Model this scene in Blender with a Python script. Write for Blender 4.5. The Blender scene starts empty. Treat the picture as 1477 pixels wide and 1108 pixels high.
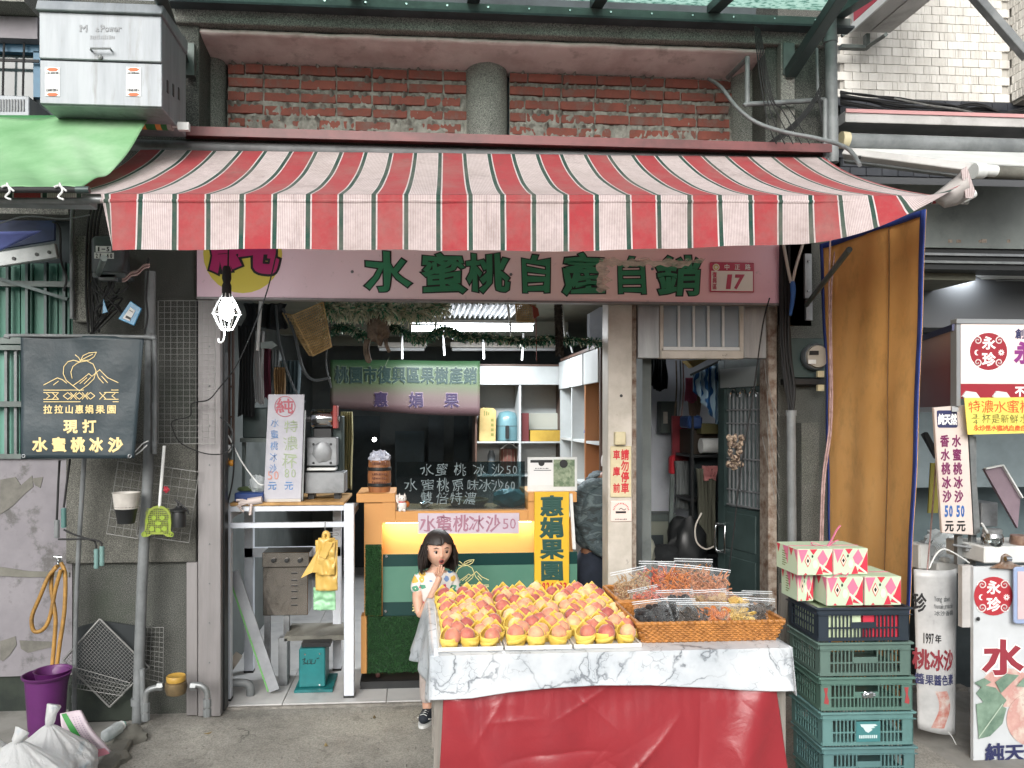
import bpy,bmesh,math,random
from math import sin,cos,tan,atan,pi,radians,sqrt,hypot
from mathutils import Vector,Matrix,Euler,noise
# ------------------------------------------------------------------ camera, sky, sun, exposure
SC = bpy.context.scene
COL = SC.collection
F,PX,PY,HC,YAW = 1115.0,684.0,600.0,1.7,radians(4.3)
cam = bpy.data.cameras.new('camera'); cam_o = bpy.data.objects.new('camera',cam); COL.objects.link(cam_o)
cam.sensor_width = 36; cam.lens = F / 1477 * 36
cam_o.location = (0,0,HC); cam_o.rotation_euler = (pi / 2,0,-YAW)
cam.shift_x = (738.5 - PX) / 1477; cam.shift_y = (PY - 554) / 1477
cam.clip_start = .05; cam.clip_end = 500
SC.camera = cam_o
SUN_EL,SUN_AZ = radians(27),radians(195)
W = bpy.data.worlds.new('World'); SC.world = W; W.use_nodes = True
wn,wl = W.node_tree.nodes,W.node_tree.links
bg = wn['Background']; sky = wn.new('ShaderNodeTexSky'); sky.sky_type = 'NISHITA'; sky.sun_disc = False
sky.sun_elevation = SUN_EL; sky.sun_rotation = SUN_AZ; sky.air_density = 1.0; sky.dust_density = 4.0; sky.ozone_density = 1.0
hs = wn.new('ShaderNodeHueSaturation'); hs.inputs['Saturation'].default_value = .22
wl.new(sky.outputs[0],hs.inputs['Color']); wl.new(hs.outputs[0],bg.inputs[0]); bg.inputs[1].default_value = .15
sl = bpy.data.lights.new('sun','SUN'); sl.energy = 1.35; sl.angle = radians(40); sl.color = (1,.97,.93)
so = bpy.data.objects.new('sun',sl); COL.objects.link(so)
sd = Vector((sin(SUN_AZ) * cos(SUN_EL),cos(SUN_AZ) * cos(SUN_EL),sin(SUN_EL)))
so.rotation_euler = sd.to_track_quat('Z','Y').to_euler(); so.location = sd * 20
SC.view_settings.view_transform = 'Standard'; SC.view_settings.look = 'None'
SC.view_settings.exposure = .6; SC.view_settings.gamma = 1; SC.view_settings.use_curve_mapping = False
SC.cycles.max_bounces = 8; SC.cycles.transparent_max_bounces = 24
# ------------------------------------------------------------------ helpers
def XX(px,Y): return Y * tan(atan((px - PX) / F) + YAW)
def ZZ(px,py,Y): return HC + (PY - py) / F * (XX(px,Y) * sin(YAW) + Y * cos(YAW))
def P(px,py,Y): return (XX(px,Y),Y,ZZ(px,py,Y))
def V(px,py,Y): return Vector(P(px,py,Y))
def rnd(a,b): return random.uniform(a,b)
random.seed(7)
ORD = ['first','second','third','fourth','fifth','sixth','seventh','eighth','ninth','tenth','eleventh','twelfth']
class MB:
    def __init__(s): s.v = []; s.f = []; s.m = []; s.uv = {}
    def add(s,vs,fs,m=0,uvs=None):
        b = len(s.v); s.v += [tuple(v) for v in vs]
        for k,f in enumerate(fs):
            if uvs: s.uv[len(s.f)] = uvs[k]
            s.f.append([i + b for i in f]); s.m.append(m)
        return s
    def box(s,x0,x1,y0,y1,z0,z1,m=0):
        if x1 < x0: x0,x1 = x1,x0
        if y1 < y0: y0,y1 = y1,y0
        if z1 < z0: z0,z1 = z1,z0
        v = [(x,y,z) for x in (x0,x1) for y in (y0,y1) for z in (z0,z1)]
        return s.add(v,[(0,1,3,2),(4,6,7,5),(0,4,5,1),(2,3,7,6),(0,2,6,4),(1,5,7,3)],m)
    def pbox(s,x0,y0,x1,y1,Y,d=.02,m=0):
        c = (x0 + x1) / 2
        return s.box(XX(x0,Y),XX(x1,Y),Y,Y + d,ZZ(c,y1,Y),ZZ(c,y0,Y),m)
    def obox(s,c,size,R=None,m=0):
        R = R or Matrix.Identity(3); c = Vector(c); hx,hy,hz = [k / 2 for k in size]
        v = [c + R @ Vector((x,y,z)) for x in (-hx,hx) for y in (-hy,hy) for z in (-hz,hz)]
        return s.add(v,[(0,1,3,2),(4,6,7,5),(0,4,5,1),(2,3,7,6),(0,2,6,4),(1,5,7,3)],m)
    def bar(s,a,b,w,d,m=0,up=(0,1,0)):
        a,b = Vector(a),Vector(b); t = (b - a); L = t.length; t.normalize()
        u = Vector(up); n = t.cross(u)
        if n.length < 1e-4: n = t.cross(Vector((1,0,0)))
        n.normalize(); q = n.cross(t)
        R = Matrix((n,t,q)).transposed()
        return s.obox((a + b) / 2,(w,L,d),R,m)
    def tube(s,pts,r,n=8,m=0,closed=False):
        pts = [Vector(p) for p in pts]; N = len(pts)
        rs = r if isinstance(r,(list,tuple)) else [r] * N
        prev = None; vs = []
        for i,p in enumerate(pts):
            if closed: t = pts[(i + 1) % N] - pts[i - 1]
            else: t = (pts[min(i + 1,N - 1)] - pts[max(i - 1,0)])
            if t.length < 1e-9: t = Vector((0,0,1))
            t.normalize()
            if prev is None:
                a = Vector((0,0,1)) if abs(t.z) < .9 else Vector((1,0,0))
                u = t.cross(a).normalized()
            else:
                u = prev - t * prev.dot(t)
                u = u.normalized() if u.length > 1e-6 else t.orthogonal().normalized()
            prev = u; w = t.cross(u)
            for k in range(n):
                an = 2 * pi * k / n; vs.append(p + (u * cos(an) + w * sin(an)) * rs[i])
        fs = []
        for i in range(N if closed else N - 1):
            j = (i + 1) % N
            for k in range(n): fs.append((i * n + k,i * n + (k + 1) % n,j * n + (k + 1) % n,j * n + k))
        if not closed: fs += [tuple(range(n))[::-1],tuple(range((N - 1) * n,N * n))]
        return s.add(vs,fs,m)
    def lathe(s,prof,c=(0,0,0),n=20,m=0,R=None,sx=1,sy=1):
        R = R or Matrix.Identity(3); c = Vector(c); vs = []; fs = []
        for r,z in prof:
            for k in range(n):
                a = 2 * pi * k / n; vs.append(c + R @ Vector((r * cos(a) * sx,r * sin(a) * sy,z)))
        for i in range(len(prof) - 1):
            for k in range(n): fs.append((i * n + k,i * n + (k + 1) % n,(i + 1) * n + (k + 1) % n,(i + 1) * n + k))
        if prof[0][0] > 1e-4: fs.append(tuple(range(n))[::-1])
        if prof[-1][0] > 1e-4: fs.append(tuple(range((len(prof) - 1) * n,len(prof) * n)))
        return s.add(vs,fs,m)
    def ball(s,c,r,n=12,m=0,sx=1,sy=1,sz=1,R=None):
        k = max(4,n // 2)
        pr = [(r * sin(pi * i / k),-r * cos(pi * i / k) * sz) for i in range(k + 1)]
        pr[0] = (1e-5,pr[0][1]); pr[-1] = (1e-5,pr[-1][1])
        return s.lathe(pr,c,n,m,R,sx,sy)
    def surf(s,fn,nu,nv,m=0,wrap=False,uvs=(1,1)):
        vs = [fn(i / nu,j / nv) for j in range(nv + 1) for i in range(nu + 1)]
        fs = []; uv = []
        for j in range(nv):
            for i in range(nu):
                a = j * (nu + 1) + i; fs.append((a,a + 1,a + nu + 2,a + nu + 1))
                u0,u1,w0,w1 = i / nu * uvs[0],(i + 1) / nu * uvs[0],j / nv * uvs[1],(j + 1) / nv * uvs[1]
                uv.append(((u0,w0),(u1,w0),(u1,w1),(u0,w1)))
        return s.add(vs,fs,m,uv)
    def prism(s,poly,Y0,Y1,m=0):
        n = len(poly); vs = [(x,Y0,z) for x,z in poly] + [(x,Y1,z) for x,z in poly]
        fs = [tuple(range(n)),tuple(range(2 * n - 1,n - 1,-1))] + [(i,i + n,(i + 1) % n + n,(i + 1) % n) for i in range(n)]
        return s.add(vs,fs,m)
    def ppoly(s,pts,Y,d=.01,m=0):
        return s.prism([(XX(x,Y),ZZ(x,y,Y)) for x,y in pts],Y,Y + d,m)
def wloc(o):
    v = Vector((0,0,0))
    while o is not None: v += o.location; o = o.parent
    return v
def part(name,mb,mats,parent=None,smooth=False,bev=0,kind=None,label=None,solid=0,sub=0,off=None):
    me = bpy.data.meshes.new(name)
    o0 = wloc(parent) if parent is not None else Vector((0,0,0))
    if off is not None: o0 = Vector(off)
    me.from_pydata([(a - o0.x,b - o0.y,c - o0.z) for a,b,c in mb.v],[],mb.f)
    if not isinstance(mats,(list,tuple)): mats = [mats]
    for x in mats: me.materials.append(x)
    if len(mats) > 1: me.polygons.foreach_set('material_index',mb.m)
    if mb.uv:
        ul = me.uv_layers.new(name='UVMap')
        for p in me.polygons:
            q = mb.uv.get(p.index)
            if q:
                for k,li in enumerate(p.loop_indices): ul.data[li].uv = q[k % len(q)]
    if bev:
        bm = bmesh.new(); bm.from_mesh(me)
        ed = [e for e in bm.edges if len(e.link_faces) == 2 and e.calc_face_angle(0) > .6]
        bmesh.ops.bevel(bm,geom=ed,offset=bev,segments=1,affect='EDGES',clamp_overlap=True)
        bm.to_mesh(me); bm.free()
    if smooth:
        me.polygons.foreach_set('use_smooth',[True] * len(me.polygons))
        try: me.set_sharp_from_angle(angle=radians(50))
        except Exception: pass
    me.update()
    o = bpy.data.objects.new(name,me); COL.objects.link(o)
    if parent is not None: o.parent = parent
    elif off is not None: o.location = off
    if solid:
        md = o.modifiers.new('s','SOLIDIFY'); md.thickness = solid; md.offset = 0
    if sub:
        md = o.modifiers.new('u','SUBSURF'); md.levels = md.render_levels = sub
    if kind: o['kind'] = kind
    if label: o['label'] = label
    return o
def thing(name,label,cat,loc=(0,0,0),group=None):
    o = bpy.data.objects.new(name,None); COL.objects.link(o); o.empty_display_size = .05
    o.location = loc; o['label'] = label; o['category'] = cat
    if group: o['group'] = group
    return o
def pthing(name,label,cat,px,py,Y,group=None): return thing(name,label,cat,P(px,py,Y),group)
def single(name,label,cat,mb,mats,group=None,**k):
    xs,ys,zs = zip(*mb.v)
    o = part(name,mb,mats,None,off=((min(xs) + max(xs)) / 2,(min(ys) + max(ys)) / 2,min(zs)),**k)
    o['label'] = label; o['category'] = cat
    if group: o['group'] = group
    return o
def struct(name,mb,mats,**k):
    return part(name,mb,mats,None,kind='structure',**k)
def stuff(name,mb,mats,parent=None,**k): return part(name,mb,mats,parent,kind='stuff',**k)
def kids(o): return [c for c in list(o.children)]
def tree(o,parent=None):
    c = o.copy(); COL.objects.link(c)
    if parent is not None: c.parent = parent
    for ch in kids(o): tree(ch,c)
    return c
def dup(root,loc,rot=(0,0,0),label=None,group=None,scale=None):
    c = tree(root); c.location = loc; c.rotation_euler = rot
    if label: c['label'] = label
    if group: c['group'] = group
    if scale: c.scale = scale
    return c
def share(src,parent,loc,rot=(0,0,0),m=None):
    o = bpy.data.objects.new(src.name.split('.')[0],src.data if hasattr(src,'data') else src); COL.objects.link(o)
    o.parent = parent; o.location = Vector(loc) - wloc(parent); o.rotation_euler = rot
    return o
def ground(o,loc,rz=0,rx=0,ry=0): o.location = loc; o.rotation_euler = (rx,ry,rz); return o
def lerp(a,b,t): return a + (b - a) * t
def curve_pts(pts,n=8):
    pts = [Vector(p) for p in pts]; out = []
    for i in range(len(pts) - 1):
        p0,p1,p2,p3 = pts[max(i - 1,0)],pts[i],pts[i + 1],pts[min(i + 2,len(pts) - 1)]
        for k in range(n):
            t = k / n
            out.append(.5 * ((2 * p1) + (p2 - p0) * t + (2 * p0 - 5 * p1 + 4 * p2 - p3) * t * t + (3 * p1 - p0 - 3 * p2 + p3) * t ** 3))
    return out + [pts[-1]]
def pc(pts,Y,n=6):
    return curve_pts([V(p[0],p[1],p[2] if len(p) > 2 else Y) for p in pts],n)
# ------------------------------------------------------------------ materials
def lin(c):
    if isinstance(c,str):
        c = c.lstrip('#'); c = [int(c[i:i + 2],16) / 255 for i in (0,2,4)]
        return tuple(x / 12.92 if x <= .04045 else ((x + .055) / 1.055) ** 2.4 for x in c) + (1,)
    return tuple(c[:3]) + (1,)
class N:
    def __init__(s,name):
        s.m = bpy.data.materials.new(name); s.m.use_nodes = True; s.t = s.m.node_tree
        s.b = s.t.nodes['Principled BSDF']; s.out = s.t.nodes['Material Output']; s.tc = None
    def n(s,typ,**k):
        x = s.t.nodes.new(typ)
        for a,b in k.items(): setattr(x,a,b)
        return x
    def l(s,a,b): s.t.links.new(a,b); return s
    def co(s,scale=(1,1,1),which='Object',rot=(0,0,0),seed=False):
        if s.tc is None: s.tc = s.n('ShaderNodeTexCoord')
        mp = s.n('ShaderNodeMapping'); mp.inputs['Scale'].default_value = scale; mp.inputs['Rotation'].default_value = rot
        s.l(s.tc.outputs[which],mp.inputs[0])
        if seed:
            oi = s.n('ShaderNodeObjectInfo'); mu = s.n('ShaderNodeMath',operation='MULTIPLY'); mu.inputs[1].default_value = 37
            s.l(oi.outputs['Random'],mu.inputs[0]); s.l(mu.outputs[0],mp.inputs['Location'])
        return mp.outputs[0]
    def noise(s,scale,detail=4,rough=.6,co=None,dist=0):
        x = s.n('ShaderNodeTexNoise'); x.inputs['Scale'].default_value = scale; x.inputs['Detail'].default_value = detail
        x.inputs['Roughness'].default_value = rough; x.inputs['Distortion'].default_value = dist
        s.l(co if co is not None else s.co(),x.inputs['Vector']); return x.outputs[0]
    def ramp(s,fac,stops,interp='LINEAR'):
        x = s.n('ShaderNodeValToRGB'); cr = x.color_ramp; cr.interpolation = interp
        while len(cr.elements) < len(stops): cr.elements.new(.5)
        for e,(p,c) in zip(cr.elements,stops):
            e.position = p; e.color = (c,c,c,1) if isinstance(c,(int,float)) else lin(c)
        s.l(fac,x.inputs[0]); return x.outputs[0]
    def mix(s,fac,a,b,mode='MIX'):
        x = s.n('ShaderNodeMix',data_type='RGBA',blend_type=mode)
        for sock,v in ((x.inputs[0],fac),(x.inputs[6],a),(x.inputs[7],b)):
            if hasattr(v,'is_output'): s.l(v,sock)
            elif sock == x.inputs[0]: sock.default_value = v
            else: sock.default_value = lin(v)
        return x.outputs[2]
    def math(s,op,a,b=None):
        x = s.n('ShaderNodeMath',operation=op)
        for i,v in enumerate((a,b)):
            if v is None: continue
            if hasattr(v,'is_output'): s.l(v,x.inputs[i])
            else: x.inputs[i].default_value = v
        return x.outputs[0]
    def base(s,c):
        if hasattr(c,'is_output'): s.l(c,s.b.inputs['Base Color'])
        else: s.b.inputs['Base Color'].default_value = lin(c)
        return s
    def set(s,**k):
        for a,b in k.items():
            sock = s.b.inputs[a.replace('_',' ')]
            if hasattr(b,'is_output'): s.l(b,sock)
            else: sock.default_value = b
        return s
    def bump(s,h,strength=.3,dist=.002):
        x = s.n('ShaderNodeBump'); x.inputs['Strength'].default_value = strength; x.inputs['Distance'].default_value = dist
        s.l(h,x.inputs['Height']); s.l(x.outputs[0],s.b.inputs['Normal']); return s
def mat(name,c,c2=None,rough=.6,metal=0,ns=6,lo=.4,hi=.65,grime=None,gs=2.2,glo=.55,ghi=.75,gamt=.8,
        bs=80,bump=0,bd=.002,streak=False,seed=False,**k):
    n = N(name)
    st = (3,3,.35) if streak else (1,1,1)
    col = lin(c)
    if c2 is not None:
        f = n.ramp(n.noise(ns,5,.65,n.co(st,seed=seed)),[(lo,0.),(hi,1.)]); col = n.mix(f,c,c2)
    if grime is not None:
        g = n.ramp(n.noise(gs,8,.7,n.co(st,seed=seed)),[(glo,0.),(ghi,gamt)]); col = n.mix(g,col if c2 is not None else c,grime)
    if hasattr(col,'is_output'): n.l(col,n.b.inputs['Base Color'])
    else: n.b.inputs['Base Color'].default_value = col
    n.set(Roughness=rough,Metallic=metal,**k)
    if bump: n.bump(n.noise(bs,5,.6),bump,bd)
    return n.m
def emit(name,c,s):
    n = N(name); n.base('#ffffff'); n.b.inputs['Emission Color'].default_value = lin(c); n.b.inputs['Emission Strength'].default_value = s
    return n.m
def stone(name,a,b,c,sc=170,green=None,dark=.55):
    n = N(name); f = n.noise(sc,2,.6)
    col = n.ramp(f,[(.36,a),(.5,b),(.66,c)])
    st = n.ramp(n.noise(1.7,8,.7,n.co((1,1,.6))),[(.42,0.),(.72,dark)]); col = n.mix(st,col,'#23251f')
    if green:
        g = n.ramp(n.noise(2.6,6,.7),[(.5,0.),(.75,.6)]); col = n.mix(g,col,green)
    n.base(col).set(Roughness=.85).bump(f,.8,.003); return n.m
def clearplastic(name,tint='#ffffff',amt=.25,rough=.12,bs=30,bd=.01,fw=.6):
    n = N(name); t = n.t.nodes
    tr = n.n('ShaderNodeBsdfTransparent'); tr.inputs[0].default_value = lin(tint)
    n.base('#dde4e6').set(Roughness=rough,Specular_IOR_Level=.8)
    n.bump(n.noise(bs,4,.6,n.co(seed=True),1.5),.9,bd)
    lw = n.n('ShaderNodeLayerWeight'); lw.inputs[0].default_value = .35
    f = n.math('MINIMUM',n.math('ADD',n.math('MULTIPLY',lw.outputs['Facing'],fw),amt),1.0)
    mx = n.n('ShaderNodeMixShader'); n.l(f,mx.inputs[0]); n.l(tr.outputs[0],mx.inputs[1]); n.l(n.b.outputs[0],mx.inputs[2])
    n.l(mx.outputs[0],n.out.inputs[0]); return n.m
def glass(name,tint,amt=.15,rough=.03):
    n = N(name); tr = n.n('ShaderNodeBsdfTransparent'); tr.inputs[0].default_value = lin(tint)
    gl = n.n('ShaderNodeBsdfGlossy'); gl.inputs['Roughness'].default_value = rough
    fr = n.n('ShaderNodeFresnel'); fr.inputs[0].default_value = 1.5
    f = n.math('MINIMUM',n.math('ADD',fr.outputs[0],amt),1.0)
    mx = n.n('ShaderNodeMixShader'); n.l(f,mx.inputs[0]); n.l(tr.outputs[0],mx.inputs[1]); n.l(gl.outputs[0],mx.inputs[2])
    n.l(mx.outputs[0],n.out.inputs[0]); return n.m
M = {}
M['terrazzo'] = stone('washed_stone','#3f403c','#595953','#7d7c74',sc=230,dark=.85)
M['terrazzo_dark'] = stone('washed_stone_dark','#2b2d2d','#4b4d49','#74756e',sc=220,green='#2f3a2c')
M['terrazzo_column'] = stone('washed_stone_column','#4c4d4a','#7b7c76','#a09f98',sc=210,dark=.5)
M['concrete'] = mat('concrete','#75746c','#5d5c55',ns=3,grime='#3b3b37',bs=120,bump=.5,rough=.9)
M['asphalt'] = mat('street_concrete','#8b8a85','#75746f',ns=3,grime='#54534f',bs=160,bump=.6,rough=.9)
def apron():
    n = N('apron_concrete'); c = n.ramp(n.noise(1.6,10,.72),[(.32,'#6b6a64'),(.46,'#8d8b84'),(.6,'#9f9d95'),(.8,'#b0ada4')])
    sp = n.ramp(n.noise(130,3,.6),[(.42,.35),(.55,0.),(.75,0.)]); c = n.mix(sp,c,'#2f2f2c')
    vo = n.n('ShaderNodeTexVoronoi',feature='DISTANCE_TO_EDGE'); vo.inputs['Scale'].default_value = 1.1
    nz = n.n('ShaderNodeTexNoise'); nz.inputs['Scale'].default_value = 4; nz.inputs['Detail'].default_value = 7; n.l(n.co(),nz.inputs[0])
    ad = n.n('ShaderNodeVectorMath',operation='MULTIPLY_ADD'); ad.inputs[1].default_value = (.5,.5,.5); n.l(nz.outputs['Color'],ad.inputs[0]); n.l(n.co(),ad.inputs[2]); n.l(ad.outputs[0],vo.inputs[0])
    cr = n.ramp(vo.outputs['Distance'],[(0.,1.),(.004,.8),(.009,0.)]); cr = n.math('MULTIPLY',cr,n.ramp(n.noise(2.1,2,.5),[(.48,0.),(.6,.9)])); c = n.mix(cr,c,'#272725')
    dr = n.ramp(n.noise(7,8,.75),[(.56,0.),(.66,.5)]); c = n.mix(dr,c,'#55534e')
    n.base(c).set(Roughness=.85).bump(n.noise(60,8,.7),.7,.004); return n.m
M['apron'] = apron()
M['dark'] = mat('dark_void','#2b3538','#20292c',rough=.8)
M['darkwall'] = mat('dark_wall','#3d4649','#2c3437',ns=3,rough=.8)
M['soffit'] = mat('flaking_pink_paint','#e3d3cf','#cdb9b5',ns=5,grime='#93807a',gs=7,glo=.54,ghi=.72,gamt=.7,bs=30,bump=.5,rough=.85)
M['mortar'] = mat('mortar','#8f8c85','#726f68',ns=14,grime='#4a4945',gs=5,bs=70,bump=1,bd=.006,rough=.95)
M['flash'] = mat('red_brown_flashing','#6b3b3b','#553030',rough=.5)
M['stainless'] = mat('brushed_steel','#a7a8a8','#8d8f8f',ns=4,streak=True,metal=.65,rough=.38,grime='#6d6862',glo=.6,ghi=.85,gamt=.5)
M['jamb'] = mat('jamb_metal','#878484','#777474',ns=4,streak=True,metal=.25,rough=.45,grime='#5e5a55',gs=7,glo=.63,ghi=.75,gamt=.6)
M['pillar'] = mat('cream_painted_metal','#beb8ae','#a8a297',ns=5,metal=.1,rough=.5,grime='#4d4943',gs=11,glo=.64,ghi=.7,gamt=.8)
M['rusty'] = mat('rusted_edge','#8c8378','#5b4434',ns=20,rough=.7)
M['alu'] = mat('aluminium','#8d9090','#707475',metal=.5,rough=.42,grime='#4c4b48',gs=8,gamt=.5)
M['chrome'] = mat('chrome','#c9cccd',metal=1,rough=.15)
M['white'] = mat('white_paint','#cfd1cf','#bfc2c0',rough=.45)
M['whitesteel'] = mat('white_steel','#cdd2d9','#bfc5cd',rough=.4)
M['black'] = mat('black_plastic','#1a1c1d',rough=.45)
M['blackrub'] = mat('black_rubber','#161718',rough=.7)
M['greypipe'] = mat('grey_pvc','#75797a','#5c6061',ns=6,grime='#3a3c3b',rough=.55)
M['greyplastic'] = mat('grey_plastic','#4d5356','#41474a',rough=.45)
M['ivory'] = mat('ivory','#c2b897','#b3a988',ns=9,rough=.5)
M['wire'] = mat('galvanised_wire','#8b8d8b','#6c6a66',ns=20,metal=.5,rough=.45)
M['darkgreen'] = mat('dark_green_metal','#3b4a49','#2f3d3c',ns=3,metal=.2,rough=.42,grime='#22292a')
M['greensteel'] = mat('grey_green_steel','#5b6562','#484f4d',ns=5,metal=.2,rough=.5)
M['ink_red'] = mat('red_ink','#b4202c',rough=.5)
M['ink_black'] = mat('black_ink','#17191b',rough=.5)
M['ink_green'] = mat('green_ink','#2b7d57','#33875f',rough=.5)
M['ink_dkgreen'] = mat('dark_green_ink','#15423a',rough=.5)
M['ink_magenta'] = mat('magenta_ink','#a2205e',rough=.5)
M['ink_purple'] = mat('purple_ink','#7c2c72',rough=.5)
M['ink_navy'] = mat('navy_ink','#2b2f55',rough=.5)
M['ink_blue'] = mat('blue_ink','#2a5c9d',rough=.5)
M['ink_white'] = mat('white_ink','#e9e9e6',rough=.5)
M['ink_gold'] = mat('gold_ink','#dcc58a',rough=.5)
M['ink_orange'] = mat('orange_marker','#cf5a2c',rough=.6)
M['ink_olive'] = mat('olive_marker','#6d6f35',rough=.6)
M['ink_mred'] = mat('faded_red_marker','#b0606b',rough=.6)
M['ink_mblue'] = mat('faded_blue_marker','#5b84b5',rough=.6)
M['ink_mgreen'] = mat('faded_green_marker','#9aa88a',rough=.6)
M['wood'] = mat('wood','#b08a55','#93703f',ns=5,streak=True,rough=.6)
M['skin'] = mat('skin','#c58f6f','#bb8466',rough=.5,Subsurface_Weight=.1)
# ------------------------------------------------------------------ lettering (glyph meshes from the built-in font)
GL = {}
def _mk(ch,b):
    c = bpy.data.curves.new('g','FONT'); c.body = ch; c.size = 1; c.resolution_u = 2
    if b > 0: c.bevel_depth = b; c.bevel_resolution = 0
    o = bpy.data.objects.new('g',c); COL.objects.link(o); return o,c
def glyphs(chars,b):
    todo = [ch for ch in dict.fromkeys(chars) if (ch,b) not in GL and ch != ' ']
    if not todo: return
    obs = [(ch,) + _mk(ch,b) for ch in todo]
    bpy.context.view_layer.update(); dg = bpy.context.evaluated_depsgraph_get()
    for ch,o,c in obs:
        me = bpy.data.meshes.new_from_object(o.evaluated_get(dg))
        vs = [v.co.copy() for v in me.vertices]; fs = [tuple(p.vertices) for p in me.polygons]
        xs = [v.x for v in vs] or [0,1]
        GL[(ch,b)] = (vs,fs,min(xs),max(xs))
        bpy.data.objects.remove(o); bpy.data.curves.remove(c); bpy.data.meshes.remove(me)
def put(mb,ch,b,x0,z0,w,h,fn,th=.0015,jit=0,rot=0,m=0,shear=0,seed=0):
    if ch == ' ': return
    glyphs(ch,b); vs,fs,a,c = GL[(ch,b)]; out = []
    cjk = ord(ch) > 0x2e00
    if ch == '1' and abs(w) > .36 * abs(h): nw = .32 * h; x0 += (w - nw) / 2; w = nw
    for v in vs:
        if cjk: u,q = v.x,v.y + .12
        else: u,q = (v.x - a) / max(c - a,.01),v.y / .72
        if jit:
            u0,q0 = u,q
            u += jit * noise.noise(Vector((u0 * 2.3 + seed * 7.1,q0 * 2.3,ord(ch) * .37)))
            q += jit * noise.noise(Vector((q0 * 2.3,u0 * 2.3 + seed * 3.3,ord(ch) * .71)))
        u += shear * (q - .5); du,dq = u - .5,q - .5
        u,q = .5 + du * cos(rot) - dq * sin(rot),.5 + du * sin(rot) + dq * cos(rot)
        d = th * .5 + (v.z / b * th * .5 if b > 0 else th * .5)
        out.append(fn(x0 + u * w,z0 + q * h,d))
    mb.add(out,fs,m)
def plane_y(Y): return lambda u,w,d: (u,Y - d,w)
def ptext(mb,s,x0,y0,x1,y1,Y,b=.02,vert=False,jit=0,th=.0015,m=0,fill=1.,rj=0,shear=0,seed=0,lat=False,fn=None):
    """characters of s laid evenly over this picture rectangle at depth Y"""
    if lat: glyphs(s,b)
    n = len(s)
    for i,ch in enumerate(s):
        if vert: a0,a1,b0,b1 = x0,x1,lerp(y0,y1,i / n),lerp(y0,y1,(i + 1) / n)
        else: a0,a1,b0,b1 = lerp(x0,x1,i / n),lerp(x0,x1,(i + 1) / n),y0,y1
        ca,cb = (a0 + a1) / 2,(b0 + b1) / 2
        wa,wb = (a1 - a0) * fill / 2,(b1 - b0) * (fill if vert else 1) / 2
        X0,X1 = XX(ca - wa,Y),XX(ca + wa,Y); Z0,Z1 = ZZ(ca,cb + wb,Y),ZZ(ca,cb - wb,Y)
        put(mb,ch,b,X0,Z0,X1 - X0,Z1 - Z0,fn or plane_y(Y),th,jit,rnd(-rj,rj) if rj else 0,m,shear,seed + i)
    return mb
def disc(mb,cx,cy,rx,ry,Y,d=.002,m=0,n=28,clip=None):
    pts = [(cx + rx * cos(2 * pi * k / n),cy + ry * sin(2 * pi * k / n)) for k in range(n)]
    if clip is not None: pts = [(x,max(y,clip)) for x,y in pts]
    return mb.ppoly(pts,Y - d,d,m)
def ring(mb,cx,cy,r,w,Y,d=.002,m=0,n=32):
    for k in range(n):
        a,b = 2 * pi * k / n,2 * pi * (k + 1) / n
        mb.ppoly([(cx + r * cos(a),cy + r * sin(a)),(cx + r * cos(b),cy + r * sin(b)),(cx + (r + w) * cos(b),cy + (r + w) * sin(b)),(cx + (r + w) * cos(a),cy + (r + w) * sin(a))],Y - d,d,m)
    return mb
def stroke(mb,pts,w,Y,d=.0015,m=0,fn=None):
    for (ax,ay),(bx,by) in zip(pts,pts[1:]):
        L = hypot(bx - ax,by - ay) or 1; nx,ny = -(by - ay) / L * w / 2,(bx - ax) / L * w / 2
        ex,ey = (bx - ax) / L * w * .3,(by - ay) / L * w * .3
        q = [(ax - ex + nx,ay - ey + ny),(bx + ex + nx,by + ey + ny),(bx + ex - nx,by + ey - ny),(ax - ex - nx,ay - ey - ny)]
        if fn: mb.add([fn(*p) for p in q],[(0,1,2,3)],m)
        else: mb.ppoly(q,Y - d,d,m)
    return mb
def marks(mb,x0,y0,x1,y1,Y,step=2.2,d=.001,m=0):
    x = x0
    while x < x1 - step * .6:
        w = rnd(.45,.85) * step; a = rnd(0,.35) * (y1 - y0)
        mb.ppoly([(x,y0 + a),(x + w,y0 + a),(x + w * .9,y1 - a * .5),(x,y1 - a * .3)],Y,d,m); x += step
    return mb
for _b,_s in ((.02,'水蜜桃冰沙惠娟果園拉山現打請勿停車庫前中正路復興區桃園市果樹產銷純永珍天然香元不特濃一杯年創加醬色素大利電'),(.035,'水蜜桃自產自銷純惠娟果園現打冰沙'),(.07,'水蜜桃自產自銷純'),(0.,'純水蜜桃冰沙特濃一杯元桃原味雙倍加大')):
    glyphs(_s,_b)
# ================================================================== THE SETTING
g = MB(); g.box(-40,40,-40,40,-.3,0); struct('ground',g,M['asphalt'])
a = MB(); zt = .012
ap = [V(196,1050,4.4),V(330,1016,4.52),V(1180,1000,4.52)]
pts = [(XX(205,4.3),4.2),(XX(212,4.5),4.52),(2.6,4.52),(2.6,2.0),(XX(100,2.9),2.0),(XX(150,3.6),3.5)]
n = len(pts); a.add([(x,y,-.1) for x,y in pts] + [(x,y,zt) for x,y in pts],
    [tuple(range(n))[::-1],tuple(range(n,2 * n))] + [(i,(i + 1) % n,(i + 1) % n + n,i + n) for i in range(n)])
struct('concrete_apron',a,M['apron'])
b = MB(); random.seed(3)
cp = [(XX(205,4.3) - .03,4.2),(XX(150,3.6) - .03,3.5),(XX(100,2.9) - .03,2.0)]
for (x0,y0),(x1,y1) in zip(cp,cp[1:]): b.bar((x0,y0,.02),(x1,y1,.02),.09,.06,up=(0,0,1))
struct('gutter_kerb',b,M['concrete'],bev=.01)
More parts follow.
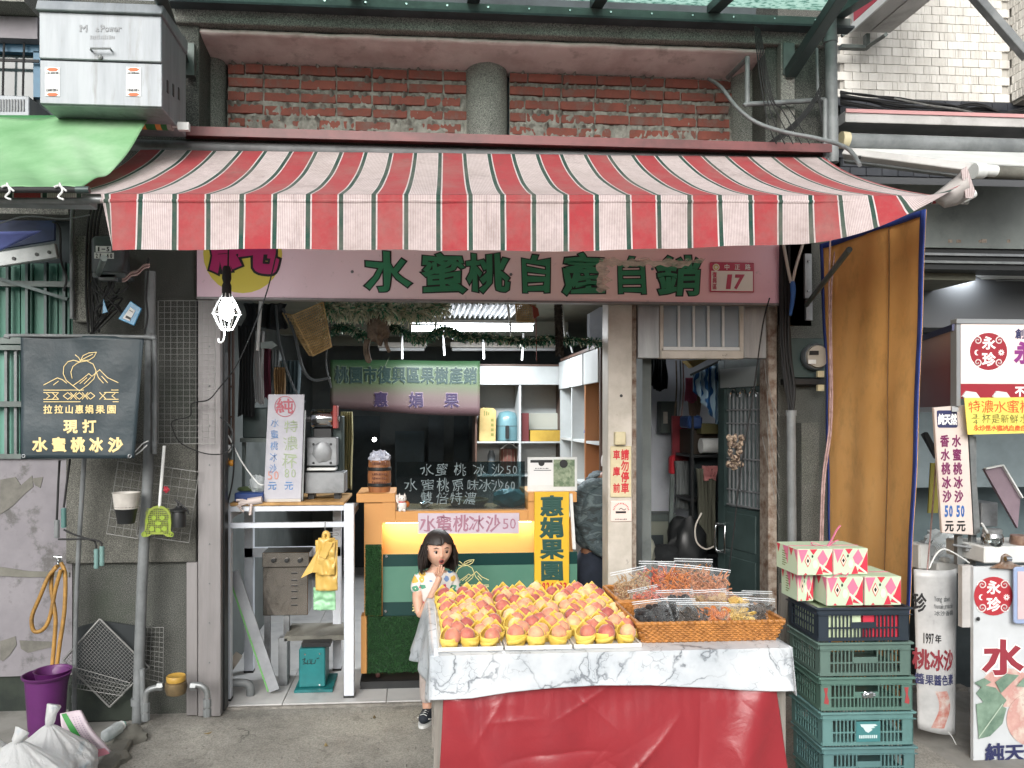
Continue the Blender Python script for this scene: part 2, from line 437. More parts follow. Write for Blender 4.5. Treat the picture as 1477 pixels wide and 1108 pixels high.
o = MB(); o.box(-14,14,-12.5,-12,0,4); struct('opposite_building',o,M['concrete'])
fl = MB(); XL,XR = XX(300,4.55),XX(1118,4.55); TF = .03
fl.box(XL,3.4,4.53,9.2,0,TF - .008); fb = struct('shop_floor',fl,M['mortar'])
M['floortile'] = mat('floor_tile','#bcbcba','#adaeae',ns=4,rough=.35,grime='#6e6e6a',gs=4,gamt=.4,seed=True)
t0 = MB(); t0.box(-.298,.298,-.298,.298,-.008,0); tile = part('floor_tile',t0,M['floortile'],fb,bev=.002)
first = True
for j in range(7):
    for i in range(6):
        c = (XL + .12 + i * .6 + .0,4.55 + .3 + j * .6,TF)
        if c[0] - .3 < XL - .4: continue
        if first: tile.location = c; first = False
        else: share(tile,fb,c)
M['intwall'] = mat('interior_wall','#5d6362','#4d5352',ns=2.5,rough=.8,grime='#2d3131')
M['ceil'] = mat('ceiling','#747568','#63655a',ns=2,rough=.8,grime='#45463c')
M['white_wall'] = mat('pale_plaster','#d8dce4','#c9cdd6',ns=1.8,rough=.7,grime='#81858c',gs=3,gamt=.4)
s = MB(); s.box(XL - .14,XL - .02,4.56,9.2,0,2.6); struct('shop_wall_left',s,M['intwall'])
s = MB(); s.box(1.375,1.43,4.62,6.62,0,2.12); struct('shop_wall_right',s,M['intwall'])  # height cut below the ceiling to let tube light spill into the passage
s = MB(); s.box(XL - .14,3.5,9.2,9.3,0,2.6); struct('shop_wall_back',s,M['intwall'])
s = MB(); s.box(1.432,XX(1120,6.3) + .5,6.3,6.4,0,2.6); struct('passage_wall',s,M['white_wall'])
s = MB(); s.box(XL - .14,1.43,4.6,9.3,2.55,2.7); s.box(1.43,3.5,4.6,5.15,2.55,2.7); s.box(1.43,3.5,6.4,9.3,2.55,2.7); struct('shop_ceiling',s,M['ceil'])  # roof over the passage left open, an invented gap that lets daylight in
for k,yy in enumerate((6.9,7.9)):
    s = MB(); s.box(XL,1.37,yy,yy + .14,2.42,2.55); struct('ceiling_beam',s,M['ceil'])
# ---------------------------------------------------------------- shop front building
bld = thing('shop_building','grey washed stone shop house with bare red brick panels above the striped awning','building',(XX(700,4.5),4.5,0))
def bpart(name,mb,m,**k): return part(name,mb,m,bld,**k)
YF = 4.5
m1 = MB(); m1.box(XX(105,YF),XX(283,YF),YF,YF + .3,0,4.05); bpart('pier',m1,M['terrazzo_dark'])
m1 = MB(); m1.box(XX(105,YF - .06),XX(126,YF - .06),YF - .06,YF - .001,ZZ(120,466,YF),2.7); bpart('pilaster',m1,M['terrazzo_column'],bev=.004)
m1 = MB(); m1.box(XX(95,YF - .04),XX(283,YF - .04),YF - .04,YF - .001,ZZ(190,812,YF - .04),ZZ(190,640,YF - .04)); bpart('stone_slab',m1,M['terrazzo'],bev=.004)
m1 = MB(); m1.box(XX(1122,YF),XX(1200,YF),YF,YF + .3,0,4.3); bpart('pier',m1,M['terrazzo_dark'])
m1 = MB(); m1.box(XX(1110,YF + .02),XX(1168,YF + .02),YF + .0,YF + .2,ZZ(1130,470,YF),2.75); bpart('pier_head',m1,M['terrazzo_dark'])
YB = 4.8
zb0 = ZZ(700,58 - 4,YF); zb1 = ZZ(700,25,YF)
m1 = MB(); m1.box(XX(255,YF),XX(1200,YF),YF - .05,YF + .16,zb0,zb1 + .0); bpart('beam',m1,M['terrazzo_column'],bev=.006)
def soff(u,v):
    x = lerp(XX(268,YF),XX(1106,YF),u); y = lerp(YF + .0,YB + .04,v)
    return (x,y,zb0 - .02 - .05 * v - .007 * noise.noise(Vector((x * 5,y * 6,0))) - .004 * noise.noise(Vector((x * 21,y * 17,3))))
m1 = MB(); m1.surf(soff,120,12); bpart('soffit',m1,M['soffit'],smooth=True,solid=.02)
zl = ZZ(700,204,4.4)
m1 = MB(); m1.box(XX(255,4.4),XX(1200,4.4),YF - .1,YB + .1,zl - .25,zl - .03); bpart('sill_beam',m1,M['terrazzo_dark'])
m1 = MB(); m1.box(XX(262,4.33),XX(1196,4.33),4.31,YF + .1,zl - .028,zl + .004); m1.box(XX(262,4.33),XX(1196,4.33),4.30,4.312,zl - .045,zl + .004); bpart('flashing',m1,M['flash'])
for cx,w in ((300,44),(703,63),(1092,70)):
    r = (XX(cx + w / 2,4.7) - XX(cx - w / 2,4.7)) / 2
    m1 = MB(); m1.lathe([(r,zl - .02),(r,zb0 + .0)],(XX(cx,4.72),4.82,0),36); bpart('round_column',m1,M['terrazzo_column'],smooth=True)
m1 = MB(); m1.box(XX(255,YF),XX(288,YF),YF - .012,YF + .3,zl - .2,zb0 + .02); bpart('niche_side',m1,M['terrazzo_dark'],bev=.004)
m1 = MB(); m1.box(XX(1103,YF),XX(1196,YF),YF - .012,YF + .3,zl - .2,zb0 + .02); bpart('niche_side',m1,M['terrazzo_dark'],bev=.004)
m1 = MB(); m1.box(XX(1122,YF - .03),XX(1142,YF - .03),YF - .07,YF - .013,zl,zb0 + .0); bpart('niche_side',m1,M['terrazzo_column'],bev=.004)
m1 = MB(); m1.box(XX(283,YF),XX(1122,YF),YF + .02,YF + .28,ZZ(700,420,YF),zl - .2); bpart('lintel',m1,M['terrazzo_dark'])
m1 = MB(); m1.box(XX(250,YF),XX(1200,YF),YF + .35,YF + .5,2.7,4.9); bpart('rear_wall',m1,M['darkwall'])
M['brick'] = mat('fired_brick','#874b40','#663a32',ns=9,lo=.3,hi=.7,rough=.88,grime='#7a706a',gs=9,glo=.52,ghi=.72,gamt=.6,bs=90,bump=.6,bd=.002,seed=True)
random.seed(11)
bricks = []
for k in range(5):
    q = MB(); L,H = .105,.0255
    jit = lambda: rnd(-.003,.003)
    q.box(-L,L,-.03,.02,-H,H)
    q.v = [(x + jit() - .004 * 0,y + jit() * .7,z + jit() * .6) for x,y,z in q.v]
    bricks.append(q)
def brick_panel(x0,x1,name_seed):
    random.seed(name_seed)
    Xa,Xb = XX(x0,YB),XX(x1,YB); z0,z1 = zl + .0,zb0 - .07
    def mort(u,v):
        x,z = lerp(Xa,Xb,u),lerp(z0,z1,v)
        low = max(0,1 - v * 2.1)
        d = .012 * noise.noise(Vector((x * 16,z * 26,1))) + .010 * noise.noise(Vector((x * 55,z * 22,5)))
        drip = noise.noise(Vector((x * 34,z * 6,9)))
        row = (z - z0) / rh % 1
        smear = max(0,1 - (1 - row) * 2.6) * max(0,drip + .05) * .07
        return (x,YB - .013 - .026 * (1 - v) ** 1.3 - d * (1.3 - .5 * v) - .014 * low - smear * 1.4,z)
    rows = 7; rh = (z1 - z0) / rows
    m = MB(); m.surf(mort,200,90); bpart('mortar',m,M['mortar'],smooth=True)
    first = {}
    for r in range(rows):
        x = Xa + (.0 if r % 2 else -.11) + rnd(-.02,.02)
        while x < Xb - .02:
            L = .218; a0 = max(x,Xa + .003); a1 = min(x + .208,Xb - .003)
            if random.random() < .12: a1 = min(a0 + .1,Xb); L = .11
            if a1 - a0 > .03:
                k = random.randrange(5); sx = (a1 - a0) / .21
                cz = z0 + (r + .5) * rh + rnd(-.003,.003)
                if k not in first:
                    first[k] = part('brick',bricks[k],M['brick'],bld,bev=.003,off=None)
                    md = first[k].data; w0 = wloc(bld)
                    md.transform(Matrix.Translation(w0)); ob = first[k]
                else:
                    ob = bpy.data.objects.new('brick',first[k].data); COL.objects.link(ob); ob.parent = bld
                ob.location = Vector(((a0 + a1) / 2,YB - .002 + rnd(-.006,.006),cz)) - wloc(bld); ob.scale = (sx,1,rnd(.97,1.08)); ob.rotation_euler = (0,rnd(-.012,.012),0)
            x += L
brick_panel(330,673,5); brick_panel(734,1056,8)
m = MB(); m.tube(pc([(1078,82),(1078,146),(1083,150),(1190,144)],4.38,5),.014,10); m.tube([V(1078,84,4.38),V(1050,112,4.7)],.014,10)
single('conduit_pipe','grey plastic conduit bent down and right beside the right brick panel','pipe',m,M['greypipe'],smooth=True)
m = MB(); m.tube(pc([(1022,114,4.72),(1040,126,4.5),(1062,154,4.35),(1090,176,4.3),(1130,190,4.2),(1180,200,4.1),(1222,214,3.9),(1240,238,3.7)],4.3,6),.011,8)
single('flexible_conduit','thin grey flexible conduit drooping from the right brick panel to the awning end','conduit',m,M['greypipe'],smooth=True)
m = MB(); m.tube([V(1198,20,4.38),V(1199,120,4.38),V(1201,235,4.38)],.034,16); m.tube([V(1198,55,4.38),V(1198,62,4.38)],.04,16)
single('drain_pipe','thick weathered vertical drain pipe between brick panel and white tiled wall','pipe',m,M['greypipe'],smooth=True)
m = MB(); m.tube([V(1190,144,4.36),V(1190,230,4.36)],.014,10); m.tube([V(1178,70,4.4),V(1180,145,4.4)],.009,8)
single('conduit_pipe','short upright grey conduit standing against the thick drain pipe','pipe',m,M['greypipe'],smooth=True)
random.seed(21)
for k in range(5):
    m = MB(); m.tube(pc([(1088 + k * 2,38 + k,4.3),(1096 + k * 5,110 + k * 9,4.3),(1108 + k * 7,178 - k * 6,4.3),(1120 + k * 12,208,4.3)],4.3,6),.0035,5)
    single('black_cable',ORD[k] + ' from the left of the thin black cables hanging right of the brick panels','cable',m,M['blackrub'],group='black cables on the right pier')
for k in range(8):
    m = MB(); y = 206 - k * 5; m.tube(pc([(1100 + k * 5,212 - k * 2),(1130 + k * 6,y - 16),(1160 + k * 3,y - 40),(1185,120 + k * 8)],4.33,5),.004,5)
    single('black_cable',ORD[k] + ' from the bottom of the black cables fanning up beside the thick drain pipe','cable',m,M['blackrub'],group='black cable bundle by the drain pipe')
# ---------------------------------------------------------------- glazed canopy at the very top
can = thing('glass_canopy','green glazed canopy on dark steel ribs along the top edge','canopy',P(720,18,4.4))
n_ = N('canopy_glass')
tr = n_.n('ShaderNodeBsdfTranslucent'); tr.inputs[0].default_value = lin('#a9e6d6')
ts = n_.n('ShaderNodeBsdfTransparent'); ts.inputs[0].default_value = lin('#9fe3d2')
drop = n_.ramp(n_.noise(26,3,.6,n_.co((1,1.6,1))),[(.50,0.),(.60,1.)])
colr = n_.mix(drop,'#cfe6df','#78a096'); n_.l(colr,tr.inputs[0]); n_.l(n_.mix(drop,'#dcefe9','#a3c2ba'),ts.inputs[0])
mx = n_.n('ShaderNodeMixShader'); mx.inputs[0].default_value = .55; n_.l(ts.outputs[0],mx.inputs[1]); n_.l(tr.outputs[0],mx.inputs[2]); n_.l(mx.outputs[0],n_.out.inputs[0])
M['canopyglass'] = n_.m
ribs = [252,514,682,858,1026,1205]
zr = ZZ(700,16,4.42)
m = MB(); m.box(XX(246,4.42),XX(1222,4.42),4.38,4.42,zr - .03,zr + .022); part('rail',m,M['greensteel'],can,bev=.003)
m = MB(); m.box(XX(246,4.44),XX(1222,4.44),4.36,4.44,zr - .045,zr - .032); part('rail_lip',m,M['darkwall'],can)
rx = [XX(q,4.42) for q in ribs]
for q in rx:
    m = MB(); m.bar((q,4.40,zr + .05),(q + (q - .1) * .0,3.6,zr - .08),.07,.05,up=(0,0,1)); part('rib',m,M['darkgreen'],can)
for q0,q1 in zip(rx,rx[1:]):
    m = MB(); m.add([(q0 + .036,4.40,zr + .07),(q1 - .036,4.40,zr + .07),(q1 - .036,3.6,zr - .06),(q0 + .036,3.6,zr - .06)] +
                    [(q0 + .036,4.40,zr + .076),(q1 - .036,4.40,zr + .076),(q1 - .036,3.6,zr - .054),(q0 + .036,3.6,zr - .054)],
                    [(0,1,2,3),(7,6,5,4),(0,4,5,1),(1,5,6,2),(2,6,7,3),(3,7,4,0)])
    part('glass_pane',m,M['canopyglass'],can)
for k in range(16):
    x = XX(lerp(262,1205,(k + .5) / 16),4.38); m = MB(); m.lathe([(.008,0),(.006,.004)],(x,4.378,zr),8,R=Matrix.Rotation(pi / 2,3,'X')); part('screw',m,M['chrome'],can)
for x0,y0,Ya,x1,y1,Yb_ in ((262,84,4.42,222,-30,3.7),(1140,106,4.42,1222,-20,3.8)):
    m = MB(); m.bar(P(x0,y0,Ya),P(x1,y1,Yb_),.07,.06); part('strut',m,M['darkgreen'],can,bev=.004)
for x in (272,1138):
    m = MB(); m.pbox(x - 8,62,x + 8,108,4.42,.05); part('wall_bracket',m,M['greensteel'],can)
# ---------------------------------------------------------------- striped awning
def striped(name,phase=0.):
    n = N(name); uvn = n.co((1,1,1),'UV'); sp = n.n('ShaderNodeSeparateXYZ'); n.l(uvn,sp.inputs[0])
    u = sp.outputs[0]; fr = n.math('FRACT',n.math('ADD',u,phase))
    col = n.ramp(fr,[(0.,'#a4373d'),(.385,'#cfc4c4'),(.41,'#164439'),(.475,'#cfc4c4'),(.495,'#d0c4c3'),(.885,'#cfc4c4'),(.905,'#164439'),(.975,'#cfc4c4')],'CONSTANT')
    pin = n.math('GREATER_THAN',n.math('SINE',n.math('MULTIPLY',u,2 * pi * 38)),.25)
    inw = n.math('MULTIPLY',n.math('GREATER_THAN',fr,.495),n.math('LESS_THAN',fr,.885))
    col = n.mix(n.math('MULTIPLY',n.math('MULTIPLY',pin,inw),.5),col,'#84605f')
    g1 = n.ramp(n.noise(3.2,8,.7,n.co((1,.5,1))),[(.42,0.),(.72,.5)]); col = n.mix(g1,col,'#8b7e76')
    g3 = n.ramp(n.noise(2.2,7,.75,n.co((2.2,2.2,.5))),[(.56,0.),(.66,.3)]); col = n.mix(g3,col,'#5c4a44'); g2 = n.ramp(n.noise(40,5,.7),[(.35,.16),(.6,0.)]); col = n.mix(g2,col,'#5b4444')
    n.base(col).set(Roughness=.75,Sheen_Weight=.1).bump(n.noise(220,2,.5),.25,.001)
    n.b.inputs['Specular IOR Level'].default_value = .3
    tl = n.n('ShaderNodeBsdfTranslucent'); n.l(col,tl.inputs[0]); ms = n.n('ShaderNodeMixShader'); ms.inputs[0].default_value = .22
    n.l(n.b.outputs[0],ms.inputs[1]); n.l(tl.outputs[0],ms.inputs[2]); n.l(ms.outputs[0],n.out.inputs[0])
    return n.m
M['stripe'] = striped('striped_canvas')
aw = thing('striped_awning','long red and white striped canvas awning over the shop front','awning',(XX(600,3.3),3.2,2.6))
AYB,AYF = 4.36,3.2
azb,azf = ZZ(600,217,AYB),ZZ(600,281,AYF)
AX0,AX1 = XX(60,AYF),XX(1348,AYF)
Xr0 = XX(160,AYF); PER = .2655
def pxof(x,Y): return PX + F * tan(math.atan2(x,Y) - YAW)
def azfx(x): q = pxof(x,AYF); return ZZ(q,279.5 + (q - 150) * .002,AYF)
def azbx(u): q = lerp(60,1190,u); return ZZ(q,212 + q * .0125,AYB)
def aw_top(u,v):
    x = lerp(AX0,AX1,u); y = lerp(AYB,AYF,v)
    xb = lerp(AX0 - .02,AX1 + .13,u); x = lerp(xb,x,v)
    z = lerp(azbx(u),azfx(x),v) - .05 * 4 * v * (1 - v) * (1 - .25 * v)
    z += .004 * sin(x * 5 + 3 * v) * sin(pi * v) + .004 * noise.noise(Vector((x * 4,y * 3,0)))
    if v > .999: z = azfx(x)
    return (x,y,z)
m = MB(); m.surf(aw_top,160,26)
for k in list(m.uv):
    fcs = m.f[k]; m.uv[k] = [((lerp(m.v[i][0],m.v[i][0],0) - Xr0) / PER * 1.0,0) for i in fcs]
nu = 160
for k in m.uv: m.uv[k] = [((lerp(AX0,AX1,(i % (nu + 1)) / nu) - Xr0) / PER,(i // (nu + 1)) / 26) for i in m.f[k]]
part('canvas_top',m,M['stripe'],aw,smooth=True)
VX0,VX1 = XX(146,AYF),XX(1348,AYF)
VH = .232
def val(u,v):
    x = lerp(VX0,VX1,u); dx = VX1 - x
    h = VH + .006 * sin(x * 2.1) - max(0,min(1,(x - .7) / .9)) * .02
    k = max(0,1 - dx / .62); lift = k * k * 1.0
    hh = h * (1 - lift)
    y = AYF - .004 - .012 * v + .010 * sin(x * 13 + 2 * noise.noise(Vector((x * 1.5,0,0)))) * v + .006 * noise.noise(Vector((x * 9,v * 2,2))) * v
    y -= k * k * .14 * v
    xs = x + .05 * v * max(0,1 - (x - VX0) / .05) * (1 if x - VX0 < .05 else 0)
    return (xs,y,azfx(x) - .002 - hh * v)
m = MB(); nu = 260; m.surf(val,nu,10)
for k in m.uv: m.uv[k] = [((lerp(VX0,VX1,(i % (nu + 1)) / nu) - Xr0) / PER,(i // (nu + 1)) / 10) for i in m.f[k]]
part('valance',m,M['stripe'],aw,smooth=True)
m = MB(); m.surf(lambda u,v: (lerp(VX0,VX1,u),AYF - .006 - .006 * sin(pi * v),azfx(lerp(VX0,VX1,u)) - .022 - .016 * v),nu,3)
for k in m.uv: m.uv[k] = [((lerp(VX0,VX1,(i % (nu + 1)) / nu) - Xr0) / PER,0) for i in m.f[k]]
part('seam',m,M['stripe'],aw,smooth=True)
M['canvas_back'] = mat('canvas_underside','#a5a09c','#8e8986',ns=8,rough=.8)
pp = [((1345,282),(1348,289)),((1360,270),(1362,300)),((1378,256),(1380,296)),((1392,242),(1402,284))]
def curl(u,v):
    f = u * (len(pp) - 1); i = min(int(f),len(pp) - 2); t = f - i
    a = [lerp(pp[i][0][k],pp[i + 1][0][k],t) for k in (0,1)]; b_ = [lerp(pp[i][1][k],pp[i + 1][1][k],t) for k in (0,1)]
    return V(lerp(a[0],b_[0],v),lerp(a[1],b_[1],v),3.17 - .05 * sin(pi * v) - .03 * u)
m = MB(); m.surf(curl,12,8); part('curled_end',m,M['canvas_back'],aw,smooth=True,solid=.003)
m = MB(); m.add([V(1386,246,3.10),V(1394,240,3.10),V(1406,276,3.1),(V(1403,286,3.1)),V(1393,286,3.1)],[(0,1,2,3,4)])
m.uv = {0: [(.52,0),(.6,0),(.7,1),(.7,1),(.6,1)]}; part('hem',m,M['stripe'],aw,solid=.004)
m = MB(); m.tube([(lerp(AX0 - .2,XX(1400,AYF),k / 12),AYF + .02,azfx(lerp(AX0 - .2,XX(1400,AYF),k / 12)) - .02) for k in range(13)],.014,12); part('front_bar',m,M['alu'],aw,smooth=True)
m = MB(); m.tube([V(1386,288,3.2),V(1404,279,3.2)],.02,14); part('bar_cap',m,M['white'],aw,smooth=True)
m = MB(); m.tube([(AX0 - .1,AYB + .03,azb),(XX(1200,AYB),AYB + .03,azb)],.03,12); part('roller',m,M['greypipe'],aw,smooth=True)
for a_,b_ in (((1225,360,3.45),(1163,440,4.4)),((150,372,3.4),(140,400,4.4))):
    m = MB(); m.tube([V(*a_),V(*b_)],.014,10); part('folding_arm',m,M['greensteel'],aw,smooth=True)
# ---------------------------------------------------------------- green tarpaulin of the left neighbour
n_ = N('green_tarpaulin'); c_ = n_.ramp(n_.noise(2.6,7,.65),[(.3,'#74ab76'),(.55,'#94c294'),(.75,'#b3d2b1')]); n_.base(c_).set(Roughness=.45)
tl = n_.n('ShaderNodeBsdfTranslucent'); n_.l(c_,tl.inputs[0]); ms = n_.n('ShaderNodeMixShader'); ms.inputs[0].default_value = .3
n_.l(n_.b.outputs[0],ms.inputs[1]); n_.l(tl.outputs[0],ms.inputs[2]); n_.l(ms.outputs[0],n_.out.inputs[0]); M['tarp'] = n_.m
gt = thing('green_tarpaulin_awning','plain bright green tarpaulin awning at the upper left','awning',P(60,272,3.15))
def tarp(u,v):
    xb = lerp(-160,216,u); xf = lerp(-160,116,u); px = lerp(xb,xf,v ** 1.05); Y = lerp(4.06,3.12,v); py = lerp(166 + 4 * u,271,v)
    p = V(px,py,Y); p.z += -.05 * sin(pi * v) + .022 * sin(9 * u + 5 * v) * (1 - v) * sin(pi * min(1,v + .15)) + .02 * noise.noise(Vector((u * 5,v * 3,0)))
    d = noise.noise(Vector((u * 9 - v * 4,v * 1.2,3))); p.z += .02 * d * sin(pi * v); return p
m = MB(); m.surf(tarp,70,36); part('sheet',m,M['tarp'],gt,smooth=True,solid=.002)
m = MB(); m.tube([V(-160,274,3.12),V(129,274,3.12)],.012,12); part('front_rod',m,M['blackrub'],gt,smooth=True)
m = MB(); m.tube([V(110,274,3.10),V(129,274,3.10)],.014,12); part('rod_end',m,M['darkgreen'],gt,smooth=True)
M['roll_green'] = mat('rolled_green','#2f6f3c','#2a6035',rough=.6); M['roll_orange'] = mat('rolled_orange','#d88a4a',rough=.6)
R_ = [(-160,176),(222,178),(228,178),(234,178.5),(246,179)]
for (xa,ya),(xb,yb),mm,nm in ((R_[0],(205,177),'roll_green','roll'),((205,177),(212,177),'roll_orange','roll_stripe'),((212,177),(226,178),'roll_green','roll'),((226,178),(234,178),'roll_orange','roll_stripe'),((234,178),(243,178.5),'roll_green','roll'),((243,178.5),(249,179),'canvas_back','roll_end')):
    m = MB(); m.tube([V(xa,ya,4.1),V(xb,yb,4.1)],.034,16); part(nm,m,M[mm],gt,smooth=True)
m = MB(); m.tube([V(249,181,4.1),V(262,182,4.1)],.012,8); m.pbox(256,176,272,187,4.08,.03); part('bracket',m,M['white'],gt)
for k,x in enumerate((10,86)):
    m = MB(); m.tube(pc([(x,264),(x + 4,276),(x - 2,284),(x + 6,288)],3.1,4),.004,6); m.tube(pc([(x - 8,270),(x,268),(x + 10,276)],3.1,4),.004,6); part('tie',m,M['white'],gt)
m = MB(); m.box(XX(0,3.3) - .5,XX(132,3.3),3.28,3.36,ZZ(60,296,3.3),ZZ(60,285,3.3)); single('awning_rail','grimy aluminium rail below the green tarpaulin','rail',m,M['greypipe'],bev=.003)
m = MB(); m.surf(lambda u,v: V(lerp(-60,118,u),lerp(276,285,v),3.2),30,2)
for k in m.uv: m.uv[k] = [(m.v[i][0] / .2655,0) for i in m.f[k]]
single('striped_cloth','strip of striped canvas under the green tarpaulin rod','cloth',m,M['stripe'],solid=.003)
# ---------------------------------------------------------------- white electric cabinet, upper left
cab = thing('electric_cabinet','dented white steel cabinet with two stickers at the upper left','cabinet',P(150,165,4.0))
M['cabpaint'] = mat('weathered_white_steel','#82888c','#6e7479',ns=3,streak=True,rough=.45,grime='#4d4a46',gs=4.2,glo=.54,ghi=.74,gamt=.8,metal=.15)
cy0,cy1 = 3.85,4.25
cx0,cx1 = XX(58,cy0),XX(233,cy0); cz0,cz1 = ZZ(150,153,cy0),ZZ(150,20,cy0); czm = ZZ(150,89,cy0)
m = MB(); m.box(cx0,cx1,cy0 + .012,cy1,cz0,cz1); part('housing',m,M['cabpaint'],cab,bev=.003)
m = MB(); m.box(cx0 - .002,cx1 + .002,cy0,cy0 + .012,cz0 + .004,czm - .002); part('lower_panel',m,M['cabpaint'],cab,bev=.003)
m = MB(); m.box(cx0 - .002,cx1 + .002,cy0 - .008,cy0 + .012,czm + .003,cz1 - .004); part('upper_door',m,M['cabpaint'],cab,bev=.004)
m = MB(); m.add([(cx0 - .01,cy0 - .03,cz1 - .004),(cx1 + .01,cy0 - .03,cz1 - .004),(cx1 + .01,cy1,cz1 - .004),(cx0 - .01,cy1,cz1 - .004),
                 (cx0 - .01,cy0 - .01,cz1 + .05),(cx1 + .01,cy0 - .01,cz1 + .05),(cx1 + .01,cy1,cz1 + .07),(cx0 - .01,cy1,cz1 + .07)],
                [(0,1,2,3),(7,6,5,4),(0,4,5,1),(1,5,6,2),(2,6,7,3),(3,7,4,0)]); part('roof',m,M['cabpaint'],cab,bev=.004)
m = MB(); m.tube([V(131,72,cy0 - .012),V(131,70,cy0 - .04),V(160,70,cy0 - .04),V(160,72,cy0 - .012)],.005,8); part('handle',m,M['greypipe'],cab)
m = MB(); m.lathe([(.012,0),(.012,.008),(.006,.012)],P(145,83,cy0 - .008),14,R=Matrix.Rotation(pi / 2,3,'X')); part('lock',m,M['greypipe'],cab)
for sx in (.04,.14,.24):
    m = MB(); m.box(cx1 + .0005,cx1 + .004,cy0 + .04 + sx * .9,cy0 + .06 + sx * .9,cz0 + .1 + sx * .2,cz0 + .16 + sx * .2)
    part('vent_slot',m,M['black'],cab)
M['sticker'] = mat('sticker','#c9ccc9',rough=.5); M['ghost'] = mat('ghost_lettering','#74787b',rough=.5)
for x0 in (65,182):
    m = MB(); m.pbox(x0,97,x0 + 21,139,cy0 - .003,.002); st = part('sticker',m,M['sticker'],cab)
    m = MB(); m.ppoly([(x0 + 2,100),(x0 + 6,98),(x0 + 15,98),(x0 + 19,100),(x0 + 15,102.5),(x0 + 6,102.5)],cy0 - .005,.001)
    m.ppoly([(x0 + 2,136),(x0 + 6,134),(x0 + 15,134),(x0 + 19,136),(x0 + 15,138.5),(x0 + 6,138.5)],cy0 - .005,.001); part('print',m,M['ink_orange'],st)
    m = MB(); marks(m,x0 + 2,103.5,x0 + 19,107,cy0 - .005); marks(m,x0 + 2,127.5,x0 + 19,132,cy0 - .005); part('lettering',m,M['ink_black'],st)
m = MB(); ptext(m,'M',115,36,126,46,cy0 - .0085,.03,lat=True); ptext(m,'s',138,38,143,46,cy0 - .0085,.03); ptext(m,'Power',145,36,176,46,cy0 - .0085,.03); marks(m,130,50,166,57,cy0 - .0095,3); part('lettering',m,M['ghost'],cab)
# ================================================================== SHOP SIGN, FRONT METALWORK
_uc = MB(); _uc.tube([(0,0,-.5),(0,0,.5)],1,6); UC = {}
def rod(parent,a,b,r,name='wire',m='wire'):
    if m not in UC:
        me = bpy.data.meshes.new('rod'); me.from_pydata(_uc.v,[],_uc.f); me.materials.append(M[m]); me.polygons.foreach_set('use_smooth',[True] * len(me.polygons)); UC[m] = me
    a,b = Vector(a),Vector(b); o = bpy.data.objects.new(name,UC[m]); COL.objects.link(o); o.parent = parent
    o.location = (a + b) / 2 - wloc(parent); o.rotation_euler = (b - a).to_track_quat('Z','Y').to_euler(); o.scale = (r,r,(b - a).length); return o
YS = 4.40
n_ = N('sign_print'); sp = n_.n('ShaderNodeSeparateXYZ'); n_.l(n_.co(),sp.inputs[0])
f_ = n_.math('ADD',n_.math('MULTIPLY',sp.outputs[0],1 / 3.4),.5)
c_ = n_.ramp(f_,[(0.,'#dfc0cf'),(.18,'#e5ced6'),(.5,'#eddad9'),(.72,'#efd2cb'),(.88,'#f0c0c4'),(1.,'#ecbccb')])
d_ = n_.ramp(n_.noise(24,6,.7),[(.60,0.),(.68,.35)]); c_ = n_.mix(d_,c_,'#a59a92')
n_.base(c_).set(Roughness=.35); M['signprint'] = n_.m
sg = thing('shop_sign','long pink fascia sign with green brush characters under the striped awning','sign',P(700,436,YS))
m = MB(); m.box(XX(284,YS),XX(1124,YS),YS,YS + .05,ZZ(700,433,YS),ZZ(700,340,YS)); part('panel',m,M['signprint'],sg)
m = MB(); m.box(XX(284,YS),XX(1124,YS),YS - .008,YS + .052,ZZ(700,436,YS),ZZ(700,433,YS)); part('edge_trim',m,M['jamb'],sg)
M['yellowprint'] = mat('yellow_print','#cdbf51',rough=.4)
m = MB(); disc(m,350,366,57,57,YS - .0005,.001,clip=345); part('yellow_disc',m,M['yellowprint'],sg)
def outlined(s,cells,Y,inner,bi=.035,bo=.07,parent=None,shear=.0,jit=.07,seed=1):
    a,b = MB(),MB()
    for i,(ch,x0,y0,x1,y1) in enumerate([(ch,) + c for ch,c in zip(s,cells)]):
        rr = rnd(-.03,.03)
        for mm,bb,yy in ((a,bo,Y - .0005),(b,bi,Y - .003)):
            X0,X1,Z0,Z1 = XX(x0,Y),XX(x1,Y),ZZ((x0 + x1) / 2,y1,Y),ZZ((x0 + x1) / 2,y0,Y)
            put(mm,ch,bb,X0,Z0,X1 - X0,Z1 - Z0,plane_y(yy),.0015,jit,rr,0,shear,seed + i)
    part('character_outline',a,M['ink_black'],parent); part('characters',b,inner,parent)
outlined('水蜜桃自產自銷',[(525,362,592,422),(605,364,672,423),(671,365,735,421),(745,366,799,423),(808,366,874,426),(884,370,938,425),(948,369,1012,427)],YS - .001,M['ink_green'],.026,.055,parent=sg)
outlined('純',[(304,306,402,396)],YS - .003,M['ink_magenta'],parent=sg,seed=9)
n_ = N('peeled_film'); n_.base('#eee2d2').set(Roughness=.3); al = n_.ramp(n_.noise(16,6,.7,n_.co((.35,1,1))),[(.38,.1),(.62,.7)]); tr = n_.n('ShaderNodeBsdfTransparent'); mx = n_.n('ShaderNodeMixShader')
n_.l(al,mx.inputs[0]); n_.l(tr.outputs[0],mx.inputs[1]); n_.l(n_.b.outputs[0],mx.inputs[2]); n_.l(mx.outputs[0],n_.out.inputs[0]); M['peel'] = n_.m
random.seed(4); top = [(x,374 + rnd(-3,3)) for x in range(866,1020,5)]; bot = [(x,385 + rnd(-4,3) - max(0,(x - 980) * .25)) for x in range(1018,862,-5)]
m = MB(); m.ppoly(top + bot,YS - .0062,.001)
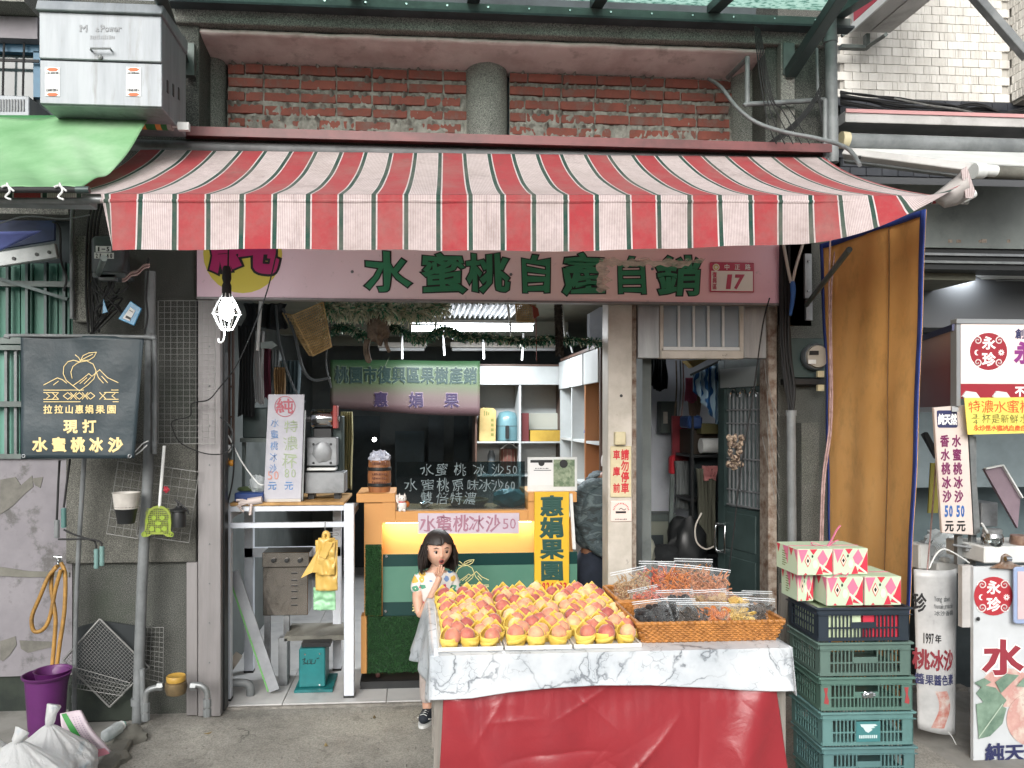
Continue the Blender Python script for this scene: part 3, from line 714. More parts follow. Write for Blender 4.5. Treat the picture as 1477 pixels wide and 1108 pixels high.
pt = [(862 + rnd(-3,4),y) for y in range(374,424,4)]; m.ppoly(pt + [(868,422),(880,416),(872,410),(884,404),(874,398),(880,392),(872,380)],YS - .0065,.001)
part('peeled_patch',m,M['peel'],sg)
for x,y in ((508,392),(737,396),(941,388),(376,391)):
    m = MB(); m.lathe([(.009,0),(.007,.004),(.001,.005)],P(x,y,YS - .001),10,R=Matrix.Rotation(pi / 2,3,'X')); part('bolt',m,M['greypipe'],sg)
M['plate'] = mat('enamel_plate','#e6e2d8',rough=.3); M['platered'] = mat('plate_red','#b9415a',rough=.35)
dp = thing('house_number_plate','small red and white house number plate reading 17 on the pink sign','number plate',P(1056,421,YS - .01))
Yd = YS - .012
m = MB(); m.pbox(1024,378.5,1088,421.5,Yd,.008); part('plate',m,M['platered'],dp,bev=.004)
m = MB(); m.pbox(1026,391,1086,419.8,Yd - .001,.002); part('white_field',m,M['plate'],dp)
m = MB(); ptext(m,'中正路',1041,381,1086,389.5,Yd - .001,.02,fill=.55); part('street_name',m,M['ink_white'],dp)
m = MB(); ptext(m,'復興區',1027.5,392,1034,418,Yd - .002,.02,vert=True); part('district_name',m,M['platered'],dp)
m = MB(); ptext(m,'1',1047,396,1056,416,Yd - .002,.04,fill=.75,shear=.35); ptext(m,'7',1058,396,1074,416,Yd - .002,.04,fill=.85,shear=.2); part('number',m,M['platered'],dp)
m = MB(); disc(m,1033,385.5,5,5,Yd - .001,.001); part('emblem',m,M['plate'],dp); m = MB(); ring(m,1033,385.5,2.4,1.2,Yd - .0025,.001); part('emblem_ring',m,M['yellowprint'],dp)
lj = thing('shutter_guide','tall grey metal shutter guide with rivets left of the shop opening','shutter guide',P(296,1016,4.42))
m = MB(); m.box(XX(284,4.4),XX(317,4.4),4.42,4.56,.02,ZZ(300,432,4.42)); part('channel',m,M['jamb'],lj,bev=.003)
m = MB(); m.box(XX(268,4.43),XX(284,4.43),4.44,4.5,.02,ZZ(275,812,4.43)); part('cover_strip',m,M['jamb'],lj,bev=.003)
for k in range(9):
    m = MB(); m.lathe([(.005,0),(.003,.003)],P(302,500 + k * 57,4.418),8,R=Matrix.Rotation(pi / 2,3,'X')); part('rivet',m,M['greypipe'],lj)
m = MB(); m.box(XX(317.5,4.45),XX(323,4.45),4.47,4.55,.03,ZZ(300,437,4.45)); part('inner_lip',m,M['black'],lj)
cpil = thing('steel_pillar','cream scratched steel pillar between shop opening and side door','pillar',P(896,1005,4.46))
m = MB(); m.box(XX(877,4.46),XX(912,4.46),4.46,4.60,.02,ZZ(896,434,4.46)); part('channel',m,M['pillar'],cpil,bev=.004)
m = MB(); m.box(XX(912,4.46),XX(919,4.46),4.475,4.60,.02,ZZ(896,434,4.46)); part('worn_edge',m,M['rusty'],cpil,bev=.002)
m = MB(); m.lathe([(.009,0),(.009,.002)],P(896,571,4.459),12,R=Matrix.Rotation(pi / 2,3,'X')); part('keyhole',m,M['black'],cpil)
m = MB(); m.pbox(887.5,623,903,642,4.42,.04); bx_ = single('doorbell','small ivory doorbell box above the red lettered notice','doorbell',m,M['ivory'],bev=.004)
nt = thing('parking_notice','ivory notice with red characters asking not to park, on the pillar','notice',P(896,717,4.45))
m = MB(); m.pbox(880.5,643.5,911,717.5,4.452,.007); part('board',m,M['ivory'],nt,bev=.003)
m = MB(); ptext(m,'請勿停車',895.5,648,907.5,712,4.4515,.03,vert=True); ptext(m,'車庫前',884.5,648,894,661,4.4515,.03) if 0 else None
for ch,y in (('車',649),('庫',673),('前',697)): ptext(m,ch,884,y,894.5,y + 14,4.4515,.03)
part('characters',m,M['ink_red'],nt)
ns_ = thing('no_smoking_plate','small cream plate with a smoking symbol below the parking notice','plate',P(896,753,4.45))
m = MB(); m.pbox(881,722.5,911.5,752.5,4.452,.007); part('board',m,mat('pinkish_plate','#d8c6bd',rough=.4),ns_,bev=.003)
m = MB(); m.pbox(888,737.5,903,740.5,4.4505,.0012); stroke(m,[(893,735),(896,733),(900,736),(903,734)],.8,4.4515); marks(m,887,748,905,750,4.4505); part('cigarette_symbol',m,M['ink_black'],ns_)
m = MB()
for k in range(14):
    a = pi * (1.05 + .9 * k / 13); stroke(m,[(896 + 10 * cos(a),737 + 10 * sin(a)),(896 + 11.5 * cos(a),737 + 11.5 * sin(a))],1,4.4515)
part('dotted_arc',m,M['ink_red'],ns_)
tn = thing('door_transom','brushed metal transom with a frosted barred window over the side door','transom',P(1013,518,4.5))
Yt = 4.48
for x0,x1 in ((919.5,951.5),(1073,1108)):
    m = MB(); m.pbox(x0,437,x1,517,Yt,.04); part('metal_panel',m,M['stainless'],tn,bev=.004)
m = MB(); m.pbox(951.8,437,957,517,Yt + .004,.04); m.pbox(1067,437,1072.6,517,Yt + .004,.04); part('mullion',m,M['pillar'],tn)
m = MB(); m.pbox(954,505.5,1072,517.5,Yt - .012,.06); part('sill',m,M['pillar'],tn,bev=.004)
m = MB(); m.pbox(957.2,500.5,1066.8,505.3,Yt - .002,.04); part('frame',m,M['white'],tn)
m = MB(); m.pbox(957.2,436,1066.8,500.3,Yt + .02,.01); part('frosted_pane',m,mat('frosted_glass','#8e989f','#7f8a92',ns=2,rough=.25),tn)
for x in (979.5,1001,1022,1043.5):
    m = MB(); m.pbox(x - 1.6,437,x + 1.6,500.3,Yt,.012); part('bar',m,M['white'],tn,bev=.001)
m = MB(); m.pbox(1108.4,437,1121,1008,4.45,.12); single('door_jamb','worn brown grey metal jamb right of the side door','jamb',m,M['rusty'],bev=.004)
# ================================================================== LEFT PIER: grids, pipes, banner, hanging things
def wiregrid(label,x0,y0,x1,y1,Y,nx,ny,rot=0,r=.0014,m='wire'):
    cx,cy = (x0 + x1) / 2,(y0 + y1) / 2
    t = thing('wire_grid',label,'wire grid',P(cx,y1,Y))
    def R(x,y): dx,dy = x - cx,y - cy; return V(cx + dx * cos(rot) - dy * sin(rot),cy + dx * sin(rot) + dy * cos(rot),Y)
    for i in range(nx + 1):
        x = lerp(x0,x1,i / nx); rod(t,R(x,y0),R(x,y1),r * (1.9 if i in (0,nx) else 1),m=m)
    for j in range(ny + 1):
        y = lerp(y0,y1,j / ny); q = Vector((0,-.003,0)); rod(t,R(x0,y) + q,R(x1,y) + q,r * (1.9 if j in (0,ny) else 1),m=m)
    return t
wiregrid('tall rusty wire grid panel hanging beside the shutter guide',228,434,310,640,4.38,9,24)
wiregrid('tilted wire grid on the pier behind the yellow green fly swatter',204,675,280,778,4.38,6,8,rot=radians(8))
wiregrid('tilted wire grid on the pier behind the hanging plant pot',162,668,208,774,4.40,4,9,rot=radians(9))
t = thing('wire_rack','square wire frame leaning like a diamond at the foot of the pier','wire rack',P(150,1020,4.4))
sq = [V(144,893,4.4),V(215,963,4.4),V(158,1020,4.36),V(91,953,4.36)]
for a_,b_ in zip(sq,sq[1:] + sq[:1]): rod(t,a_,b_,.006,'frame_bar')
for i in range(1,22):
    k = i / 22; rod(t,sq[0].lerp(sq[1],k),sq[3].lerp(sq[2],k),.0011,m='greypipe' if 0 else 'wire')
    rod(t,sq[0].lerp(sq[3],k),sq[1].lerp(sq[2],k),.0011)
M['nylon'] = mat('black_net','#23282a',rough=.8)
def shelfgrid(label,pts,n1,n2,Y):
    t = thing('wire_shelf',label,'wire shelf',V(pts[2][0],pts[2][1],Y)); q = [V(x,y,Y) for x,y in pts]
    for i in range(n1 + 1): k = i / n1; rod(t,q[0].lerp(q[1],k),q[3].lerp(q[2],k),.0022 if i in (0,n1) else .0013)
    for i in range(n2 + 1): k = i / n2; rod(t,q[0].lerp(q[3],k),q[1].lerp(q[2],k),.0022 if i in (0,n2) else .0013)
shelfgrid('grey wire shelf leaning at the pier foot right of the diamond rack',[(201,905),(236,905),(235,985),(196,975)],6,11,4.42)
shelfgrid('bent wire shelf lying low behind the diamond rack',[(98,960),(188,985),(176,1004),(92,990)],18,4,4.30)
m = MB(); m.ppoly([(108,906),(146,896),(210,905),(206,960),(160,1010),(110,985)],4.44,.012); single('black_mesh_screen','sheet of dark green black mesh behind the wire rack','mesh screen',m,M['nylon'])
M['mossy'] = mat('moss_and_gap_shade','#2c332c','#1f2622',ns=8,rough=.9,bs=120,bump=.5)  # moss at the pier foot, also the shade colour of the neighbour's gap
m = MB(); m.box(XX(100,4.45),XX(204,4.45),4.43,4.499,0,ZZ(150,985,4.45)); part('damp_plinth',m,M['mossy'],bld,bev=.01)
def vpipe(label,pts,r,mm='greypipe',Y=4.36,name='drain_pipe',cat='pipe',collars=(),n=12):
    t = thing(name,label,cat,P(pts[-1][0],pts[-1][1],Y)); m = MB(); m.tube(pc(pts,Y,4),r,n); part('tube',m,M[mm],t,smooth=True)
    for x,y in collars:
        m = MB(); m.tube([V(x,y - 5,Y),V(x,y + 5,Y)],r * 1.18,n); part('collar',m,M[mm],t,smooth=True)
    return t
vpipe('thick grey drain pipe running down the pier beside the plant pot',[(217,392),(215,640),(205,840),(198,1042)],.028,Y=4.34,collars=((216,490),(198,1012)),n=16)
vpipe('thin grey pipe bending out at the top beside the thick drain pipe',[(205,487),(218,488),(223,497),(223,655)],.012,Y=4.30,collars=((223,586),(223,640)))
vpipe('slender pale pole standing in front of the pier',[(122,655),(113,800),(109,900),(107,1035)],.012,Y=4.33,name='pole',cat='pole',collars=((107,1008),))
vpipe('short grey pipe stub beside the foot of the drain pipe',[(205,965),(207,1030)],.014,Y=4.30)
vpipe('thin vertical conduit left of the stone pilaster',[(105,300),(104,330),(104,460)],.012,Y=4.42)
m = MB(); m.ball(V(178,985,4.41),.05,10,sx=1.2);
LOGO = [[(355,620),(325,612),(300,618),(280,640),(277,672),(290,702),(320,725),(350,748)],[(355,620),(385,615),(415,630),(429,660),(420,695),(390,722),(350,748)],
        [(317,692),(312,665),(322,640),(340,626),(355,620)],[(332,588),(348,600),(357,618)],[(357,613),(368,592),(395,580),(430,577),(418,598),(395,612),(357,613)],
        [(357,613),(390,596),(412,586)],[(187,722),(225,702),(250,690),(272,698),(292,714)],[(320,725),(360,698),(395,672),(410,684),(425,672),(445,655),(480,690),(526,712)],
        [(232,722),(255,705)],[(352,716),(385,690)],[(372,718),(405,688)],[(432,670),(440,690)],[(455,684),(480,712)],[(440,690),(462,714)],
        [(187,745),(526,745)],[(187,797),(526,797)],[(187,756),(250,756)],[(465,756),(526,756)],[(187,786),(250,786)],[(465,786),(526,786)]]
for x in (295,350,405): LOGO += [[(x - 20,771),(x,756),(x + 20,771),(x,786),(x - 20,771)]]
for x in (240,322,378,460): LOGO += [[(x - 14,756),(x + 14,786)],[(x + 14,756),(x - 14,786)]]
LOGO += [[(200,760),(214,771),(200,782)],[(512,760),(498,771),(512,782)]]
def logo(mb,cx,cy,s,w,fn):
    for l in LOGO: stroke(mb,[(cx + (x - 357) / 170 * s,cy + (y - 690) / 170 * s) for x,y in l],w,0,fn=fn)
M['banner'] = mat('black_vinyl','#26343a','#1e2b31',ns=3,rough=.5,bs=14,bump=.35,bd=.01)
YBN = 4.02
def bcurve(px,py): return YBN + .012 * sin((px - 30) / 177 * pi * 2.2) + .01 * noise.noise(Vector((px * .03,py * .02,0)))
def bpt(px,py,d=0): q = V(px,py,YBN); q.y = bcurve(px,py) - d; return q
bn = thing('hanging_banner','black vinyl banner with a peach and mountain line drawing and gold lettering','banner',P(118,662,YBN))
m = MB(); m.surf(lambda u,v: bpt(lerp(30,lerp(207,194,v),u) + 0 * v,lerp(lerp(483,486,u),lerp(662,661,u),v)),30,30); part('sheet',m,M['banner'],bn,smooth=True,solid=.0015)
m = MB(); logo(m,117,545,55,1.0,lambda x,y: bpt(x,y,.004)); part('logo',m,M['ink_gold'],bn)
bfn = lambda px0: None
def btext(mb,s,x0,y0,x1,y1,b,jit=.05,fill=1.):
    n = len(s)
    for i,ch in enumerate(s):
        a0,a1 = lerp(x0,x1,(i + .5 - fill / 2) / n),lerp(x0,x1,(i + .5 + fill / 2) / n)
        put(mb,ch,b,0,0,1,1,lambda u,w,d: bpt(lerp(a0,a1,u),lerp(y1,y0,w),.003 + d),.001,jit,0,0,0,i)
m = MB(); btext(m,'拉拉山惠娟果園',60,584,170,597,.02,fill=.85); part('lettering',m,M['ink_gold'],bn)
m = MB(); btext(m,'現打',88,605,144,625,.035,fill=.75); btext(m,'水蜜桃冰沙',43,631,182,652,.045,fill=.75); part('large_lettering',m,M['ink_gold'],bn)
for x,y in ((34,658),(188,658)):
    m = MB(); m.tube([bpt(x + 2.2 * cos(a * pi / 5),y + 2.2 * sin(a * pi / 5),.003) for a in range(10)],.003,6,closed=True); part('eyelet',m,M['chrome'],bn)
m = MB(); m.tube(pc([(14,487),(22,484),(207,486),(219,488)],YBN,4),.009,10); part('top_rod',m,M['greypipe'],bn,smooth=True)
m = MB(); m.tube(pc([(190,657),(200,646),(206,640),(214,636)],4.1,4),.003,5); m.tube(pc([(196,656),(204,650),(212,642)],4.1,4),.003,5); part('tie_string',m,M['white'],bn)
tb = thing('telecom_box','dark grey rounded telecom box labelled 1-5 and 21-40','telecom box',P(152,400,4.2))
def rrect(x0,y0,x1,y1,r,n=5,taper=0):
    out = []
    for cx,cy,a0 in ((x1 - r,y0 + r,-pi / 2),(x1 - r,y1 - r,0),(x0 + r,y1 - r,pi / 2),(x0 + r,y0 + r,pi)):
        for k in range(n + 1):
            a = a0 + pi / 2 * k / n; out.append((cx + r * cos(a),cy + r * sin(a)))
    return out
m = MB(); m.ppoly([(x + (y - 340) * .06 * (1 if x > 150 else .1),y) for x,y in rrect(131,340,174,396,8)],4.2,.12); part('housing',m,M['greyplastic'],tb,bev=.008,smooth=True)
m = MB(); m.ppoly([(x + (y - 340) * .06,y) for x,y in rrect(129,392,178,401,4)],4.19,.13); part('bottom_rim',m,M['greyplastic'],tb,bev=.004)
for y,s_ in ((355,'1-5'),(364.5,'21-40')):
    x0,x1 = (138,160) if s_ == '1-5' else (136,164)
    m = MB(); m.pbox(x0,y,x1,y + 8.5,4.194,.004); st = part('label',m,M['white'],tb)
    m = MB(); n_c = len(s_)
    for i,ch in enumerate(s_):
        a0,a1 = lerp(x0 + 1,x1 - 1,i / n_c),lerp(x0 + 1,x1 - 1,(i + 1) / n_c)
        if ch == '-': m.pbox(a0 + .8,y + 3.8,a1 - .6,y + 5.2,4.193,.001)
        else: ptext(m,ch,a0,y + 1.2,a1,y + 7.5,4.193,.03,fill=.6 if ch != '1' else .35)
    part('numerals',m,M['ink_black'],st)
m = MB(); m.pbox(142,396,166,404,4.19,.04); part('clamp',m,M['greypipe'],tb)
random.seed(12)
for k in range(10):
    x = rnd(134,178); m = MB(); b0 = rnd(425,462); m.tube(pc([(x,400,4.25),(x + rnd(-8,8),415,4.22),(rnd(132,176),b0,4.2),(rnd(134,180),b0 - rnd(5,25),4.25),(rnd(128,150),rnd(455,490),4.36)],4.25,6),rnd(.003,.0055),6)
    single('black_cable','black cable loop under the telecom box, ' + ORD[k] + ' of the tangle','cable',m,M['blackrub'],group='cable loops below the telecom box')
for k in range(4):
    m = MB(); x = 126 + k * 5; m.tube(pc([(x + 10,285,4.3),(x,330,4.3),(x - 2,420,4.35),(x + 2,480,4.38)],4.3,6),.006,6)
    single('black_cable',ORD[k] + ' from the left of the thick black cables left of the telecom box','cable',m,M['blackrub'],group='cables beside the telecom box')
M['pinkrag'] = mat('pale_pink_cloth','#b79b98','#8f7470',ns=20,rough=.9)
m = MB(); m.surf(lambda u,v: V(lerp(176,216,u) ,lerp(403,380,u) + lerp(-1.5,4,v) * (1 + 1.5 * u * (1 - u)) + 1.5 * sin(14 * u),4.15 - .01 * sin(9 * v)),16,5); single('cloth_strip','pale pink cloth strip tied beside the telecom box','cloth',m,M['pinkrag'],solid=.003,smooth=True)
m = MB(); m.tube(pc([(214,372),(213,400),(211,430),(213,455),(209,482)],4.2,6),.005,6); single('black_cable','single black cable hanging down from the awning end onto the drain pipe','cable',m,M['blackrub'])
M['bluefoil'] = mat('blue_foil','#3b86ae','#2f6f94',ns=12,rough=.25,bs=40,bump=.5)
bp = thing('blue_packet','small blue foil packet with a white label under the telecom box','packet',P(186,470,4.15))
m = MB(); m.ppoly([(188,434),(204,445),(193,470),(170,460)],4.15,.012); part('pouch',m,M['bluefoil'],bp,bev=.003)
m = MB(); m.ppoly([(188,443),(195,448),(187,463),(177,459)],4.146,.002); part('label',m,M['white'],bp)
m = MB(); m.ppoly([(182.5,455),(189,458.5),(187.5,461.5),(180.5,458)],4.1445,.001); m.ppoly([(187,447),(192,450),(191.5,451),(186.5,448)],4.1445,.001); stuff('print',m,M['ink_black'],bp)
m = MB(); m.ppoly([(149,432),(155,450),(148,452)],4.17,.008); single('blue_packet','tiny light blue scrap stuck among the cables','packet',m,M['bluefoil'])
m = MB(); m.tube(pc([(400,360,3.9),(382,430,3.95),(345,520,4.1),(316,560,4.25),(300,577,4.3),(277,582,4.33),(274,600,4.35),(250,607,4.35),(249,618,4.35),(262,640,4.35),(300,655,4.33),(330,650,4.3),(335,620,4.3),(318,602,4.36)],4.2,6),.0035,6)
single('black_wire','long black wire hanging from the awning across the sign and the shutter guide','wire',m,M['blackrub'],smooth=True)
pp_ = thing('plant_pot','black and white plastic pot of dry soil hooked on the grid','plant pot',P(182,755,4.25))
def pot(c0,r0,r1,h,m='black'): pass
bz,tz = ZZ(182,755,4.2),ZZ(182,712,4.2)
m = MB(); m.lathe([(.042,bz),(.058,lerp(bz,tz,.55)),(.06,lerp(bz,tz,.56)),(.056,lerp(bz,tz,.6))],(XX(182,4.2),4.2,0),20); part('inner_pot',m,M['black'],pp_,smooth=True)
m = MB(); m.lathe([(.058,lerp(bz,tz,.5)),(.067,tz),(.071,tz + .006),(.064,tz + .004),(.06,tz - .02)],(XX(182,4.2),4.2,0),24); part('rim',m,mat('grubby_white_plastic','#bdb9b2','#a39e97',ns=8,rough=.5),pp_,smooth=True)
m = MB(); m.lathe([(.001,tz - .008),(.061,tz - .014)],(XX(182,4.2),4.2,0),20); stuff('soil',m,mat('dry_soil','#3b332c','#5b5045',ns=60,rough=1,bs=150,bump=1),pp_)
M['lime'] = mat('lime_plastic','#7f8d33','#74822e',rough=.4)
fs_ = thing('fly_swatter','yellow green animal shaped fly swatter with a white handle, hung upside down','fly swatter',P(227,775,4.27))
m = MB(); m.tube([V(237,643,4.27),V(230,732,4.27)],.0085,10); part('handle',m,M['white'],fs_,smooth=True)
face = [(212 + 0,742),(215,735),(221,731),(228,729),(236,731),(242,735),(246,742),(247,755),(246,765),(248,770),(246,775),(240,774),(236,771),(218,771),(214,774),(207,775),(205,770),(209,764),(209,750)]
fc = (228,752); outer = face
m = MB()
inner = [(fc[0] + (x - fc[0]) * .84,fc[1] + (y - fc[1]) * .84) for x,y in face]
for i in range(len(face)):
    j = (i + 1) % len(face); m.ppoly([face[i],face[j],inner[j],inner[i]],4.262,.006)
part('rim',m,M['lime'],fs_)
m = MB()
for k in range(13): x = 211 + k * 2.7; m.pbox(x - .45,734 + abs(k - 6) * .5,x + .45,771,4.265,.002)
for k in range(14): y = 734 + k * 2.8; m.pbox(210 + max(0,2 - k),y - .45,246 - max(0,2 - k),y + .45,4.2652,.002)
part('netting',m,M['lime'],fs_,kind='stuff')
m = MB()
for x,y,rx_,ry_ in ((222,747,3.6,3.2),(234,747,3.6,3.2),(228,755,4.6,3),(219,763,4,3.4),(228,765,4,3.4),(237,763,4,3.4),(212,752,2,4),(244,752,2,4)): disc(m,x,y,rx_,ry_,4.2635,.002,n=12)
for x in (207.5,246.5): ring(m,x,771,2.6,1.2,4.262,.004,n=12)
part('face_pattern',m,mat('olive_plastic','#7d9427',rough=.45),fs_,kind='stuff')
m = MB();
for k in range(16):
    a = k * 2.4; r = .003 + k * .0008; c = V(240,706,4.26) + Vector((r * cos(a),-.002 * (k % 3),r * sin(a))); m.ball(c,.006,6,sy=.5)
single('artificial_rose','small dark red artificial rose on the grid by the swatter handle','artificial flower',m,mat('rose_red','#93182a',rough=.6),smooth=True)
bb = thing('squeeze_bottle','small black bottle with a bent spout beside the fly swatter','bottle',P(258,760,4.28))
bz,tz = ZZ(258,760,4.28),ZZ(258,735,4.28)
m = MB(); m.lathe([(.036,bz),(.038,lerp(bz,tz,.6)),(.034,tz - .012),(.046,tz - .008),(.046,tz),(.02,tz + .008),(.014,tz + .02)],(XX(258,4.28),4.28,0),18); part('body',m,M['black'],bb,smooth=True)
m = MB(); m.tube(pc([(257,733),(256,724),(252,721),(268,733),(272,742)],4.28,4),.005,8); m.tube(pc([(247,738),(243,745),(249,752)],4.28,4),.004,6); part('spout',m,M['black'],bb,smooth=True)
for i,(pts,hx,hy,L) in enumerate((([(86,664),(84,700),(82,750)],82,750,26),([(101,662),(96,700),(92,732)],92,733,28))):
    t = thing('awning_crank',['long black rod with a grey grip hanging below the banner','long dark rod with a teal grip hanging below the banner'][i],'crank handle',P(hx,hy + L,4.2))
    m = MB(); m.tube(pc(pts,4.2,4),.006,8); part('rod',m,M['blackrub'],t,smooth=True)
    m = MB(); r = .012; m.tube([V(hx,hy + L * k / 10,4.2) for k in range(11)],[r * (1 + .18 * (k % 2)) for k in range(11)],10); part('grip',m,mat('teal_grip','#4a6f6b',rough=.5) if i else M['greypipe'],t,smooth=True)
for i,hx in enumerate((139,147)):
    t = thing('awning_crank',['bent black crank with a pale teal grip, the left one on the slab','bent black crank with a pale teal grip, the right one on the slab'][i],'crank handle',P(hx,820,4.22))
    m = MB(); m.tube(pc([(84,778) if i else (92,764),(108,778) if i else (104,770),(128,778),(hx - 2,782),(hx,793)],4.22 - .02 * i,5),.005,8); part('rod',m,M['blackrub'],t,smooth=True)
    m = MB(); m.tube([V(hx,792 + 28 * k / 8 - i * 4,4.2) for k in range(9)],[.011 * (1 + .22 * (k % 2)) for k in range(9)],10); part('grip',m,mat('pale_teal_grip','#64837f',rough=.5),t,smooth=True)
wm = thing('water_meter','brass water meter with a yellow cap on bent metal pipes','water meter',P(255,1040,4.25))
m = MB(); m.tube(pc([(210,1040),(210,1010),(213,997),(224,992),(236,990)],4.25,5),.016,12); part('pipe',m,M['alu'],wm,smooth=True)
m = MB(); m.tube(pc([(275,988),(290,989),(298,997),(299,1010),(299,1032)],4.25,5),.016,12); part('pipe',m,M['alu'],wm,smooth=True)
for x,y in ((210,1020),(210,1034),(299,1014),(299,1028)):
    m = MB(); m.tube([V(x,y - 6,4.25),V(x,y + 5,4.25)],.022,8); part('fitting',m,M['greypipe'],wm)
for x in (231,279):
    m = MB(); m.tube([V(x - 4,990,4.25),V(x + 4,990,4.25)],.022,6); part('union_nut',m,M['alu'],wm)
M['brass'] = mat('old_brass','#7d6b4c','#5d5240',ns=12,metal=.5,rough=.5); M['yellowcap'] = mat('yellow_cap','#a8853a','#8f6f30',rough=.5)
c0 = V(254,992,4.25)
m = MB(); m.lathe([(.025,-.04),(.05,-.03),(.058,0),(.055,.03),(.045,.035)],c0,20); part('body',m,M['brass'],wm,smooth=True)
m = MB(); m.lathe([(.048,.036),(.05,.04),(.05,.062),(.047,.066),(.04,.06)],c0,20); part('cap',m,M['yellowcap'],wm,smooth=True)
# ================================================================== LEFT NEIGHBOUR
YN = 4.62
nb = thing('neighbour_building','weathered neighbour shop front with green corrugated panels behind the black banner','building',P(20,1000,YN))
def npart(name,m,mt,**k): return part(name,m,mt,nb,**k)
XF = XX(-300,YN)
M['peeling'] = mat('peeling_lilac_paint','#7f7c80','#6f6c71',ns=2.5,rough=.75,grime='#4f4e4c',gs=3.4,glo=.52,ghi=.6,gamt=.85,bs=20,bump=.4)
m = MB(); m.box(XF,XX(104,YN),YN,YN + .2,ZZ(50,975,YN),ZZ(50,662,YN)); npart('lower_wall',m,M['peeling'])
m = MB(); m.ppoly([(-60,816),(0,818),(40,824),(100,826),(100,832),(40,833),(-60,828)],YN - .008,.009); npart('plaster_ridge',m,M['concrete'])
random.seed(5)
M['bareplaster'] = mat('bare_plaster','#6e6c66','#5b5a55',ns=9,rough=.9,bs=40,bump=.5)
for pg in ([(0,692),(22,688),(30,700),(46,686),(48,702),(34,714),(18,730),(0,742)],[(0,925),(22,918),(24,930),(14,945),(4,954),(0,952)],[(28,924),(80,926),(72,934),(40,942),(30,936)],[(45,690),(62,688),(58,704),(50,700)]):
    m = MB(); m.ppoly(pg,YN - .004,.005); npart('bare_patch',m,M['bareplaster'])
m = MB(); m.box(XF,XX(104,YN),YN + .02,YN + .25,0,ZZ(50,975,YN)); npart('shade_gap',m,M['mossy'])  # dark box standing in for the shaded gap below the neighbour wall
M['greensheet'] = mat('green_sheet','#37705f','#2e6052',ns=3,streak=True,rough=.5,grime='#22473d',gs=4); M['palegreensheet'] = mat('pale_green_sheet','#5c8f80','#4d7f71',ns=3,streak=True,rough=.5)
for k in range(9):
    x0 = -42 + k * 18
    m = MB(); m.pbox(x0,380,x0 + 17,500,YN + .05 + .01 * (k % 2),.01); npart('green_panel',m,M['greensheet'],bev=.002)
for k in range(9):
    x0 = -42 + k * 18; m = MB(); m.pbox(x0,505,x0 + 17,658,YN + .05 + .01 * (k % 2),.01); npart('pale_green_panel',m,M['palegreensheet'],bev=.002)
for x in (-12,10,38,65,92):
    m = MB(); m.pbox(x - 2,378,x + 2,500,YN,.03); npart('bar',m,M['darkgreen'])
for x in (-14,8,22,40,62,84):
    m = MB(); m.pbox(x - 2,500,x + 2,660,YN,.03); npart('bar',m,M['greypipe'])
for y,h in ((405,8),(487,9),(498,7),(579,8),(655,7)):
    m = MB(); m.pbox(-60,y,104,y + h,YN - .02,.035); npart('cross_bar',m,M['greensteel'])
m = MB(); m.bar(V(0,402,YN - .03),V(98,432,YN - .03),.018,.02); npart('brace',m,M['darkgreen'])
m = MB(); m.box(XF,XX(106,YN),YN + .1,YN + .2,ZZ(50,662,YN),4.4); npart('back_wall',m,M['darkwall'])
m = MB(); m.box(XF,XX(60,YN),YN - .2,YN + .3,ZZ(50,29,YN),4.9); npart('stone_beam',m,M['terrazzo_column'])
m = MB(); m.box(XF,XX(60,YN),YN - .05,YN + .3,ZZ(50,62,YN),ZZ(50,31,YN)); npart('window_head',m,M['peeling'])
m = MB(); m.pbox(-60,62,56,74,YN + .02,.04); m.pbox(48,74,58,140,YN + .02,.04); npart('window_frame',m,mat('blue_frame','#2f5f78','#27506a',ns=4,rough=.5))
m = MB(); m.pbox(-60,74,48,160,YN + .06,.01); npart('window_pane',m,mat('dark_glass','#3d4a4c','#2b3637',ns=2,rough=.1))
for x in (5,34):
    m = MB(); m.tube(pc([(x + 1,62),(x,90),(x - 1,138)],YN - .01,3),.006,6); npart('window_bar',m,M['blackrub'])
m = MB(); m.pbox(-60,84,56,88,YN - .01,.01); npart('window_rail',m,M['blackrub'])
m = MB(); m.box(XF,XX(104,YN),YN - .05,YN + .1,ZZ(50,312,YN),ZZ(50,292,YN)); npart('ledge',m,M['terrazzo_column'])
ac = thing('air_conditioner','grey air conditioner casing with louvres below the upper left window','air conditioner',P(20,166,4.3))
m = MB(); m.pbox(-60,137,42,168,4.3,.25); part('casing',m,M['cabpaint'],ac,bev=.004)
for k in range(13):
    m = MB(); m.pbox(-18 + k * 4.2,143,-15.8 + k * 4.2,160,4.294,.01); part('louvre',m,M['greypipe'],ac)
m = MB(); m.ppoly([(-80,318),(78,318),(78,346),(-80,372)],4.3,.02); single('dark_blue_sheet','dark blue sheet in the shadow under the green tarpaulin','sheet',m,mat('navy_sheet','#22335c','#1b2743',rough=.6))
m = MB(); m.surf(lambda u,v: V(lerp(-60,lerp(60,0,v),u),lerp(lerp(336,333,u),362,v),4.15 + .1 * v),10,6); single('blue_sheet','pale violet blue tarpaulin corner at the far left edge','tarpaulin',m,mat('violet_tarp','#7a86cf','#6b77c0',ns=4,rough=.5),solid=.004,smooth=True)
ch_ = thing('metal_channel','pale aluminium channel with round holes under the blue tarpaulin','metal channel',P(40,385,4.1))
m = MB(); m.bar(V(-60,384,4.1),V(83,362,4.1),.075,.03); part('channel',m,M['alu'],ch_,bev=.004)
for x,y in ((53,367),(71,364),(20,373)):
    m = MB(); m.lathe([(.009,0),(.009,.004)],V(x,y,4.083),10,R=Matrix.Rotation(pi / 2,3,'X')); part('hole',m,M['black'],ch_)
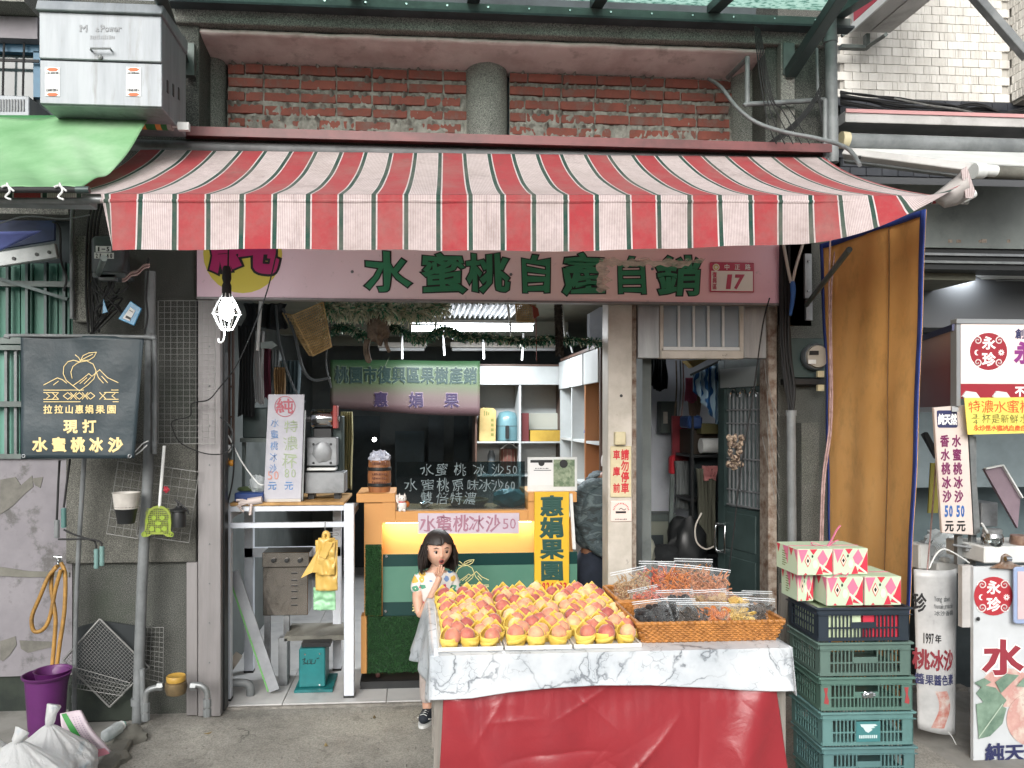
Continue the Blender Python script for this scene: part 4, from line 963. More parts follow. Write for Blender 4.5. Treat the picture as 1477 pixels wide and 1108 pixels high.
m = MB(); m.tube(pc([(76,320),(86,330),(88,375),(96,400),(92,420)],4.2,5),.006,6); single('black_cable','black cable drooping from the ledge behind the metal channel','cable',m,M['blackrub'])
m = MB(); m.tube(pc([(0,322),(40,312),(90,316),(130,310)],4.25,5),.004,6); single('grey_cable','grey cable strung along the ledge below the tarpaulin rod','cable',m,M['greypipe'])
tp = thing('garden_hose','long dirty yellow hose looped over a wall tap and down into the bucket','hose',P(86,975,4.3))
M['hose'] = mat('yellow_hose','#a27a38','#81602a',ns=14,rough=.6,grime='#4a3c25',gs=9,glo=.5,ghi=.7)
m = MB(); m.tube(pc([(88,812,4.32),(94,830,4.3),(93,880,4.28),(86,930,4.26),(80,972,4.24),(75,970,4.24),(78,930,4.26),(80,890,4.27),(74,850,4.29),(76,825,4.3),(83,816,4.3)],4.3,7),.0105,10); part('tube',m,M['hose'],tp,smooth=True)
m = MB(); m.tube(pc([(82,818,4.28),(70,832,4.27),(58,860,4.26),(46,890,4.26),(49,910,4.26),(62,908,4.26),(72,890,4.27),(80,850,4.28),(88,822,4.28)],4.3,7),.0105,10); part('loop',m,M['hose'],tp,smooth=True)
tp2 = thing('wall_tap','chrome wall tap from which the yellow hose hangs','tap',P(84,815,4.4))
m = MB(); m.tube([V(88,810,4.5),V(85,810,4.36),V(83,817,4.33)],.012,10); part('spout',m,M['chrome'],tp2,smooth=True)
m = MB(); m.ball(V(84,805,4.36),.016,10); m.tube([V(78,803,4.35),V(90,804,4.35)],.006,8); part('lever',m,M['chrome'],tp2,smooth=True)
M['purple'] = mat('purple_plastic','#56205a','#451a49',ns=4,rough=.45,grime='#3a2a3c',gs=9)
bu = thing('purple_bucket','purple plastic tub standing under the yellow hose','bucket',(XX(66,4.12),4.12,0))
def bucket(px,Y,pyt,rt,rb,h0=0.0):
    cx = XX(px,Y); zt_ = ZZ(px,pyt,Y)
    return cx,zt_
cx,zt_ = bucket(67,4.12,972,.12,.09)
m = MB(); m.lathe([(.078,.0),(.100,zt_ - .02),(.112,zt_ - .012),(.116,zt_),(.108,zt_ + .002),(.096,zt_ - .02),(.076,.012),(.001,.01)],(cx,4.12,0),32); part('tub',m,M['purple'],bu,smooth=True)
m = MB(); m.lathe([(.07,zt_ - .06),(.088,zt_ + .008),(.092,zt_ + .012),(.084,zt_ + .01),(.066,zt_ - .04),(.001,zt_ - .05)],(cx + .018,4.15,.0),28,0); part('inner_basin',m,M['purple'],bu,smooth=True)
m = MB(); ptext(m,'Tarimasenai',0,0,0,0,1) if 0 else None
m = MB(); marks(m,62,1003,77,1007,4.012,2); m2 = m
random.seed(31)
def blob(mb,c,rx,ry,rz,amp=.15,fr=3,n=24,seed=0,flat=None):
    b0 = len(mb.v); mb.ball((0,0,0),1,n)
    for i in range(b0,len(mb.v)):
        v = Vector(mb.v[i]); k = 1 + amp * noise.noise(v * fr + Vector((seed,0,0))) + amp * .5 * noise.noise(v * fr * 2.7 + Vector((0,seed,0)))
        p = Vector((v.x * rx * k,v.y * ry * k,v.z * rz * k)) + Vector(c)
        if flat is not None: p.z = max(p.z,flat)
        mb.v[i] = tuple(p)
    return mb
m = MB(); blob(m,(XX(165,3.9),3.9,.02),.07,.07,.035,.3,2,seed=3,flat=.0); single('rock','rough grey stone at the gutter beside the rubbish bags','stone',m,M['concrete'],smooth=True)
m = MB(); blob(m,(XX(182,4.15),4.15,.03),.10,.09,.055,.3,2,seed=8,flat=.0); single('rock','smaller grey stone at the corner of the concrete apron','stone',m,M['concrete'],smooth=True)
bt = thing('plastic_bottle','clear plastic bottle with a teal cap lying by the pier foot','bottle',P(160,1060,4.1))
a_,b_ = V(150,1064,4.0),V(176,1046,4.12)
d_ = (b_ - a_)
m = MB(); m.tube([a_,a_ + d_ * .1,a_ + d_ * .8,a_ + d_ * .9,b_],[.02,.032,.032,.022,.014],12); part('bottle_body',m,clearplastic('bottle_plastic','#b9c4c0',.35),bt,smooth=True)
m = MB(); m.tube([b_ - d_ * .1,b_],.024,12); part('neck_label',m,M['white'],bt); m = MB(); m.tube([b_,b_ + d_ * .1],.016,12); part('bottle_cap',m,mat('teal_cap','#5fa79b',rough=.4),bt)
n_ = N('white_poly_bag'); c_ = n_.ramp(n_.noise(5,5,.6),[(.3,'#f0f1f1'),(.56,'#e6e8e8'),(.64,'#c3d2da'),(.7,'#e2dfd6'),(.8,'#cfd0d4')]); n_.base(c_).set(Roughness=.38)
n_.bump(n_.noise(30,9,.72,n_.co((1.5,1.5,.6)),1.8),.9,.014); tl = n_.n('ShaderNodeBsdfTranslucent'); n_.l(c_,tl.inputs[0]); ms = n_.n('ShaderNodeMixShader'); ms.inputs[0].default_value = .35; n_.l(n_.b.outputs[0],ms.inputs[1]); n_.l(tl.outputs[0],ms.inputs[2]); n_.l(ms.outputs[0],n_.out.inputs[0]); M['polybag'] = n_.m
def tied_bag(label,c,rx,ry,rz,seed,topk=.16,lean=0):
    t = thing('rubbish_bag',label,'rubbish bag',(c[0],c[1],0)); m = MB(); nu,nv = 56,30
    def fn(u,v):
        a = 2 * pi * u; th = pi * v; r = sin(th) ** .8; z = -cos(th)
        pleat = .035 * sin(a * 17 + seed) * max(0,z) ** .7 + .03 * sin(a * 9 + 2 * seed)
        k = 1 + .05 * noise.noise(Vector((cos(a) * 11,sin(a) * 11,z * 7 + seed))) + .12 * noise.noise(Vector((cos(a) * 1.6,sin(a) * 1.6,z * 1.6 + seed))) + .06 * noise.noise(Vector((cos(a) * 5,sin(a) * 5,z * 4 + seed))) + pleat * (1 - abs(z) * .3)
        up = max(0,z); r *= (1 - .55 * up ** 3)
        return (c[0] + rx * r * k * cos(a) + lean * up * up,c[1] + ry * r * k * sin(a),max(.004,c[2] + rz * z * (1 + .2 * up ** 4)))
    m.surf(fn,110,56); part('bag_body',m,M['polybag'],t,smooth=True)
    top = Vector((c[0] + lean,c[1],c[2] + rz * 1.15)); m = MB(); m.tube([top - Vector((0,0,.04)),top,top + Vector((.004,0,topk * .35)),top + Vector((.012,0,topk * .7)),top + Vector((.02,.01,topk))],[.05,.014,.02,.024,.03],12)
    for i in range(len(m.v)): m.v[i] = tuple(Vector(m.v[i]) + Vector((rnd(-.004,.004),rnd(-.004,.004),rnd(-.004,.004))))
    part('bag_knot',m,M['polybag'],t,smooth=True); return t
tied_bag('white translucent rubbish bag tied with an upright knot, against the purple tub',(XX(74,3.5),3.5,.15),.18,.18,.17,1.3,.09,-.01)
tied_bag('bulging white rubbish bag with blue contents at the bottom left corner',(XX(24,3.25),3.25,.17),.22,.2,.18,4.1,.05)
tied_bag('small white rubbish bag at the very left edge',(XX(-22,3.35),3.35,.15),.15,.17,.19,7.7,.06)
tied_bag('low white rubbish bag in front of the flattened sack',(XX(112,3.2),3.2,.08),.12,.14,.12,9.2,.02)
M['sackprint'] = mat('sack_print','#c9bcc3','#b9aab3',ns=5,rough=.5)
sk = thing('flattened_sack','flattened white plastic sack with a green swoosh and pink edge behind the bags','sack',P(120,1060,3.6))
def skf(x,y,d=0): q = V(x,y,3.72); q.y += .02 * sin(x * .07) + .015 * sin(y * .1) - d; return q
def skq(u,v):
    a = (lerp(86,104,v),lerp(1030,1102,v)); b_ = (lerp(112,160,v),lerp(1028,1084,v)); return skf(lerp(a[0],b_[0],u),lerp(a[1],b_[1],u))
m = MB(); m.surf(skq,12,14); part('sheet',m,M['sackprint'],sk,smooth=True,solid=.02)
def skp(u,v,d): q = Vector(skq(u,v)); q.y -= .013 + d; return q
m = MB(); m.surf(lambda u,v: skp(.12 + .22 * u + .18 * sin(v * 3),v * .85,0),4,12); part('green_swoosh',m,mat('sack_green','#3c8b45',rough=.45),sk,smooth=True)
m = MB(); m.surf(lambda u,v: skp(u,.86 + .15 * v,0),10,3); part('pink_edge',m,mat('sack_pink','#c98592',rough=.45),sk,smooth=True)
M['lilacink'] = mat('lilac_print','#9d8b9f',rough=.5)
for r_ in range(3):
    m = MB()
    for k in range(16):
        v0 = .1 + k * .045; m.add([skp(.55 + r_ * .13,v0,.001),skp(.6 + r_ * .13,v0,.001),skp(.6 + r_ * .13,v0 + .02,.001),skp(.55 + r_ * .13,v0 + .02,.001)],[(0,1,2,3)])
    part('print',m,M['lilacink'],sk,kind='stuff')
# ================================================================== INSIDE THE SHOP
M['tubelight'] = emit('lit_tube','#f1f6ff',14)
def area(name,loc,sx,sy,energy,color,rot,parent):
    l = bpy.data.lights.new(name,'AREA'); l.shape = 'RECTANGLE'; l.size = sx; l.size_y = sy; l.energy = energy; l.color = color
    o = bpy.data.objects.new(name,l); COL.objects.link(o); o.parent = parent; o.location = Vector(loc) - wloc(parent); o.rotation_euler = rot; return o
tl_ = thing('ceiling_light','lit white fluorescent ceiling light behind the tinsel garland','ceiling light',P(680,478,6.0))
m = MB(); m.pbox(590,461,772,466,5.96,.12); part('fitting',m,M['white'],tl_,bev=.003)
m = MB(); m.tube([V(594,474,6.0),V(768,474,6.0)],.022,12); part('tube',m,M['tubelight'],tl_)
area('tube_lamp',V(680,482,6.0),1.0,.1,44,(.93,.96,1),(0,0,0),tl_)
for x0,x1,lb in ((545,614,'unlit ceiling light fitting left, further back in the shop'),(650,802,'unlit ceiling light fitting right, further back in the shop')):
    t = thing('ceiling_light',lb,'ceiling light',P((x0 + x1) / 2,505,6.8)); m = MB(); m.pbox(x0,494,x1,501,6.8,.12); part('fitting',m,M['pillar'],t)
    m = MB(); m.tube([V(x0 + 2,504,6.85),V(x1 - 2,504,6.85)],.015,10); part('tube',m,M['white'],t)
m = MB()
m.surf(lambda u,v: (lerp(XX(600,5.6),XX(745,5.6),u),lerp(5.2,6.0,v),2.46 + .012 * sin(u * 120)),160,2); single('corrugated_panel','pale corrugated ceiling panel above the fluorescent light','panel',m,M['alu'],smooth=True)
random.seed(17)
for k,(a,b,c,d) in enumerate([(555,435,555,488),(633,436,626,486),(732,436,738,488),(810,437,816,490),(580,478,580,518),(639,479,641,513),(697,486,698,518),(755,481,753,520),(818,479,826,509)]):
    Y = 5.2 if k < 4 else 6.3
    m = MB(); m.tube([V(a,b,Y),V(c,d,Y)],.0075 if k < 4 else .0085,8)
    single('hanging_rod',('white rod hanging from the ceiling, number from the left in the front row: %s' if k < 4 else 'white rod hanging from the ceiling further back, counted from the left: %s') % ['first','second','third','fourth','first','second','third','fourth','fifth'][k],'rod',m,M['white'],group='white rods hanging from the shop ceiling',smooth=True)
def tinsel(label,pts,Y,R,dens,mats,name='tinsel_garland'):
    cp_ = pc(pts,Y,10); ms = [MB() for _ in mats]
    for i in range(int(dens * len(cp_))):
        k = rnd(0,len(cp_) - 1.01); p = cp_[int(k)].lerp(cp_[int(k) + 1],k % 1)
        d = Vector((rnd(-1,1),rnd(-1,1),rnd(-1,1))).normalized(); L = R * rnd(.5,1.25); s = Vector((rnd(-1,1),rnd(-1,1),rnd(-1,1))).normalized() * .0045
        q = random.choice(ms); q.add([p - s,p + s,p + d * L + s + Vector((0,0,-.3 * L)),p + d * L - s + Vector((0,0,-.3 * L))],[(0,1,2,3)])
    t = thing(name,label,'garland',cp_[len(cp_) // 2])
    for q,mm in zip(ms,mats):
        if q.v: part('tinsel',q,mm,t,kind='stuff')
TG = [mat('green_tinsel','#4c8a69',metal=.15,rough=.3),mat('dark_tinsel','#2c5a45',rough=.4),mat('silver_tinsel','#d6d4bd',metal=.3,rough=.3)]
tinsel('thick bushy silver green tinsel at the top of the shop opening',[(470,440),(510,446),(545,442),(590,448),(640,440)],4.9,.075,90,[TG[0],TG[2],TG[2],TG[2]])
tinsel('green tinsel garland swagged across in front of the lit tube',[(470,478),(500,470),(530,484),(565,470),(605,489),(640,474),(670,484),(710,486),(760,492),(800,488),(870,494)],5.1,.04,50,[TG[0],TG[1],TG[1],TG[2]])
M['bamboo'] = mat('bamboo','#b89c6c','#8f7448',ns=20,rough=.6); M['root'] = mat('dried_root','#77685a','#4a3f35',ns=18,rough=.9,bs=50,bump=1,bd=.01)
def weave(t,q,n1,n2,r):
    q = [V(*p) for p in q]
    def bl(u,v): return (q[0].lerp(q[1],u)).lerp(q[3].lerp(q[2],u),v)
    m = MB()
    for i in range(n1 + 1): u = i / n1; m.tube([bl(u,0),bl(u,1)],r,4)
    for j in range(n2 + 1): v = j / n2; m.tube([bl(0,v),bl(1,v)],r,4)
    for i in range(-n2,n1 + 1):
        u0 = max(0,i) / n1; v0 = max(0,-i) / n2; k = min(n1 - max(0,i),n2 - max(0,-i))
        if k > 0: m.tube([bl(u0,v0),bl(u0 + k / n1,v0 + k / n2)],r * .8,4)
    part('weave',m,M['bamboo'],t,kind='stuff')
    for a_,b_ in zip(q,q[1:] + q[:1]): m = MB(); m.tube([a_,b_],r * 2.6,6); part('frame_bar',m,M['bamboo'],t)
t = thing('woven_basket','open weave bamboo basket hanging tilted at the top left of the shop','basket',P(445,515,4.85))
weave(t,[(422,455,4.8),(466,436,4.8),(478,500,4.8),(452,513,4.8)],14,16,.0018)
weave(t,[(422,455,4.8),(452,513,4.8),(446,512,5.0),(408,452,5.0)],12,4,.0022)
t = thing('woven_basket','small bamboo basket hanging right of the fluorescent light','basket',P(758,468,5.1))
weave(t,[(744,437,5.1),(772,437,5.1),(770,464,5.1),(746,463,5.1)],9,8,.003)
m = MB(); m.tube(pc([(764,440),(774,448),(773,462),(774,520)],5.08,4),.003,6); m.ppoly([(768,440),(776,445),(778,455),(770,460)],5.07,.02); single('pull_cord','pull cord with a red brown tag beside the small basket','cord',m,mat('rust_tag','#8d3a2a',rough=.6))
m = MB(); blob(m,V(545,468,4.95),.07,.07,.12,.35,2.5,20,2); m.tube(pc([(535,450),(527,440),(524,430)],4.95,3),.03,8); m.tube(pc([(530,490),(528,505),(533,524)],4.95,4),[.02] * 8 + [.006],8); m.tube(pc([(556,490),(558,500),(562,508)],4.95,4),.012,8)
single('dried_root','gnarled dried brown root hanging under the tinsel','dried root',m,M['root'],smooth=True)
m = MB(); nn = 40
for k in range(1400):
    z = rnd(437,512); p = V(806 + (z - 470) * .03,z,5.0); a = rnd(0,6.28); d = Vector((cos(a),sin(a),rnd(-1,.2))) * .028
    m.add([p,p + d + Vector((0,0,.004)),p + d],[(0,1,2)])
m.tube([V(805,437,5.0),V(808,510,5.0)],.02,8); single('hanging_brush','long furry dark brush hanging near the right cabinet','brush',m,mat('brown_bristle','#4a443d','#2e2a26',ns=40,rough=1))
for k,(pts,w) in enumerate(([[(408,445),(424,480),(436,530),(452,548),(476,545)],5],[[(398,440),(404,500),(424,560),(440,580)],4],[[(470,437),(476,470),(470,520),(478,560)],3])):
    m = MB(); m.tube(pc(pts,4.95,6),.008 * w / 4,6); single('hanging_strap',['dark strap looping under the tilted bamboo basket','dark strap sagging left of the tilted bamboo basket','thin dark strap right of the tilted bamboo basket'][k],'strap',m,M['greyplastic'])
n_ = N('grower_banner'); sp = n_.n('ShaderNodeSeparateXYZ'); n_.l(n_.co((1,1,1)),sp.inputs[0])
c_ = n_.ramp(n_.math('ADD',n_.math('MULTIPLY',sp.outputs[2],2.0),n_.math('MULTIPLY',n_.noise(3),.12)),[(.1,'#4d3a3e'),(.35,'#4e433f'),(.55,'#3b482f'),(.95,'#244228')]); n_.base(c_).set(Roughness=.5); M['gbanner'] = n_.m
YG = 6.55
gb = thing('shop_banner','green to pink banner with dark characters hanging inside the shop','banner',P(583,596,YG))
def gpt(px,py,d=0): q = V(px,py,YG); q.y += .02 * sin((px - 470) * .045) - d; return q
m = MB(); m.surf(lambda u,v: gpt(lerp(476,692,u),lerp(lerp(519,521,u),lerp(588,600,sin(u * pi * .5)),v)),40,6); part('sheet',m,M['gbanner'],gb,smooth=True,solid=.002)
def gtext(s,xs,y0,y1,b,mat1,mat2,w):
    a,c = MB(),MB()
    for i,(ch,x) in enumerate(zip(s,xs)):
        for mm,bb,dd in ((a,.06,.004),(c,b,.007)):
            put(mm,ch,bb,0,0,1,1,lambda u,q,d: gpt(lerp(x,x + w,u),lerp(y1,y0,q) + (x - 480) * .008,dd + d),.001,.03,0,0,0,i)
    part('character_outline',a,mat1,gb); part('characters',c,mat2,gb)
gtext('桃園市復興區果樹產銷',[483 + k * 20.6 for k in range(10)],528,553,.035,mat('pale_outline','#5b6953',rough=.5),mat('deep_teal_ink','#0b2723',rough=.6),20)
gtext('惠娟果',[539,590,641],565,587,.035,mat('pale_pink_outline','#7b6972',rough=.5),mat('violet_ink','#251a36',rough=.5),21)
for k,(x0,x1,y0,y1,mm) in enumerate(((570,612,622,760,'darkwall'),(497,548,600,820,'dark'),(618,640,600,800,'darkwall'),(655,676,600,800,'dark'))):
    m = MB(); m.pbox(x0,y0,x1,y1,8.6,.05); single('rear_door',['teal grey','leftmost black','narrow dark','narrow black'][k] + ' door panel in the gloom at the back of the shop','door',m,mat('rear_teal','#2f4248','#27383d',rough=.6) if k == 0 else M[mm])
m = MB(); m.ball(V(540,634,8.0),.022,10); single('small_lamp','tiny lit white lamp shining in the dark at the back','lamp',m,emit('spot','#ffffff',20))
M['cabwhite'] = mat('cabinet_white','#a7abaa','#999d9c',ns=2,rough=.45); M['cabbrown'] = mat('cabinet_brown','#4e3a30','#3e2d25',ns=4,streak=True,rough=.5); M['caborange'] = mat('cabinet_orange_side','#8c5a30',rough=.5)
cb = thing('display_cabinet','white and brown open shelving cabinet at the back right of the shop','cabinet',P(750,800,6.6))
YC = 6.6
m = MB(); m.pbox(687,527,815,820,YC + .34,.02); part('back_panel',m,M['cabwhite'],cb)
m = MB(); m.pbox(685.5,525.5,816,528,YC - .01,.36); part('top',m,M['cabbrown'],cb)
for x0,x1 in ((685.5,688),(812,816)): m = MB(); m.pbox(x0,528,x1,820,YC,.35); part('side',m,M['cabbrown'],cb)
m = MB(); m.pbox(688,528.5,812,555,YC - .005,.02); part('cupboard_door',m,M['cabwhite'],cb,bev=.002)
m = MB(); m.pbox(748.5,555,751.5,820,YC + .005,.33); part('divider',m,M['cabwhite'],cb)
for x0,x1,ys in ((688,748.5,(637,685,735)),(751.5,812,(637,685,735))):
    for y in ys[:]:
        m = MB(); m.pbox(x0,y,x1,y + 2.2,YC + .01,.32); part('shelf',m,M['cabwhite'],cb)
XW = XX(872,5.0); xw = lambda Y: XX(817,6.6)
rc = thing('wall_cabinet','tall brown and white shelf cabinet along the right wall of the shop','cabinet',(XX(817,6.6),5.8,TF))
cx = 1.235; ztop = ZZ(860,500,5.15)
y0_,y1_ = 5.12,6.58
m = MB(); m.box(cx,1.37,y0_,y0_ + .03,TF,ztop); part('end_panel',m,M['cabbrown'],rc)
m = MB(); m.box(1.352,1.368,y0_ + .03,y1_,TF,ztop); part('back_panel',m,M['cabwhite'],rc)
for k in range(1,4):
    yy = lerp(y0_,y1_,k / 3); m = MB(); m.box(cx,1.35,yy - .03,yy,TF,ztop - .2); part('upright',m,M['caborange'] if k == 1 else M['cabwhite'],rc)
for k in range(3):
    a_,b_ = lerp(y0_,y1_,k / 3) + .03,lerp(y0_,y1_,(k + 1) / 3) - .03
    m = MB(); m.box(cx - .01,cx + .01,a_,b_ + .025,ztop - .24,ztop - .01); part('cupboard_door',m,M['cabwhite'],rc,bev=.002)
    for zz in (.45,.85,1.18,1.5): m = MB(); m.box(cx + .004,1.35,a_,b_,zz,zz + .018); part('shelf',m,M['cabwhite'],rc)
m = MB(); m.box(cx,1.37,y0_,y1_,ztop - .0,ztop + .02); part('top',m,M['cabbrown'],rc)
for k,(yy,zz,s_,mm,lb,nm) in enumerate([(5.75,1.518,(.16,.14,.16),'ink_blue','blue folded cloth on the upper shelf of the wall cabinet','cloth_bundle'),(5.4,1.198,(.1,.1,.3),'ink_purple','purple plastic bag hanging in the wall cabinet','plastic_bag'),(5.35,.868,(.14,.12,.2),'white','white plastic bag on the wall cabinet shelf','plastic_bag')]):
    m = MB(); blob(m,(cx + .12,yy,zz + s_[2] / 2),s_[0] / 2,s_[1] / 2,s_[2] / 2,.3,2,14,k); single(nm,lb,'bag' if k else 'cloth',m,M[mm],smooth=True)
Yc = 6.66
t = thing('carton','kraft paper carton with dark markings left of the air fryer','box',P(702,637,Yc))
M['kraft'] = mat('kraft','#a8935f','#97834f',rough=.7)
m = MB(); m.ppoly([(692,590),(697,588),(712,589),(716,593),(715,637),(691,637)],Yc,.16); part('carton_body',m,M['kraft'],t,bev=.004)
m = MB(); marks(m,698,592,706,600,Yc - .002,3)
for k in range(4): m.pbox(708,604 + k * 7,712,608 + k * 7,Yc - .002,.001)
part('print',m,M['ink_olive'],t,kind='stuff')
af = thing('air_fryer','pale blue air fryer on the cabinet shelf','air fryer',P(732,637,Yc + .12))
M['fryer'] = mat('pale_blue_plastic','#587a80',rough=.3)
zb_,zt_ = ZZ(732,636.5,Yc + .1),ZZ(732,593,Yc + .1); H = zt_ - zb_
m = MB(); m.lathe([(.075,zb_),(.098,zb_ + .03 * H),(.104,zb_ + .45 * H),(.095,zb_ + .75 * H),(.07,zb_ + .95 * H),(.02,zt_)],(XX(732,Yc + .1),Yc + .12,0),24); part('body',m,M['fryer'],af,smooth=True)
m = MB(); m.lathe([(.1055,zb_ + .5 * H),(.1055,zb_ + .515 * H)],(XX(732,Yc + .1),Yc + .12,0),24); part('seam',m,M['greyplastic'],af)
m = MB(); m.pbox(729.5,614,734.5,633,Yc - .02,.04); part('drawer_handle',m,M['black'],af,bev=.004)
m = MB(); m.lathe([(.022,0),(.024,.008),(.012,.014)],P(732.5,604,Yc + .045),16,R=Matrix.Rotation(pi / 2,3,'X')); part('dial',m,M['chrome'],af,smooth=True)
for x0,x1,y0,y1,mm,lb in ((752.5,763,596,637,mat('maroon','#5c2425',rough=.6),'maroon box standing right of the air fryer shelf'),(765,811,621,637,mat('ochre','#a98b35','#937729',rough=.6),'ochre yellow crate on the right cabinet shelf'),(756,810,596,620,mat('pale_card','#b5b8ad',rough=.6),'pale card leaning behind the ochre crate'),(722,748,646,684,mat('brown_slats','#5a332a',rough=.6),'reddish brown ribbed lantern on the lower cabinet shelf'),(703,716,650,684,M['greyplastic'],'grey steel flask on the lower cabinet shelf')):
    if 'lantern' in lb:
        t = thing('bamboo_lantern',lb,'lantern',P(735,684,Yc)); m = MB(); m.lathe([(.06,ZZ(735,684,Yc)),(.075,ZZ(735,665,Yc)),(.068,ZZ(735,648,Yc))],(XX(735,Yc),Yc + .1,0),14); part('body',m,mm,t)
        for k in range(14): a = 2 * pi * k / 14; m = MB(); m.tube([(XX(735,Yc) + .078 * cos(a),Yc + .1 + .078 * sin(a),ZZ(735,684,Yc)),(XX(735,Yc) + .076 * cos(a),Yc + .1 + .076 * sin(a),ZZ(735,648,Yc))],.003,4); part('slat',m,M['root'],t)
        m = MB(); m.tube(pc([(722,648),(735,640),(748,648)],Yc + .05,4),.004,6); part('handle',m,M['white'],t); continue
    m = MB()
    if 'flask' in lb: m.lathe([(.035,ZZ(710,y1,Yc)),(.035,ZZ(710,y0 + 8,Yc)),(.02,ZZ(710,y0,Yc))],(XX(710,Yc),Yc + .08,0),14)
    else: m.pbox(x0,y0,x1,y1,Yc + (.2 if 'card' in lb else 0),.1)
    single({'maroon': 'box','ochre': 'storage_crate','pale': 'card','grey': 'flask'}[lb.split()[0]],lb,lb.split()[1] if 'ochre' not in lb else 'crate',m,mm,bev=0 if 'flask' in lb else .003)
random.seed(8)
def drape(label,x0,x1,y0,y1,Y,mm,name='hanging_cloth',cat='cloth',folds=5,amp=.02):
    m = MB(); s_ = rnd(0,9)
    def fn(u,v):
        q = V(lerp(x0,x1,.5 + (u - .5) * (1 + .12 * sin(v * 5 + s_))),lerp(y0,y1,v) + 2 * sin(u * 7 + s_) * v,Y); q.y += amp * sin(u * folds * 2 * pi + s_ + v) + amp * noise.noise(Vector((u * 3,v * 3,s_))); return q
    m.surf(fn,26,14); return single(name,label,cat,m,mm,solid=.004,smooth=True)
cl = lambda c,n='cloth': mat(n,c,rough=.9,bs=30,bump=.3)
drape('white towel hanging in the dark left corner of the shop',366,380,478,582,4.9,cl('#a9abac'))
drape('maroon cloth hanging beside the white towel',380,390,496,575,4.95,cl('#5a2338'))
drape('grey white shirt bunched under the strap',384,404,505,572,5.0,cl('#7d8486'))
drape('tan cardboard coloured cloth hanging in the left corner',396,411,530,590,4.95,cl('#7d6442'))
drape('blue grey plastic sheet hanging beside the tan cloth',406,432,520,600,5.05,cl('#46585e'))
drape('dark coat hanging behind the jamb at the left',344,366,470,600,4.85,cl('#1e2224'))
drape('dark bundle of clothes under the ceiling at the left',352,412,438,474,5.2,cl('#24282b'))
m = MB(); m.tube([V(376,434,4.8),V(371,506,4.8)],.011,8); single('hanging_rod','pale tilted rod hanging left of the bamboo basket','rod',m,M['white'],smooth=True)
m = MB(); m.ppoly([(376,494),(392,492),(400,498),(392,503),(376,502)],4.78,.02); single('metal_bracket','greenish metal bracket on the tilted rod','bracket',m,M['greensteel'])
wf = thing('glazed_screen','brown wooden frame with a mossy pane just inside the shutter guide','frame',P(325,640,4.7))
for x0,x1 in ((318,321),(328,331),(334,337)): m = MB(); m.pbox(x0,470,x1,640,4.7,.03); part('upright',m,M['cabbrown'],wf)
for y in (556,600,638): m = MB(); m.pbox(318,y,337,y + 3,4.69,.03); part('rail',m,M['cabbrown'],wf)
m = MB(); m.pbox(321,480,328,556,4.72,.01); part('pane',m,mat('mossy_pane','#5d6b50',rough=.3),wf)
t = thing('ladle_rack','white plastic scoops with two orange balls beside the shutter guide','utensil rack',P(328,700,4.6))
for x,y in ((325,663),(334,668)): m = MB(); m.ball(V(x,y,4.6),.02,12); part('orange_ball',m,mat('amber_plastic','#c88a33',rough=.4),t,smooth=True)
m = MB(); m.lathe([(.02,-.012),(.03,0),(.026,.012)],V(326,648,4.6),14,R=Matrix.Rotation(1.2,3,'X')); part('scoop',m,M['white'],t,smooth=True)
m = MB(); m.tube([V(322,672,4.6),V(319,700,4.6),V(316,745,4.58)],[.028,.022,.012],10); part('scoop_handle',m,M['white'],t,smooth=True)
m = MB(); m.tube(pc([(316,612),(330,630),(348,665),(370,695),(380,700)],4.6,6),.004,6); single('white_cable','white cable drooping from the shutter guide towards the price board','cable',m,M['white'],smooth=True)
m = MB(); m.tube(pc([(312,600),(328,612),(337,640),(336,690),(326,735)],4.58,6),.005,6); single('black_cable','black cable looping down inside the shutter guide','cable',m,M['blackrub'],smooth=True)
wt = thing('white_steel_table','tall white steel table with sign board and ice machine on it','table',(XX(414,4.7),4.7,TF))
Ya,Yb2 = 4.62,5.12
for x0,x1,Y in ((318.5,332.5,Ya),(496,510.5,Ya),(352,365,Yb2),(480,492,Yb2)):
    m = MB(); c = (x0 + x1) / 2; m.box(XX(x0,Y),XX(x1,Y),Y,Y + .055,TF + .01,ZZ(c,727,Y) if Y == Ya else 1.13); part('leg',m,M['whitesteel'],wt,bev=.003)
    m = MB(); m.box(XX(x0,Y) - .002,XX(x1,Y) + .002,Y - .002,Y + .057,TF,TF + .012); part('foot',m,M['black'],wt)
for y0,y1 in ((730,737.5),(754,761.5)): m = MB(); m.pbox(332.5,y0,496,y1,Ya + .008,.03); part('rail',m,M['whitesteel'],wt,bev=.002)
for x in (325,503): m = MB(); m.box(XX(x,Ya) - .02,XX(x,Ya) + .02,Ya + .055,Yb2,1.09,1.13); part('side_rail',m,M['whitesteel'],wt)
m = MB(); m.box(XX(331,Ya),XX(497,Ya),Ya + .0,Yb2 + .05,ZZ(414,729.5,Ya),ZZ(414,725,Ya)); part('table_top',m,M['wood'],wt,bev=.003)
m = MB(); m.box(XX(352,Yb2),XX(492,Yb2),Yb2,Yb2 + .05,.78,.84); part('rear_rail',m,M['whitesteel'],wt)
ZT = ZZ(414,725,Ya)
pb = thing('price_board','white price board hand lettered in red, blue and green on the white table','sign board',P(408,726,4.68))
m = MB(); m.ppoly([(387,569),(439,569),(434,726),(380,724)],4.68,.012); part('board',m,mat('board_white','#b0b0b7','#a3a3ad',ns=5,rough=.4),pb,bev=.002)
m = MB(); m.ppoly([(439.3,592),(441,592),(437,722),(434.5,722)],4.69,.02); part('board_edge',m,M['alu'],pb)
m = MB(); m.pbox(385,720,434,727,4.665,.012); part('support_strip',m,M['pillar'],pb)
